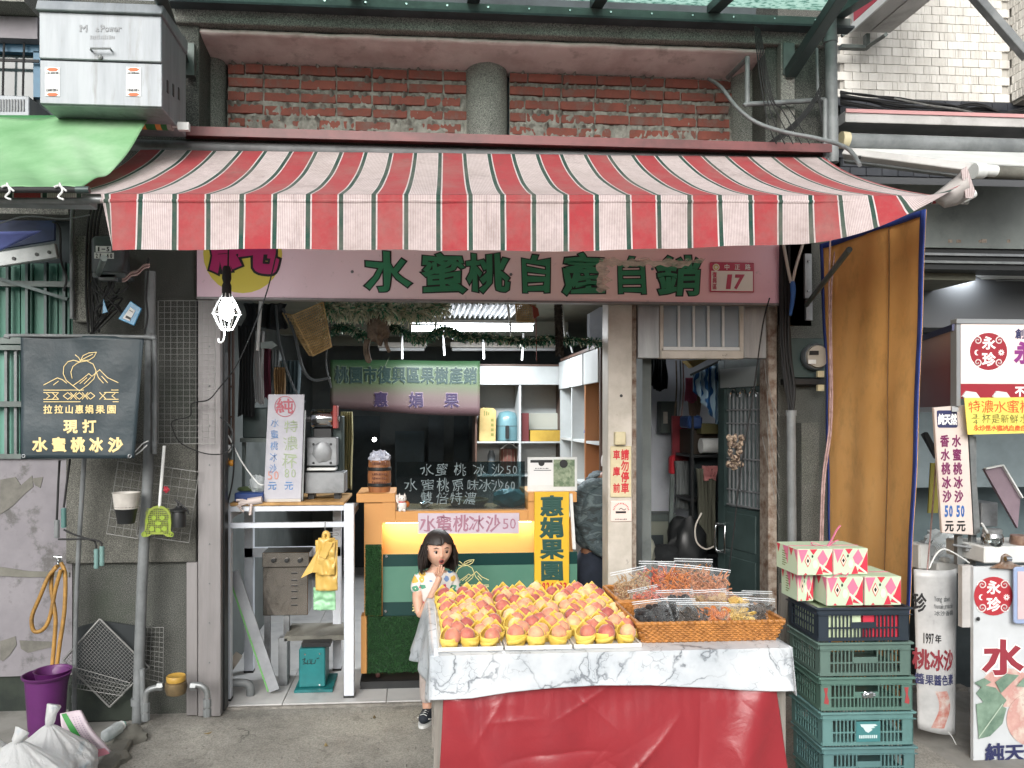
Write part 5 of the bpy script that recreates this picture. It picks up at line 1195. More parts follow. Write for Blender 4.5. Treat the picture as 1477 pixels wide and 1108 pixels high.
m = MB(); ptext(m,'純',398,575,424,597,4.678,.02,jit=.06); ring(m,411,586.5,14,1.1,4.678); part('red_lettering',m,M['ink_mred'],pb)
m = MB()
for k,ch in enumerate('水蜜桃冰沙'): ptext(m,ch,390.5 - k * .7,603.5 + k * 16.5,402.5 - k * .7,616.5 + k * 16.5,4.678,.0,jit=.12,rj=.1,seed=k)
for x in (386,410): ptext(m,'元',x,694,x + 13,707,4.678,.02,jit=.1)
part('blue_lettering',m,M['ink_mblue'],pb)
m = MB()
for k,(ch,y) in enumerate((('特',605),('濃',629),('一',646),('杯',656))): ptext(m,ch,409 - k,y,431 - k,y + 21,4.678,0,jit=.12,rj=.08,seed=k)
ptext(m,'80',409,676,428,689,4.678,.0,fill=.7,lat=True,jit=.05); part('green_lettering',m,M['ink_mgreen'],pb)
m = MB(); ptext(m,'50',385,679,403,692,4.678,.0,fill=.75,jit=.05); part('price',m,mat('orange_pink_marker','#c08a7c',rough=.6),pb)
M['cast'] = mat('cast_metal','#8d9092','#74777a',ns=5,metal=.4,rough=.45,grime='#4a4845',gs=6)
im = thing('ice_machine','grey steel ice shaving machine with a shiny motor on top, on the white table','ice machine',P(470,724,4.85))
m = MB(); m.pbox(442.5,631,486,672,4.78,.1); part('face_plate',m,M['cast'],im,bev=.004)
m = MB(); m.pbox(440,681.5,497,712,4.76,.2); part('drip_box',m,M['cast'],im,bev=.004)
m = MB(); m.pbox(443,675,484,678.5,4.76,.12); part('white_shelf',m,M['white'],im)
m = MB(); m.pbox(448,600,494,680,4.90,.16); part('column',m,M['darkgreen'],im,bev=.006)
m = MB(); m.lathe([(.052,-.07),(.06,-.06),(.06,.05),(.045,.07)],V(466,604,4.85),20,R=Matrix.Rotation(pi / 2,3,'Y')); part('motor',m,M['chrome'],im,smooth=True)
m = MB(); m.lathe([(.02,-.1),(.02,.1)],V(466,604,4.85),12,R=Matrix.Rotation(pi / 2,3,'Y')); part('shaft',m,M['alu'],im)
m = MB(); m.pbox(480,585,486,618,4.79,.1); part('red_flange',m,mat('red_metal','#9c3b36',rough=.5),im,bev=.003)
m = MB(); m.pbox(452,618,478,632,4.82,.1); part('neck',m,M['black'],im,bev=.003)
for x,y in ((452,641),(477,641),(452,668),(477,668)): m = MB(); m.lathe([(.008,0),(.006,.005)],V(x,y,4.779),8,R=Matrix.Rotation(pi / 2,3,'X')); part('bolt',m,M['black'],im)
m = MB(); blob(m,V(464,652,4.775),.06,.012,.06,.25,2,14,3); part('casting_boss',m,M['cast'],im,smooth=True)
for x in (448,486): m = MB(); m.pbox(x - 4,712,x + 5,724,4.8,.1); part('foot',m,M['black'],im)
drape('yellow grey cloth hanging behind the ice machine',492,508,594,706,5.1,cl('#8a865f'))
m = MB(); m.pbox(350,588,386,632,4.95,.3); single('green_metal_box','dark green metal box behind the price board','box',m,M['darkgreen'],bev=.006)
m = MB(); m.pbox(346,632,386,638,4.9,.4); m.pbox(349,638,353,720,4.95,.04); single('dark_stand','dark stand under the green metal box','stand',m,M['greensteel'])
m = MB(); m.box(XX(338,4.66),XX(380,4.66),4.66,4.9,ZT + .001,ZT + .055); single('blue_tray','dark blue plastic tray at the left end of the white table','tray',m,mat('navy_plastic','#20396e',rough=.4),bev=.006)
m = MB(); blob(m,V(372,700,4.75),.05,.05,.06,.4,3,18,4); single('clear_plastic_bag','crumpled clear plastic bag on the blue tray','plastic bag',m,clearplastic('crumpled_clear',amt=.35),smooth=True)
m = MB(); blob(m,V(360,706,4.8),.07,.05,.02,.3,3,14,6); single('green_packet','olive green packet lying on the blue tray','packet',m,mat('olive_pack','#5b6a48',rough=.5),smooth=True)
m = MB(); c = V(363,724,4.62); m.tube([c + Vector((-.02,0,0)),c + Vector((.06,0,.012))],.022,10)
for k in range(4): m.tube([c + Vector((-.01,-.01,.0)),c + Vector((-.05 - .01 * k,-.015,.012 - .012 * k)),c + Vector((-.085 + .015 * k,-.02,.012 - .022 * k))],.008,8)
m.tube([c,c + Vector((.0,-.02,-.04)),c + Vector((-.005,-.02,-.075))],.009,8); single('rubber_glove','translucent white rubber glove draped over the table edge','glove',m,mat('latex','#b5a9a4',rough=.5),smooth=True)
sb = thing('steel_gas_box','reflective stainless box with round knobs in the dark under the white table','steel box',P(415,890,4.95))
M['shiny'] = mat('dented_steel','#a9a29a','#8a857e',ns=3,metal=.9,rough=.18,bs=7,bump=.35,bd=.02)
m = MB(); m.pbox(378,797,446,818,4.93,.2); part('control_panel',m,M['shiny'],sb,bev=.003)
m = MB(); m.pbox(379,818,444,888,4.96,.2); part('casing',m,M['shiny'],sb,bev=.004)
for x in (395,414,433): m = MB(); m.lathe([(.016,0),(.014,.02),(.001,.021)],V(x,808,4.929),14,R=Matrix.Rotation(pi / 2,3,'X')); part('knob',m,M['black'],sb)
for y in (826,836,844,852,862,872): m = MB(); m.pbox(420,y,429,y + 2,4.955,.006); part('slot',m,M['black'],sb)
for x in (381,409): m = MB(); m.pbox(x,888,x + 8,990,4.97,.04); part('leg',m,M['cast'],sb)
m = MB(); m.box(XX(403,4.9),XX(416,4.9),4.86,4.92,TF,ZZ(410,918,4.9)); single('steel_post','short grey steel post in front of the shelf under the table','post',m,M['cast'],bev=.003)
m = MB(); m.pbox(410,917,498,924,4.86,.3); single('dusty_shelf','dusty grey shelf board above the teal machine','shelf',m,M['concrete'])
lb_ = thing('leaning_board','pale scribbled board with a green edge leaning under the white table','board',P(400,998,4.72))
m = MB(); a_,b_ = V(337,824,4.78),V(396,996,4.70); b_.z = max(b_.z,TF + .02)
m.bar(a_,b_,.062,.012); part('board',m,mat('scribbled_board','#8b8e92','#787b7f',ns=6,rough=.5),lb_)
m = MB(); m.bar(a_ + Vector((-.036,.0,-.006)),b_ + Vector((-.036,0,-.006)),.009,.016); part('green_edge',m,mat('green_edge','#5f9a55',rough=.5),lb_)
tm = thing('teal_machine_base','teal painted steel pedestal with faded black marks under the white table','machine base',P(452,1000,4.8))
M['teal'] = mat('teal_paint','#1f7173','#195e60',ns=4,rough=.4,grime='#103c3e')
m = MB(); m.box(XX(431,4.76),XX(469,4.76),4.76,4.98,TF + .02,ZZ(450,936,4.76)); part('pedestal',m,M['teal'],tm,bev=.006)
m = MB(); m.box(XX(424,4.72),XX(480,4.72),4.72,5.02,TF,TF + .018); part('flange',m,M['teal'],tm,bev=.003)
m = MB(); m.box(XX(434,4.76),XX(476,4.76),4.78,4.98,ZZ(450,935,4.76),ZZ(450,929,4.76)); part('cap',m,M['black'],tm)
for x,y in ((440,944),(461,943),(461,988)): m = MB(); m.lathe([(.006,0),(.005,.003)],V(x,y,4.759),8,R=Matrix.Rotation(pi / 2,3,'X')); part('bolt',m,M['chrome'],tm)
m = MB(); random.seed(2)
for pts in ([(436,952),(440,950),(438,955),(442,957),(437,958)],[(444,952),(443,958),(448,957),(447,951)],[(450,951),(449,958),(454,957),(455,952)],[(457,950),(460,949)]): stroke(m,pts,.9,4.759)
part('scrawl',m,M['ink_black'],tm,kind='stuff')
m = MB(); m.tube(pc([(330,985,4.7),(345,985,4.7),(356,986,4.7),(361,992,4.7),(361,1003,4.7)],4.7,5),.024,14); single('drain_elbow','grey drain pipe elbow on the floor under the white table','pipe',m,M['greypipe'],smooth=True)
m = MB(); m.bar(V(332,962,4.8),V(344,945,4.9),.05,.03); single('wood_offcut','pale plank offcut beside the drain elbow','plank',m,M['pillar'])
M['ybag'] = mat('yellow_film','#c9a85c','#bb9849',ns=8,rough=.35,bs=18,bump=.6,bd=.01,Transmission_Weight=.0); M['gbag'] = mat('green_film','#93c39b','#84b48d',ns=6,rough=.35)
hb = thing('hanging_bag_bundle','bundle of yellow plastic bags hooked on the white table rail','plastic bags',P(470,853,4.58))
def film(x0,x1,y0,y1,Y,amp=.01,sk=0):
    m = MB(); s_ = rnd(0,9)
    def fn(u,v): q = V(lerp(x0,x1,u) + sk * v,lerp(y0,y1,v),Y); q.y += amp * noise.noise(Vector((u * 3 + s_,v * 4,0))) * 2; return q
    m.surf(fn,14,20); return m
part('bag_front',film(455,487,779,852,4.575),M['ybag'],hb,smooth=True,solid=.004)
part('bag_rear',film(459,483,776,830,4.56,.012),M['ybag'],hb,smooth=True,solid=.004)
m = MB(); m.add([V(454,800,4.57),V(434,834,4.57),V(450,826,4.55),V(462,826,4.56),V(460,792,4.56)],[(0,1,2,3,4)]); part('bag_corner',m,M['ybag'],hb,solid=.003)
m = MB(); m.ppoly([(470,780),(481,783),(470,807),(459,803)],4.545,.012); part('fold',m,M['ybag'],hb,bev=.004)
m = MB(); m.tube(pc([(468,782),(467,772),(470,768),(474,772),(471,781)],4.57,4),.012,8); part('knot',m,M['ybag'],hb,smooth=True)
m = MB(); m.tube(pc([(469,752),(469,766),(472,771),(486,772),(487,769),(476,768)],4.58,4),.003,6); part('hook',m,M['wire'],hb)
single('hanging_bag_bundle','pale green plastic bags hanging below the yellow ones','plastic bags',film(452,484,848,880,4.6),M['gbag'],smooth=True,solid=.006)
# ================================================================== COUNTER
M['orange'] = mat('orange_counter','#c08b4e','#b8844a',ns=1.5,rough=.5)
M['grass'] = mat('artificial_grass','#2c5a2d','#1f4622',ns=30,rough=.7)
Yk = 4.80
ct = thing('serving_counter','orange serving counter with under lighting, artificial grass and a green glass sign','counter',(XX(660,Yk),Yk,TF))
def cpart(n,m,mt,**k): return part(n,m,mt,ct,**k)
zt1,zt2,zt3 = ZZ(540,712,Yk),ZZ(660,737,Yk),ZZ(660,753,Yk)
def cbox(x0,x1,z0,z1,dy=0,d=.5): m = MB(); m.box(XX(x0,Yk),XX(x1,Yk),Yk + dy,Yk + dy + d,z0,z1); return m
cpart('raised_end',cbox(514,570,ZZ(540,725,Yk),zt1,0,.42),M['orange'],bev=.003)
cpart('raised_end',cbox(762,832,ZZ(780,725,Yk),zt1,0,.42),M['orange'],bev=.003)
cpart('step_front',cbox(551,570,zt3,ZZ(540,725.2,Yk)),M['orange']); cpart('step_front',cbox(762,775,zt3,ZZ(540,725.2,Yk)),M['orange'])
cpart('counter_top',cbox(570.2,761.8,zt3,zt2,0,.42),M['orange'],bev=.003)
cpart('side_panel',cbox(525,551,.13,ZZ(540,725.5,Yk),.02,.4),M['orange'])
cpart('front_panel',cbox(551.2,832,.13,zt3 - .005,.12,.3),M['orange'])
M['led'] = emit('led_strip','#ffe3a3',6)
m = MB(); m.box(XX(556,Yk),XX(768,Yk),Yk + .045,Yk + .055,zt3 - .012,zt3 - .004); cpart('led_strip',m,M['led'])
area('counter_led',(XX(662,Yk),Yk + .06,zt3 - .015),1.0,.02,3.2,(1,.86,.58),(radians(25),0,0),ct)
n_ = N('green_glass_sign'); sp = n_.n('ShaderNodeSeparateXYZ'); n_.l(n_.co(),sp.inputs[0])
c_ = n_.ramp(n_.math('MULTIPLY',sp.outputs[2],1.25),[(.5,'#1d3a37'),(.505,'#3e6450'),(.7,'#5f8672'),(.80,'#52796a'),(.805,'#22403b')]); n_.base(c_).set(Roughness=.12); M['signglass'] = n_.m
zg0,zg1 = ZZ(660,886,Yk),ZZ(660,798,Yk)
m = MB(); m.box(XX(552,Yk),XX(832,Yk),Yk - .01,Yk + .005,zg0,zg1); gs = cpart('glass_sign',m,mat('sign_green','#4c7565','#587f6e',ns=1.2,rough=.12))
m = MB(); m.box(XX(552,Yk),XX(832,Yk),Yk - .0115,Yk - .0101,zg1 - .075,zg1); part('dark_band',m,mat('sign_dark','#1e3a38',rough=.1),gs)
m = MB(); m.box(XX(552,Yk),XX(832,Yk),Yk - .0115,Yk - .0101,zg0,zg0 + .085); part('dark_band',m,mat('sign_dark','#1e3a38',rough=.1),gs)
for x,y in ((557.5,802.5),(556.5,881.5)): m = MB(); m.lathe([(.009,0),(.008,.008),(.001,.009)],V(x,y,Yk - .012),12,R=Matrix.Rotation(pi / 2,3,'X')); part('standoff',m,M['chrome'],gs,smooth=True)
M['goldlit'] = mat('pale_gold_print','#e3dc9c',rough=.4)
m = MB(); logo(m,668,832,37,1.0,lambda x,y: V(x,y,Yk - .013)); part('logo',m,M['goldlit'],gs)
m = MB(); ptext(m,'惠娟果園',640,858,704,866,Yk - .0125,.02); ptext(m,'拉拉山',594,858,640,866,Yk - .0125,.02) if 0 else None; part('lettering',m,M['goldlit'],gs)
m = MB(); ptext(m,'現打',594,871,622,884,Yk - .0125,.035,fill=.9); part('lettering',m,M['ink_gold'],gs)
def grass(x0,x1,y0,y1,Y,nb_,label=None):
    Z0,Z1 = ZZ((x0 + x1) / 2,y1,Y),ZZ((x0 + x1) / 2,y0,Y); Xa,Xb = XX(x0,Y),XX(x1,Y)
    m = MB(); m.box(Xa,Xb,Y,Y + .02,Z0,Z1); a = cpart('grass_backing',m,mat('dark_turf_backing','#15301a',rough=.9))
    m = MB()
    for k in range(nb_):
        x,z = rnd(Xa,Xb),rnd(Z0,Z1); d = Vector((rnd(-.012,.012),-rnd(.008,.022),rnd(-.014,.010))); w = Vector((rnd(-1,1),0,rnd(-1,1))) * .0018
        m.add([Vector((x,Y,z)) - w,Vector((x,Y,z)) + w,Vector((x,Y,z)) + d],[(0,1,2)])
    cpart('artificial_grass',m,M['grass'],kind='stuff')
random.seed(6)
grass(527,550,786,888,Yk - .05,5000); grass(530,640,889,969,Yk - .03,12000); grass(640,832,889,969,Yk - .03,4000)
cpart('lower_edge',cbox(521,529,ZZ(525,970,Yk),ZZ(525,888,Yk),-.02,.1),M['orange'])
m = MB(); m.box(XX(520,Yk),XX(832,Yk),Yk - .04,Yk + .4,TF,TF + .045); cpart('base',m,M['black'])
for x in (545,700): m = MB(); m.lathe([(.04,-.014),(.045,0),(.04,.014)],(XX(x,Yk),Yk + .03,TF + .09),18,R=Matrix.Rotation(pi / 2,3,'Y')); cpart('castor',m,mat('castor','#4a2f2c',rough=.5),smooth=True)
gp = thing('glass_screen','tinted glass screen hand lettered with white chalk prices on the counter','glass screen',P(665,737,Yk + .08))
Yq = Yk + .06
m = MB(); m.pbox(572,666,757,737,Yq,.006); part('pane',m,glass('smoked_pane','#a9babd',.10),gp)
m = MB()
for s_,y0,xs in (('水蜜桃冰沙',668,(606,628,654,682,708)),('水蜜桃原味冰沙',690,(583,608,630,651,672,690,708)),('雙倍特濃',709,(606,628,648,668))):
    for k,(ch,x) in enumerate(zip(s_,xs)): ptext(m,ch,x,y0,x + 19,y0 + 19,Yq - .001,0,jit=.13,rj=.12,seed=k + y0)
ptext(m,'50',729,671,747,684,Yq - .001,0,fill=.7,jit=.05); ptext(m,'60',727,694,744,706,Yq - .001,0,fill=.7,jit=.05)
part('chalk_lettering',m,mat('chalk','#6d7a7d',rough=.9),gp)
ts_ = thing('paper_strip_sign','pale paper strip hand lettered in faded red, taped under the glass screen','sign',P(676,769,Yk - .01))
m = MB(); m.ppoly([(603,740.5),(749,740),(748.5,769.5),(603,770)],Yk - .008,.004); part('paper',m,mat('lilac_paper','#b9adb8','#aea2ae',ns=5,rough=.6),ts_)
m = MB()
for k,ch in enumerate('水蜜桃冰沙'): ptext(m,ch,605 + k * 23.5,743,629 + k * 23.5,767,Yk - .0085,0.02,jit=.13,rj=.06,seed=k)
ptext(m,'50',724,747,745,763,Yk - .0085,.0,fill=.8,jit=.05); part('lettering',m,mat('dull_rose_ink','#966c7c',rough=.7),ts_)
bl_ = thing('wooden_barrel','small wooden barrel with dark hoops holding crumpled white paper','barrel',P(548,711,Yk + .12))
zb_ = zt1; bc = (XX(547,Yk + .1),Yk + .12,0); bh = .20
m = MB(); m.lathe([(.066,zb_),(.072,zb_ + .04),(.074,zb_ + .1),(.071,zb_ + .15),(.067,zb_ + bh),(.06,zb_ + bh),(.06,zb_ + .15)],bc,24); part('staves',m,mat('barrel_wood','#93603a','#7c4d2c',ns=10,streak=True,rough=.5),bl_,smooth=True)
for z,r in ((.035,.0735),(.135,.074)): m = MB(); m.lathe([(r,zb_ + z),(r + .002,zb_ + z + .005),(r + .002,zb_ + z + .018),(r,zb_ + z + .022)],bc,24); part('hoop',m,M['black'],bl_)
m = MB(); blob(m,Vector(bc) + Vector((0,0,zb_ + bh + .01)),.066,.066,.045,.5,5,26,5); part('crumpled_paper',m,mat('tissue','#c4c7d2','#a8adbd',ns=20,rough=.7),bl_,smooth=True)
m = MB()
for r_,(y0,y1) in enumerate(((662,667),(678,682),(684,688),(690,694))): marks(m,537,y0 + 4,558,y1 + 4,Yk + .043,2.4)
part('lettering',m,mat('burnt_print','#5a2f1a',rough=.6),bl_,kind='stuff')
ct_ = thing('lucky_cat','small white beckoning cat figurine with a red collar on the counter','figurine',P(580,738,Yk + .02))
cc = V(580,738,Yk + .02); cc.z = zt2; W_ = mat('glazed_white','#d5cec8',rough=.3)
m = MB(); blob(m,cc + Vector((0,0,.032)),.028,.024,.034,.05,2,18,1); m.ball(cc + Vector((0,-.002,.076)),.026,16,sx=1.08,sz=.88)
for s_ in (-1,1): m.lathe([(.010,0),(.001,.02)],cc + Vector((s_ * .016,0,.090)),8); m.ball(cc + Vector((s_ * .014,-.016,.006)),.010,8)
m.tube([cc + Vector((-.024,-.004,.05)),cc + Vector((-.034,-.006,.075)),cc + Vector((-.03,-.008,.1))],[.008,.008,.010],8); part('cat_body',m,W_,ct_,smooth=True)
m = MB(); m.lathe([(.021,.054),(.024,.058),(.021,.062)],cc,16); part('collar',m,M['ink_red'],ct_)
m = MB()
for s_ in (-1,1): m.ball(cc + Vector((s_ * .009,-.0265,.079)),.0028,6)
m.ball(cc + Vector((0,-.028,.072)),.002,6); part('face_features',m,M['ink_black'],ct_)
m = MB(); m.ball(cc + Vector((.025,.02,.04)),.022,12); part('orange_back_disc',m,mat('orange_gourd','#b5652f',rough=.4),ct_,smooth=True)
wk = thing('wicker_tray','round flat wicker tray seen through the glass screen','tray',(XX(675,Yk + .2),Yk + .2,zt2))
cw = Vector((XX(675,Yk + .2),Yk + .22,zt2)); m = MB(); m.lathe([(.10,.004),(.125,.03),(.132,.045),(.126,.047),(.118,.035),(.001,.03)],cw,36); part('tray_body',m,mat('wicker_straw','#9b8763','#7c6b4b',ns=30,rough=.7,bs=120,bump=.8),wk,smooth=True)
m = MB(); m.tube([cw + Vector((.13 * cos(k * pi / 16),.13 * sin(k * pi / 16),.046)) for k in range(32)],.007,6,closed=True); part('rim',m,M['bamboo'],wk,smooth=True)
m = MB(); blob(m,(XX(735,Yk + .2),Yk + .2,zt2 + .055),.11,.09,.062,.2,3,30,7,flat=zt2 + .002); single('cyan_plastic_bag','light blue plastic bag slumped on the counter behind the glass','plastic bag',m,mat('cyan_film','#6fb0b8','#86c2c6',ns=9,rough=.25,bs=25,bump=.7,bd=.01),smooth=True)
m = MB(); m.lathe([(.001,0),(.02,.002),(.045,.035),(.048,.036),(.022,.0)],(XX(614,Yk + .15),Yk + .15,zt2),18); single('glass_bowl','small clear glass bowl on the counter behind the screen','bowl',m,glass('bowl_glass','#d5dddd',.3),smooth=True)
qf = thing('photo_stand','white acrylic stand with a printed card and a small green photo on the counter','photo stand',P(797,709,Yk + .03))
m = MB(); m.pbox(761,659.5,832.5,708.5,Yk + .02,.008); part('frame',m,M['white'],qf,bev=.002)
m = MB(); m.pbox(764,663,797.5,700,Yk + .017,.002); part('card',m,mat('card_white','#d5d5d5',rough=.5),qf)
m = MB(); m.pbox(765,663.5,797,667.5,Yk + .0155,.001); disc(m,781,668,4.5,4.5,Yk + .0155,.001,n=16); disc(m,813,669,6,6,Yk + .0135,.001,n=16); part('print',m,M['ink_black'],qf)
m = MB(); m.pbox(798.5,663,829,702,Yk + .016,.002); part('photo',m,mat('foliage_photo','#5c6f55','#9aa48c',ns=26,rough=.4),qf)
m = MB(); m.pbox(770,678,795,679,Yk + .0155,.001); marks(m,772,675,793,676.5,Yk + .0155); part('caption',m,M['greyplastic'],qf,kind='stuff')
vs_ = thing('vertical_sign','tall yellow sign with dark green characters and a red telephone number','sign',P(796,870,Yk - .03))
m = MB(); m.pbox(771,709.5,821,872,Yk - .032,.02); part('board',m,mat('yellow_board','#d0a92c','#c59f2b',ns=3,rough=.4),vs_,bev=.002)
m = MB()
for k,ch in enumerate('惠娟果園'): ptext(m,ch,779,715 + k * 31,813,745 + k * 31,Yk - .033,.045,jit=.06,seed=k)
part('characters',m,M['ink_dkgreen'],vs_)
m = MB(); ptext(m,'2826133',775,840,818,853,Yk - .033,.03,fill=.75); part('telephone_number',m,M['ink_red'],vs_)
m = MB(); m.bar(V(823,712,Yk),V(828,792,Yk),.02,.02); single('pale_rod','pale rod leaning beside the yellow sign','rod',m,M['white'])
# ================================================================== SIDE PASSAGE
YP = 6.15
gr = thing('breaker_box','grey green breaker box on the pale passage wall','breaker box',P(965,626,YP)); m = MB(); m.pbox(953,579,977,625,YP,.1); part('box',m,M['greensteel'],gr,bev=.004); m = MB(); m.pbox(957,594,963,611,YP - .008,.01); part('switch_plate',m,M['pillar'],gr)
drape('black bag hanging high on the pale passage wall',929,946,517,555,YP,cl('#1d2222'),'hanging_bag','bag'); drape('black umbrella bag hanging right of the black bag',942,961,517,563,YP - .05,cl('#171b1c'),'hanging_bag','bag')
m = MB(); m.pbox(970,600,998,666,5.9,.03); single('red_calendar','dark red calendar hanging in the passage','calendar',m,mat('calendar_red','#7c1c26','#6b1620',ns=9,rough=.5))
m = MB(); m.ppoly([(967,660),(974,655),(975,684),(967,684)],5.88,.06); single('red_flask','bright red cloth bag left of the red calendar','bag',m,M['ink_red'],bev=.01)
drape('grey towel hanging under the red calendar',974,998,665,735,5.85,cl('#7f8484'))
drape('pink floral bag hanging above the red calendar',988,1003,545,580,5.8,cl('#b5627a'),'hanging_bag','bag'); drape('clear and brown plastic bag above the red calendar',994,1010,562,600,5.85,cl('#8e7768'),'hanging_bag','bag')
for k,x in enumerate((975,981,985)): m = MB(); m.tube(pc([(x,520),(x + 1,560),(x - 2,600)],5.8,3),.006,6); single('rope',['brown','grey','pink'][k] + ' cord hanging in the passage above the red calendar','cord',m,[M['root'],M['greypipe'],M['pinkrag']][k])
n_ = N('wavy_blue_curtain'); wv = n_.n('ShaderNodeTexWave'); wv.inputs['Scale'].default_value = 9; wv.inputs['Distortion'].default_value = 6; wv.inputs['Detail'].default_value = 1; n_.l(n_.co(),wv.inputs[0]); n_.base(n_.ramp(wv.outputs[1],[(.4,'#215a91'),(.6,'#a8c5d6')])).set(Roughness=.8)
cu = thing('blue_curtain','blue and white wavy patterned curtain on a rail in the passage','curtain',P(1018,600,5.3))
def cur(u,v):
    x = lerp(1000,1038,u); yb = lerp(562,612,min(1,u * 1.1)); q = V(x,lerp(lerp(540,522,u),yb,v),5.3); q.y += .03 * sin(u * 22); return q
m = MB(); m.surf(cur,40,10); part('curtain_cloth',m,n_.m,cu,smooth=True,solid=.004)
m = MB(); m.tube([V(996,541,5.28),V(1040,520,5.28)],.008,8); part('rail',m,M['greypipe'],cu)
m = MB(); m.ppoly([(990,520),(1022,518),(1000,530)],5.6,.1); single('cardboard_sheet','tan cardboard sheet above the passage curtain','cardboard',m,M['kraft'])
m = MB(); m.pbox(1012,611,1036,626,5.5,.3); single('carton','olive brown carton on the passage rack','box',m,mat('olive_card','#56522f',rough=.7),bev=.003)
m = MB(); m.pbox(1000,620,1036,655,5.6,.3); single('carton','dark brown box below the olive carton','box',m,mat('dark_card','#3a3026',rough=.8),bev=.003)
m = MB(); m.lathe([(.055,-.07),(.055,.07)],V(1024,643,5.48),18,R=Matrix.Rotation(pi / 2,3,'Y')); single('paper_roll','white paper roll on the passage rack','roll',m,M['white'],smooth=True)
m = MB(); m.pbox(993,600,1014,618,5.5,.2); single('blue_bundle','dark blue bundle left of the olive carton','bundle',m,mat('blue_bundle','#203a6a',rough=.5),bev=.015)
rk = thing('storage_rack','dark storage rack standing behind the half open door','rack',P(1015,850,5.5))
for y in (656,720,800): m = MB(); m.pbox(998,y,1040,y + 4,5.5,.35); part('shelf',m,M['black'],rk)
for x in (998,1037): m = MB(); m.pbox(x,600,x + 3,860,5.49,.03); part('upright',m,M['black'],rk)
m = MB(); m.pbox(1000,660,1038,830,5.7,.1); part('rear_board',m,M['dark'],rk)
drape('olive green apron hanging on the rack behind the door',1006,1034,676,790,5.4,cl('#55564a'),'apron','apron'); drape('pink cloth pegs of a hanging towel behind the door',1015,1034,672,692,5.38,cl('#b87a78'))
m = MB(); blob(m,V(990,790,5.4),.14,.12,.22,.25,2,22,5); single('black_bin_bag','black rubbish bag slumped in the passage beside the door','bag',m,M['black'],smooth=True)
m = MB(); blob(m,V(955,800,5.3),.12,.1,.07,.3,3,20,9); single('black_cloth_heap','heap of black cloth on the low passage cupboard','cloth',m,cl('#14181a'),smooth=True)
m = MB(); blob(m,V(930,795,5.2),.07,.08,.12,.3,2,20,3); single('clear_plastic_bag','pale translucent plastic bag in the passage beside the cream pillar','plastic bag',m,mat('milky_film','#9a9d91',rough=.3,bs=20,bump=.7),smooth=True)
cup_ = thing('low_cupboard','low green grey cupboard against the pale passage wall','cupboard',P(950,850,5.9))
m = MB(); m.pbox(920,742,975,752,5.88,.2); part('cupboard_top',m,M['greensteel'],cup_); m = MB(); m.pbox(922,752,973,900,5.9,.18); part('cupboard_body',m,mat('greygreen_paint','#83877b',rough=.6),cup_); m = MB(); m.pbox(934,772,957,800,5.89,.01); part('opening',m,M['darkwall'],cup_)
m = MB(); m.ppoly([(920,704),(929,702),(932,712),(932,737),(920,736)],5.85,.1); single('black_suitcase','edge of a black case beside the cream pillar in the passage','case',m,M['black'],bev=.01)
m = MB(); m.bar(V(970,684,5.6),V(966,790,5.6),.03,.015); single('ironing_board','narrow teal edged board leaning in the passage','board',m,M['greensteel'])
m = MB(); m.tube(pc([(1012,740),(1003,760),(1005,782),(1018,792),(1030,788)],5.2,6),.006,6); single('beige_cord','beige cord looping in front of the rack','cord',m,M['pillar'])
dr = thing('side_door','dark green steel door with an arched grille and chrome handle, standing ajar','door',(XX(1106,4.56),4.56,TF))
DA,DB = Vector((XX(1106,4.56),4.56,0)),Vector((XX(1036,5.02),5.02,0))
du = (DB - DA).normalized(); dn = Vector((-du.y,du.x,0)); dn = dn if dn.y < 0 else -dn
ang = math.atan2(du.y,du.x); Rd = Matrix.Rotation(ang,3,'Z'); DL = (DB - DA).length
zd = lambda y: HC + (PY - y) / F * 4.8
def dbox(u0,u1,z0,z1,d0,d1):
    m = MB(); c = DA + du * (u0 + u1) / 2 * DL + dn * (d0 + d1) / 2 * 1.0; m.obox((c.x,c.y,(z0 + z1) / 2),((u1 - u0) * DL,abs(d1 - d0),z1 - z0),Rd); return m
ztd = zd(515)
part('leaf',dbox(0,.13,TF + .01,ztd,-.04,0),M['darkgreen'],dr); part('leaf',dbox(.87,1,TF + .01,ztd,-.04,0),M['darkgreen'],dr)
part('top_rail',dbox(.13,.87,zd(556),ztd,-.04,-.002),M['greensteel'],dr)
part('lower_leaf',dbox(.13,.87,TF + .01,zd(738),-.04,-.002),M['darkgreen'],dr)
part('frosted_strip',dbox(.2,.95,zd(557),zd(528),.0,.003),mat('frosted_strip','#7b8080',rough=.3),dr)
part('grille_pane',dbox(.13,.87,zd(737),zd(557),-.03,-.02),mat('door_glass','#3e4b4b','#566363',ns=5,rough=.2),dr)
for k in range(8): part('grille_bar',dbox(.2 + k * .082,.212 + k * .082,zd(735),zd(566),-.018,-.006),M['cast'],dr)
for y in (735,712,665,612,592): part('grille_rail',dbox(.17,.83,zd(y),zd(y) + .008,-.019,-.004),M['cast'],dr)
for k in range(3):
    cu_ = .28 + k * .2; m = MB(); pts = [DA + du * DL * (cu_ + .07 * cos(a)) + dn * (-.005) + Vector((0,0,zd(572) + .05 * sin(a))) for a in [pi * i / 8 for i in range(9)]]; m.tube(pts,.006,6); part('grille_arch',m,M['chrome'],dr,smooth=True)
for z0,z1 in ((zd(800),zd(745)),(zd(980),zd(812))): part('raised_panel',dbox(.2,.8,z0,z1,-.002,.006),M['darkgreen'],dr,bev=.004)
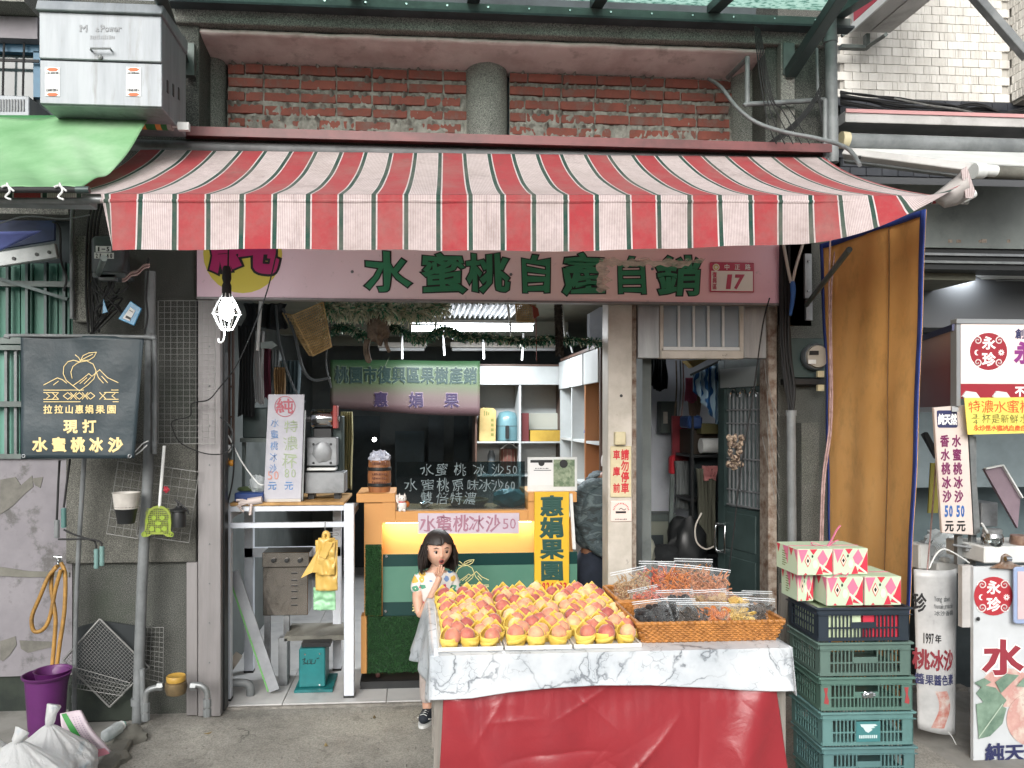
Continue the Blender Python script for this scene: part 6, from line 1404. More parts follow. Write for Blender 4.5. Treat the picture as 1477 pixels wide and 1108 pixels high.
m = MB(); hz0,hz1 = zd(806),zd(766); pts = [DA + du * DL * .9 + Vector((0,0,hz0)),DA + du * DL * .9 + dn * .05 + Vector((0,0,hz0)),DA + du * DL * .9 + dn * .06 + Vector((0,0,(hz0 + hz1) / 2)),DA + du * DL * .9 + dn * .05 + Vector((0,0,hz1)),DA + du * DL * .9 + Vector((0,0,hz1))]
m.tube(curve_pts(pts,5),.008,8); m.tube([pts[1],pts[1] - du * .09,pts[3] - du * .09 + Vector((0,0,-.0)),pts[3]],.009,8); part('handle',m,M['chrome'],dr,smooth=True)
ph = V(1060,655,4.55); m = MB()
for k in range(40): m.ball(ph + Vector((rnd(-.035,.035),rnd(-.03,.03),rnd(-.09,.11))),rnd(.010,.018),6,sz=1.3)
single('hanging_amulet','beaded brown and cream ornament hanging on the door grille','ornament',m,mat('beads','#a08f7c','#3f302a',ns=60,lo=.45,hi=.55,rough=.5))
m = MB(); m.tube(pc([(1110,430,4.3),(1100,470,4.3),(1086,570,4.35),(1068,680,4.4),(1058,770,4.45),(1050,830,4.5)],4.4,5),.004,6); single('black_wire','black wire hanging from the pink sign down across the green door','wire',m,M['blackrub'])
# ---------------------------------------------------------------- right pier: meter, cables, conduits
em = thing('electricity_meter','round glass electricity meter on a dark board on the right pier','electricity meter',P(1165,553,4.42))
m = MB(); m.pbox(1137,488,1192,545,4.44,.05); part('back_board',m,M['darkgreen'],em,bev=.004)
mc = V(1174,515,4.42); RX = Matrix.Rotation(pi / 2,3,'X')
m = MB(); m.lathe([(.078,-.01),(.08,0),(.08,.02),(.072,.03)],mc,28,R=RX); part('base_ring',m,M['greyplastic'],em,smooth=True)
m = MB(); m.lathe([(.066,.028),(.064,.05),(.001,.056)],mc,28,R=RX); part('dial',m,mat('dial_face','#a09b90',rough=.3),em,smooth=True)
m = MB(); m.pbox(1168,506,1181,512,4.36,.004); part('counter_window',m,M['black'],em); m = MB(); m.pbox(1166,519,1177,525,4.36,.004); part('label',m,M['white'],em)
m = MB(); m.pbox(1135,546,1194,555,4.42,.08); part('terminal_box',m,M['black'],em,bev=.003)
for x,y in ((1185,540),(1185,560)): m = MB(); m.pbox(x - 5,y - 5,x + 4,y + 4,4.38,.02); part('cable_tag',m,M['ivory'],em)
random.seed(44)
for k in range(9):
    x = 1126 + k * 1.6; m = MB(); m.tube(pc([(x + rnd(-2,2),352),(x - 1,420),(x + rnd(-2,2) + 1,500),(x + 7,560),(1141 + rnd(-3,3),600)],4.38 - .006 * (k % 3),5),rnd(.006,.009),6)
    single('black_cable',ORD[k] + ' from the left in the vertical black cable bundle right of the pink sign','cable',m,M['blackrub'],group='vertical cable bundle right of the pink sign',smooth=True)
m = MB(); m.tube([V(1141,598,4.36),V(1143,870,4.36)],.026,14); m.tube([V(1141,592,4.36),V(1141,600,4.36)],.031,14); single('conduit_pipe','grey conduit standing on the right pier below the black cables','pipe',m,M['greypipe'],smooth=True)
m = MB(); m.tube(pc([(1130,352),(1136,385),(1141,408)],4.34,4),.009,8); m.tube(pc([(1158,352),(1148,385),(1143,408)],4.34,4),.009,8); single('white_cable','pair of pale cables joining above the blue tape','cable',m,M['pillar'],smooth=True)
m = MB(); m.tube(pc([(1143,406),(1144,425),(1140,455)],4.335,4),[.012,.014,.016,.016,.014,.013,.012,.010,.008],8); single('blue_tape_joint','cable joint wrapped in bright blue tape','cable joint',m,M['ink_blue'],smooth=True)
mr = thing('mounting_rail','perforated grey metal rail with screws on the right pier','rail',P(1166,462,4.45)); m = MB(); m.pbox(1161,366,1171,430,4.46,.02); m.pbox(1163,432,1172,462,4.46,.02); part('rail',m,M['cast'],mr)
for y in (377,420,440): m = MB(); m.ball(V(1166,y,4.455),.008,8); part('screw',m,M['chrome'],mr)
for k,(x0,x1) in enumerate(((1178,1196),(1190,1199))):
    m = MB(); m.tube(pc([(x0 + 20,330),(x1,420),(x1 + 1,600),(x1 - 10,700),(x1 - 14,860)],4.28,5),.005,6); single('pale_rope',['pale rope hanging along the left edge of the orange tarpaulin','second pale rope close to the edge of the orange tarpaulin'][k],'rope',m,M['pinkrag'])
m = MB()
for k in range(6): m.tube(pc([(1104 + rnd(-8,8),520 + k * 22),(1112 + rnd(-5,5),560 + k * 26),(1124,600 + k * 30)],4.42,3),.002,4)
single('wire_tangle','tangle of thin wires between door jamb and pier','wires',m,M['wire'],kind='stuff')
m = MB(); m.box(XX(1150,4.45),XX(1175,4.45),4.40,4.499,0,ZZ(1160,610,4.45)); single('dark_board','dark weathered upright board against the right pier','board',m,M['terrazzo_dark'])
cl_ = thing('caged_work_lamp','lit white caged work lamp hanging from the awning on a black cord','work lamp',P(327,375,3.7))
YL = 3.7; cc = V(327,0,YL); L = lambda y: ZZ(327,y,YL)
m = MB(); m.tube([V(330,330,YL),V(329,384,YL)],.004,6); m.lathe([(.014,L(384)),(.02,L(388)),(.022,L(402)),(.016,L(408)),(.022,L(412)),(.022,L(430)),(.012,L(432))][::-1],(cc.x,YL,0),14); part('lamp_holder',m,M['blackrub'],cl_,smooth=True)
m = MB(); m.lathe([(.001,L(463)),(.022,L(459)),(.034,L(450)),(.034,L(442)),(.022,L(434)),(.014,L(424))],(cc.x,YL,0),18); part('bulb',m,emit('lit_bulb','#f7fbff',22),cl_,smooth=True)
for k in range(8):
    a = 2 * pi * k / 8; m = MB(); m.tube([Vector((cc.x + r * cos(a),YL + r * sin(a),L(y))) for r,y in ((.018,423),(.045,438),(.066,452),(.045,466),(.028,475))],.0028,5); part('cage_wire',m,M['white'],cl_)
for r,y in ((.066,452),(.028,475)): m = MB(); m.tube([Vector((cc.x + r * cos(k * pi / 12),YL + r * sin(k * pi / 12),L(y))) for k in range(24)],.003,5,closed=True); part('cage_ring',m,M['white'],cl_)
m = MB(); m.tube(pc([(323,476),(323,487),(320,494),(315,493),(315,488)],YL,5),.004,6); part('hook',m,M['white'],cl_,smooth=True)
pl = bpy.data.lights.new('bulb_light','POINT'); pl.energy = 4; pl.shadow_soft_size = .035; pl.color = (.95,.98,1); po = bpy.data.objects.new('bulb_light',pl); COL.objects.link(po); po.parent = cl_; po.location = Vector((cc.x,YL - .0,L(462) - .04)) - wloc(cl_)
# ================================================================== RIGHT NEIGHBOUR
YT = 5.0
rn = thing('tiled_building','neighbour building with pale cream ribbed tiles above the stall on the right','building',P(1400,1000,YT))
def rpart(n,m,mt,**k): return part(n,m,mt,rn,**k)
M['tile'] = mat('cream_glazed_tile','#dad8d2','#c2bfb8',ns=2,streak=True,rough=.35,grime='#6f6c66',gs=3,gamt=.5,seed=True)
M['darktile'] = mat('dark_glazed_tile','#3b3e44','#2a2d33',ns=5,rough=.3,seed=True)
X0,X1 = XX(1213,YT),XX(1456,YT); zt0,zt1_ = ZZ(1340,145,YT),ZZ(1340,-60,YT)
m = MB(); m.box(X0,XX(1800,YT),YT + .012,YT + .3,2.9,5.2); rpart('grout_wall',m,mat('grout','#b3b0a9',rough=.9))
tw,thh = .112,.058
rib = MB(); nr = 9
def tilemesh(mm,nm,ribs=True):
    q = MB(); w,h = tw - .0035,thh - .0035
    if ribs:
        for i in range(nr):
            a,b = -w / 2 + w * i / nr,-w / 2 + w * (i + 1) / nr
            dz = rnd(.002,.006) ; q.box(a,b,-dz,.012,-h / 2,h / 2)
    else: q.box(-w / 2,w / 2,-.006,.012,-h / 2,h / 2)
    o = part(nm,q,mm,None,bev=0 if ribs else .002); me = o.data; bpy.data.objects.remove(o); return me
random.seed(9)
TM = [tilemesh(M['tile'],'tile') for _ in range(5)]; DTM = tilemesh(M['darktile'],'dark_tile',False)
def lay(me,x,y,z,nm,rz=0,sx=1):
    o = bpy.data.objects.new(nm,me); COL.objects.link(o); o.parent = rn; o.location = Vector((x,y,z)) - wloc(rn); o.rotation_euler = (0,0,rz); o.scale = (sx,1,1); return o
z = zt0 + thh / 2; r_ = 0
while z < zt1_:
    x = X0 + (tw / 2 if r_ % 2 else 0) + .02
    while x < X1 - .03: lay(random.choice(TM),x,YT - rnd(0,.003),z,'tile'); x += tw
    y = YT - .08
    while y > YT - .45: lay(random.choice(TM),X1 + .0,y + (.05 if r_ % 2 else 0),z,'tile',rz=-pi / 2); y -= tw
    z += thh; r_ += 1
m = MB(); m.box(X1 + .014,X1 + .5,YT - .45,YT + .2,zt0 - .02,5.2); rpart('wall_return',m,mat('grout','#99968e',rough=.9))
m = MB(); m.box(X0,XX(1800,YT),YT - .004,YT + .3,2.3,zt0); rpart('dark_wall_band',m,mat('dark_grout','#55575a',rough=.9))
z = zt0 - thh / 2 - .004
for r_ in range(9):
    x = X0 + (tw / 2 if r_ % 2 else 0)
    while x < XX(1500,YT):
        if r_ < 2 or 3 < r_: lay(DTM,x,YT - .008,z,'dark_tile')
        x += tw
    z -= thh
M['lightgrey'] = mat('light_grey_metal','#b1afad','#9a9896',ns=4,rough=.5,grime='#66625d')
m = MB(); m.bar(V(1398,-14,4.4),V(1482,82,4.4),.05,.05); single('steel_strut','pale steel strut slanting across the cream tiled wall','strut',m,M['alu'],bev=.003)
lb2 = thing('lightbox_sign','red lightbox sign seen from below on the cream tiled wall at the top','sign',P(1255,48,4.9))
xa,xb,zb_ = XX(1228,4.9),XX(1284,4.9),ZZ(1255,47,4.9)
m = MB(); m.box(xa,xb,3.7,4.9,zb_,zb_ + .9); part('box',m,M['lightgrey'],lb2,bev=.004)
m = MB(); m.box(xa - .008,xa - .001,3.74,4.86,zb_ + .05,zb_ + .86); part('red_face',m,mat('sign_red','#a62237',rough=.35),lb2)
m = MB()
for k,ch in enumerate('電電'): put(m,ch,.03,4.82 - k * .3,zb_ + .12,-.24,.24,lambda u,w,d: (xa - .009 - d,u,w),.002) if k == 0 else None
part('character',m,M['ink_white'],lb2)
m = MB(); m.box(xa - .014,xa - .0,3.7,4.9,zb_ - .01,zb_ + .04); part('frame',m,M['white'],lb2)
m = MB(); m.box(xa + .12,xb - .02,3.72,4.88,zb_ - .006,zb_ - .001); part('underside',m,M['lightgrey'],lb2)
m = MB(); m.lathe([(.012,0),(.012,.003)],((xa + xb) / 2,4.4,zb_ - .01),8); part('bolt',m,M['black'],lb2)
m = MB(); m.pbox(1214,64,1252,69,4.86,.04); m.pbox(1250,48,1255,69,4.86,.04); m.bar(V(1214,52,4.8),V(1228,42,4.8),.02,.02); m.bar(V(1252,67,4.82),V(1278,50,4.5),.02,.02); single('sign_bracket','dark steel bracket under the red lightbox sign','bracket',m,M['greensteel'])
random.seed(14)
for k in range(9):
    m = MB(); y = 132 + k * 2.2; s_ = rnd(0,9)
    m.tube(pc([(1212,y),(1250,y + 4 + 3 * sin(s_)),(1300,y + 10 + k),(1370,y + 22 - k * 1.5 + 4 * sin(s_ * 2)),(1420,168 - k * 2),(1500,150 + k * 6)],4.88 - .01 * (k % 4),5),rnd(.004,.0075),6)
    single('black_cable',ORD[k] + ' from the top where the black cables leave the drain pipe across dark tiles','cable',m,M['blackrub'],group='black cables across the dark tiles')
m = MB(); m.tube(pc([(1290,142),(1340,152),(1400,162),(1500,196)],4.75,5),.006,6); single('grey_cable','grey cable crossing below the black cable bundle on the right','cable',m,M['wire'])
m = MB(); m.box(XX(1213,4.75),XX(1700,4.75),4.7,4.98,ZZ(1340,184,4.75),ZZ(1340,168,4.75)); lg = rpart('ledge',m,M['lightgrey'],bev=.003)
m = MB(); m.box(XX(1213,4.75),XX(1700,4.75),4.69,4.7,ZZ(1340,171,4.75),ZZ(1340,166,4.75)); rpart('pink_edge',m,mat('pink_edge','#b98a8a',rough=.6))
m = MB(); m.tube([V(1218,203,4.5),V(1560,214,4.5)],.045,18); single('large_pipe','thick dark grey horizontal pipe under the black cables','pipe',m,M['greypipe'],smooth=True)
m = MB(); m.tube([V(1212,202,4.5),V(1222,203,4.5)],.05,18); single('pipe_cap','cream cap on the end of the thick horizontal pipe','pipe cap',m,M['ivory'],smooth=True)
ra = thing('white_awning','white folding awning with grey rails and a round end cap on the right','awning',P(1410,260,4.0))
m = MB(); m.add([V(1222,214,4.5),V(1560,222,4.5),V(1560,244,3.9),V(1412,236,3.9),V(1222,222,4.4)],[(0,1,2,3,4)]); part('canvas',m,M['white'],ra,solid=.006)
m = MB(); m.bar(V(1218,222,4.4),V(1408,247,3.9),.045,.07); part('side_rail',m,M['lightgrey'],ra,bev=.004)
m = MB(); m.bar(V(1218,232,4.42),V(1404,256,3.92),.02,.03); part('side_rail',m,M['greypipe'],ra,bev=.003)
m = MB(); m.tube([V(1424,248,3.88),V(1560,252,3.88)],.034,14); part('front_tube',m,M['concrete'],ra,smooth=True)
m = MB(); m.tube([V(1404,247,3.86),V(1418,247,3.86)],.04,20); m.tube([V(1418,246,3.86),V(1436,247,3.86)],.03,14); part('end_cap',m,M['white'],ra,smooth=True)
for x,y in ((1240,227),(1342,240)): m = MB(); m.ball(V(x,y,lerp(4.36,4.0,(x - 1218) / 190) - .04),.01,8); part('bolt',m,M['black'],ra)
YR = 4.45
m = MB(); m.box(XX(1215,YR),XX(1800,YR),YR,YR + .3,ZZ(1400,358,YR),ZZ(1400,268,YR)); rpart('shutter_box',m,mat('grey_shutter_box','#6e7471','#5d6361',ns=3,rough=.5,grime='#3c403f',gs=4))
random.seed(3)
for x in (1368,1380,1412,1416,1453): m = MB(); m.pbox(x,346 + rnd(-1,1),x + rnd(3,8),350,YR - .003,.003); rpart('rust_spot',m,M['rusty'])
for y0,y1,mm,d in ((359,365,'black',.02),(365.5,369,'cast',0),(370,376,'black',.02),(376.5,380,'greypipe',0),(381,388,'black',.02)):
    m = MB(); m.box(XX(1215,YR),XX(1800,YR),YR + d,YR + .2,ZZ(1400,y1,YR),ZZ(1400,y0,YR)); rpart('header_rail',m,M[mm])
m = MB(); m.box(XX(1200,4.8),XX(1200,4.8) + .06,4.6,8,0,3); struct('stall_wall_left',m,M['darkwall'])
m = MB(); m.box(2.2,7,8,8.1,0,3.2); struct('stall_wall_back',m,mat('stall_back','#5b6a6d','#4c5a5e',ns=2,rough=.7))
m = MB(); m.box(2.2,7,4.6,8.1,2.72,2.8); sc_ = struct('stall_ceiling',m,mat('stall_ceiling','#4b5a5a','#404e4f',ns=2,rough=.7))
for k in range(6):
    m = MB(); m.box(2.4,6.9,5.0 + k * .5,5.008 + k * .5,2.714,2.72); part('ceiling_joint',m,M['black'],sc_)
m = MB(); m.box(3.0,6.8,7.2,7.3,1.0,2.5); single('pale_partition','pale grey partition at the back of the right stall','partition',m,mat('pale_partition','#7b888c','#6b777b',ns=2,rough=.7))
sl_ = thing('ceiling_light','lit square ceiling light in the neighbouring stall at the right','ceiling light',P(1355,400,5.2))
m = MB(); m.box(XX(1337,5.2),XX(1374,5.2),4.9,5.6,2.66,2.70); part('diffuser',m,emit('stall_light','#f2f8ff',5),sl_)
area('stall_lamp',(XX(1355,5.2),5.2,2.64),.2,.6,10,(.93,.97,1),(0,0,0),sl_)
fa = thing('ceiling_fan','round white ceiling ventilator grille beside the lit stall light','ventilator',P(1420,405,5.3))
fc_ = Vector((XX(1428,5.2),5.2,2.66))
m = MB(); m.lathe([(.01,-.02),(.30,-.03),(.34,.0),(.3,.03)],fc_,36); part('rim',m,M['white'],fa,smooth=True)
for r in (.08,.13,.18,.23): m = MB(); m.tube([fc_ + Vector((r * cos(k * pi / 16),r * sin(k * pi / 16),-.035)) for k in range(32)],.008,6,closed=True); part('grille_ring',m,M['greypipe'],fa)
M['lmaroon'] = mat('maroon_print','#8d2530',rough=.4); M['lred'] = mat('brick_red_print','#a5323a',rough=.4); M['lpink'] = mat('pale_pink_print','#dccbc6',rough=.4); M['lgrey'] = mat('aluminium_frame','#8f9294',metal=.4,rough=.4)
def sealogo(parent,cx,cy,r,Y,back,rx=1.,border=True):
    if border: m = MB(); disc(m,cx,cy,r * 1.12 * rx,r * 1.12,Y,.001); part('logo_border',m,M['ink_white'],parent)
    m = MB(); disc(m,cx,cy,r * rx,r,Y - .0015,.001); part('logo_disc',m,back,parent)
    m = MB(); Yz = Y - .003
    ptext(m,'永',cx - r * .36 * rx,cy - r * .8,cx + r * .36 * rx,cy - r * .08,Yz,.03,jit=.06); ptext(m,'珍',cx - r * .36 * rx,cy + r * .04,cx + r * .36 * rx,cy + r * .8,Yz,.03,jit=.06)
    part('logo_characters',m,M['ink_white'],parent); m = MB()
    for sx,sy in ((-1,-1),(1,-1),(-1,1),(1,1)):
        pts = []
        for k in range(17):
            a = k * .55; q = r * .25 * (1 - k / 20); pts.append((cx + sx * r * .58 * rx + sx * q * cos(a) * rx,cy + sy * r * .58 + sy * q * sin(a)))
        stroke(m,pts,r * .055,Yz + .0015)
    for k in range(10): a = k * pi / 5; stroke(m,[(cx + r * .68 * rx + r * .06 * cos(a) * rx,cy + r * .06 + r * .06 * sin(a)),(cx + r * .68 * rx + r * .15 * cos(a) * rx,cy + r * .06 + r * .15 * sin(a))],r * .04,Yz + .0015)
    mo = [(cx - r * (.62 - .13 * cos(a)) * rx,cy + r * (.06 + .15 * sin(a))) for a in [radians(60 + 24 * k) for k in range(11)]] + [(cx - r * (.56 - .1 * cos(a)) * rx,cy + r * (.06 + .12 * sin(a))) for a in [radians(290 - 22 * k) for k in range(10)]]
    m.ppoly(mo,Yz,.001); part('logo_ornament',m,M['ink_white'],parent,kind='stuff')
YB1 = 3.9
sb1 = thing('stall_signboard','white and maroon stall signboard with a round maroon emblem and metal frame','sign',P(1440,575,YB1))
m = MB(); m.pbox(1386,468,1620,554,YB1,.03); part('panel',m,M['lpink'],sb1)
m = MB(); m.pbox(1386,554,1620,575,YB1,.03); part('lower_panel',m,M['lmaroon'],sb1)
m = MB(); m.pbox(1380,461,1620,468,YB1 - .006,.05); part('frame_bar',m,M['lgrey'],sb1,bev=.002); m = MB(); m.pbox(1380,468,1386,586,YB1 - .006,.05); part('frame_bar',m,M['lgrey'],sb1,bev=.002)
sealogo(sb1,1426,507,27,YB1 - .001,M['lmaroon'])
m = MB(); ptext(m,'創',1464,474,1479,489,YB1 - .001,.03); part('lettering',m,M['ink_navy'],sb1)
m = MB(); ptext(m,'永',1463,493,1493,525,YB1 - .001,.05); part('large_character',m,M['ink_purple'],sb1)
m = MB(); ptext(m,'不',1464,557,1478,572,YB1 - .001,.045); part('lettering',m,M['ink_white'],sb1)
for x in (1388,1432): m = MB(); m.ppoly([(x,572),(x + 6,564),(x + 20,566),(x + 26,574),(x + 12,578)],YB1 - .01,.008); part('tape',m,M['white'],sb1)
sb2 = thing('side_signboard','dark maroon side signboard with an oval emblem, turned inward behind the orange tarpaulin','sign',P(1358,590,4.1))
SA,SB = V(1380,530,3.92),V(1330,530,4.55)
def sfn(px,py,d=0):
    t = (1380 - px) / 50; p = SA.lerp(SB,t); c = lerp(3.92,4.55,t); k = (SB - SA).normalized(); nn = Vector((k.y,-k.x,0)); nn = nn if nn.y < 0 else -nn
    return Vector((p.x,p.y,ZZ(1380,py,3.92))) + nn * d
def sq_(m,x0,y0,x1,y1,d,mt=0,th=.004):
    v = [sfn(x,y,dd) for dd in (d,d - th) for x,y in ((x0,y1),(x1,y1),(x1,y0),(x0,y0))]; m.add(v,[(0,1,2,3),(7,6,5,4),(0,4,5,1),(1,5,6,2),(2,6,7,3),(3,7,4,0)],mt); return m
n_ = N('peach_board'); sp = n_.n('ShaderNodeSeparateXYZ'); n_.l(n_.co(),sp.inputs[0]); n_.base(n_.ramp(n_.math('MULTIPLY',sp.outputs[2],2.2),[(.1,'#6e2a2a'),(.5,'#8c4a44'),(.9,'#c4a9a2')])).set(Roughness=.5)
part('panel',sq_(MB(),1332,476,1380,588,0,th=.02),n_.m,sb2); part('top_bar',sq_(MB(),1330,468,1381,477,.004,th=.03),M['ink_navy'],sb2); part('bottom_bar',sq_(MB(),1330,586,1381,594,.004,th=.03),M['lgrey'],sb2)
m = MB(); vs = [sfn(1367.5 + 7 * cos(k * pi / 12),494 + 15 * sin(k * pi / 12),.003) for k in range(24)]; m.add(vs,[tuple(range(24))]); part('logo_border',m,M['ink_white'],sb2)
m = MB(); vs = [sfn(1367.5 + 6 * cos(k * pi / 12),494 + 13 * sin(k * pi / 12),.005) for k in range(24)]; m.add(vs,[tuple(range(24))]); part('logo_disc',m,M['lmaroon'],sb2)
def stxt(s_,x0,y0,x1,y1,b,mt,vert=False):
    m = MB(); n = len(s_)
    for i,ch in enumerate(s_):
        a0,a1,b0,b1 = (x0,x1,lerp(y0,y1,i / n),lerp(y0,y1,(i + 1) / n)) if vert else (lerp(x0,x1,i / n),lerp(x0,x1,(i + 1) / n),y0,y1)
        put(m,ch,b,0,0,1,1,lambda u,w,d: sfn(lerp(a0,a1,u),lerp(b1,b0,w),.006 + d),.001)
    part('lettering',m,mt,sb2)
stxt('永珍',1364,483,1371,505,.02,M['ink_white'],True); stxt('冰沙',1333,490,1354,513,.045,M['ink_navy']); stxt('添加香精',1332,524,1356,536,.03,M['ink_white']); stxt('果醬',1361,521,1375,534,.04,M['ink_white'])
m = MB()
for cx,cy,rx_,ry_ in ((1354,562,9,15),(1340,575,8,13)): b0 = len(m.v); vs = [sfn(cx + rx_ * cos(k * pi / 12),cy + ry_ * sin(k * pi / 12),.004) for k in range(24)]; m.add(vs,[tuple(range(24))])
part('peach_print',m,mat('peach_print','#caa898','#a24a45',ns=6,rough=.5),sb2)
yp = thing('yellow_paper_sign','yellow paper hand lettered in orange and olive taped under the maroon band','sign',P(1440,627,YB1 - .04))
Yy = YB1 - .03
m = MB(); m.ppoly([(1391,574),(1600,572),(1600,622),(1396,627)],Yy,.004); part('paper',m,mat('yellow_paper','#dcc95f','#d3bf55',ns=4,rough=.7),yp)
m = MB()
for k,ch in enumerate('特濃水蜜桃'): ptext(m,ch,1396 + k * 18.5,577,1415 + k * 18.5,596,Yy - .001,.0,jit=.1,rj=.08,seed=k)
for k,ch in enumerate('永珍是水蜜桃自產自銷'): ptext(m,ch,1404 + k * 8.4,613,1413 + k * 8.4,622,Yy - .001,.02,jit=.1,rj=.1,seed=k)
part('orange_lettering',m,M['ink_orange'],yp)
m = MB(); ptext(m,'3',1403,597,1410,603,Yy - .001,0); ptext(m,'4',1403,605,1410,612,Yy - .001,0); m.pbox(1401,603.6,1413,604.3,Yy - .001,.001)
for k,ch in enumerate('杯是新鮮水'): ptext(m,ch,1416 + k * 13.5,597,1429 + k * 13.5,611,Yy - .001,0,jit=.1,rj=.08,seed=k)
part('olive_lettering',m,M['ink_olive'],yp)
hp = thing('hanging_price_sign','tall beige price sign with a navy heading, slightly tilted on metal posts','sign',P(1380,775,3.95))
Yh = 3.93; hx = lambda px,py: (px + (py - 585) * .045,py)
def hq(x0,y0,x1,y1): return [hx(x0,y0),hx(x1,y0),hx(x1,y1),hx(x0,y1)]
m = MB(); m.ppoly([hx(1347,588),hx(1394,584),hx(1396,772),hx(1351,769),hx(1349,690)],Yh,.02); part('board',m,mat('beige_board','#cbbfb8','#bfb2ab',ns=3,rough=.4),hp,bev=.003)
m = MB(); m.ppoly([hx(1396,588),hx(1401,590),hx(1406,768),hx(1397,772)],Yh + .004,.03); part('edge',m,M['alu'],hp)
m = MB(); m.ppoly([hx(*q) for q in rrect(1351,592,1380,617,3)],Yh - .002,.002); part('heading_box',m,M['ink_navy'],hp)
m = MB(); ptext(m,'純天然',1353,597,1380,613,Yh - .0025,.045); part('heading',m,M['ink_white'],hp)
m = MB()
for c,(col,xs) in enumerate((('香水桃冰沙',1354),('水蜜桃冰沙',1371))):
    for k,ch in enumerate(col):
        y = 627 + k * 20; x = hx(xs,y)[0]; ptext(m,ch,x,y,x + 13,y + 18,Yh - .001,.035)
part('lettering',m,mat('purple_red_ink','#6d2050',rough=.5),hp)
m = MB()
for xs in (1355,1372): x = hx(xs,735)[0]; ptext(m,'50',x,729,x + 13,745,Yh - .001,.04,fill=.8)
part('price',m,M['ink_blue'],hp)
m = MB()
for xs in (1355,1372): x = hx(xs,755)[0]; ptext(m,'元',x,750,x + 13,767,Yh - .001,.035)
part('unit_character',m,M['ink_black'],hp)
ps = thing('metal_posts','pair of bare steel posts with a clamp behind the hanging price sign','post',P(1390,815,4.0))
for x0,x1,y0,y1 in ((1403,1409,630,775),(1381,1389,772,815),(1401,1409,772,815)): m = MB(); m.pbox(x0,y0,x1,y1,3.98,.03); part('post',m,M['alu'],ps,bev=.003)
m = MB(); m.pbox(1393,786,1414,795,3.95,.04); m.tube([V(1374,786,3.94),V(1414,792,3.94)],.006,8); part('clamp',m,M['lgrey'],ps)
m = MB(); m.tube(pc([(1340,820),(1350,800),(1362,792),(1380,800),(1398,812)],3.9,5),.004,6); single('white_wire','white wire arching in front of the steel posts','wire',m,M['white'])
for k,pts in enumerate(([(1352,640),(1343,760),(1330,900)],)): m = MB(); m.tube(pc(pts,4.1,4),.004,6); single('pale_rope','pale rope beside the blue hem in the right stall','rope',m,M['pinkrag'])
random.seed(3)
m = MB(); m.box(XX(1330,4.7),5,4.6,5.3,0,ZZ(1400,815,4.6)); single('stall_counter','dark counter block inside the right stall','counter',m,M['darkwall'])
m = MB(); blob(m,V(1360,795,4.5),.13,.1,.12,.3,3,22,3); single('plastic_bag','clear crumpled plastic bag on the stall counter behind the posts','bag',m,clearplastic('bagclear',amt=.3),smooth=True)
m = MB(); m.pbox(1326,786,1343,822,4.2,.12); single('white_container','white container with a lid beside the blue tarpaulin hem','container',m,M['white'],bev=.008)
m = MB(); m.pbox(1362,805,1372,812,4.2,.05); m.pbox(1352,812,1384,828,4.2,.1); single('milk_bottle','white plastic jug with a yellow cap on the stall counter','jug',m,M['white'],bev=.008)
m = MB(); m.surf(lambda u,v: V(lerp(1338,1352,u) + (1 - v) * 4,lerp(668,740,v),4.5),4,6); single('yellow_cloth','mustard cloth hanging behind the hanging price sign','cloth',m,mat('mustard','#8a843c',rough=.8),solid=.01)
jr = thing('glass_jar','clear ribbed glass jar with a straw on the white stall tray','jar',P(1431,787,3.88)); jc = Vector((XX(1431,3.88),3.88,0)); J = lambda y: ZZ(1431,y,3.85)
m = MB(); m.lathe([(.045,J(788)),(.052,J(784)),(.052,J(774)),(.042,J(769)),(.044,J(765))],jc,20); part('jar_body',m,glass('jar_glass','#cfd8d8',.35),jr,smooth=True)
m = MB(); m.lathe([(.045,J(771)),(.046,J(765)),(.04,J(764))],jc,20); part('rim',m,M['alu'],jr); m = MB(); m.tube([V(1416,755,3.85),V(1436,786,3.88)],.006,6); part('straw',m,M['white'],jr)
m = MB(); m.pbox(1420,788,1560,812,3.84,.3); single('white_tray','white plastic tray along the top of the stall front','tray',m,M['white'],bev=.006)
m = MB(); m.lathe([(.05,J(790)),(.055,J(785)),(.05,J(775))],(XX(1473,3.9),3.9,0),18); single('brown_jar','jar with brown contents at the right edge of the stall','jar',m,mat('brown_jar','#6d5346','#8d7566',ns=20,rough=.3),smooth=True)
ls = thing('leaning_price_board','mauve board leaning back behind the stall tray','board',P(1450,770,4.3)); m = MB(); m.ppoly([(1420,677),(1446,672),(1472,715),(1468,762)],4.3,.02); part('board',m,mat('mauve','#7f6f78','#6f6069',ns=4,rough=.5),ls)
m = MB(); m.bar(V(1421,676,4.28),V(1446,671,4.28),.008,.02); m.bar(V(1446,671,4.28),V(1474,718,4.28),.008,.02); part('edge',m,M['white'],ls)
m = MB(); m.pbox(1416,725,1440,760,4.5,.2); single('white_box','white plastic box in the shade behind the jar','box',m,M['cast'],bev=.006)
m = MB(); m.bar(V(1333,625,4.6),V(1352,660,4.6),.03,.03); single('black_bar','black bar behind the hanging price sign','bar',m,M['black'])
cb_ = thing('curled_board','curled silvery board with faded characters leaning below the stall','sign',P(1350,1060,3.75))
def cfn(px,py,d=0):
    q = V(px,py,3.78); q.y += .10 * ((px - 1352) / 32) ** 2 * .5 - .02 - d; return q
def cs(u,v): x = lerp(lerp(1322,1326,v),lerp(1386,1381,v),u); y = lerp(822,lerp(1052,1061,u),v); return cfn(x,y)
m = MB(); m.surf(cs,20,20); part('sheet',m,mat('silver_board','#b4b5b5','#8f9192',ns=3,rough=.35,grime='#5d5b58',gs=6,glo=.6),cb_,smooth=True,solid=.008)
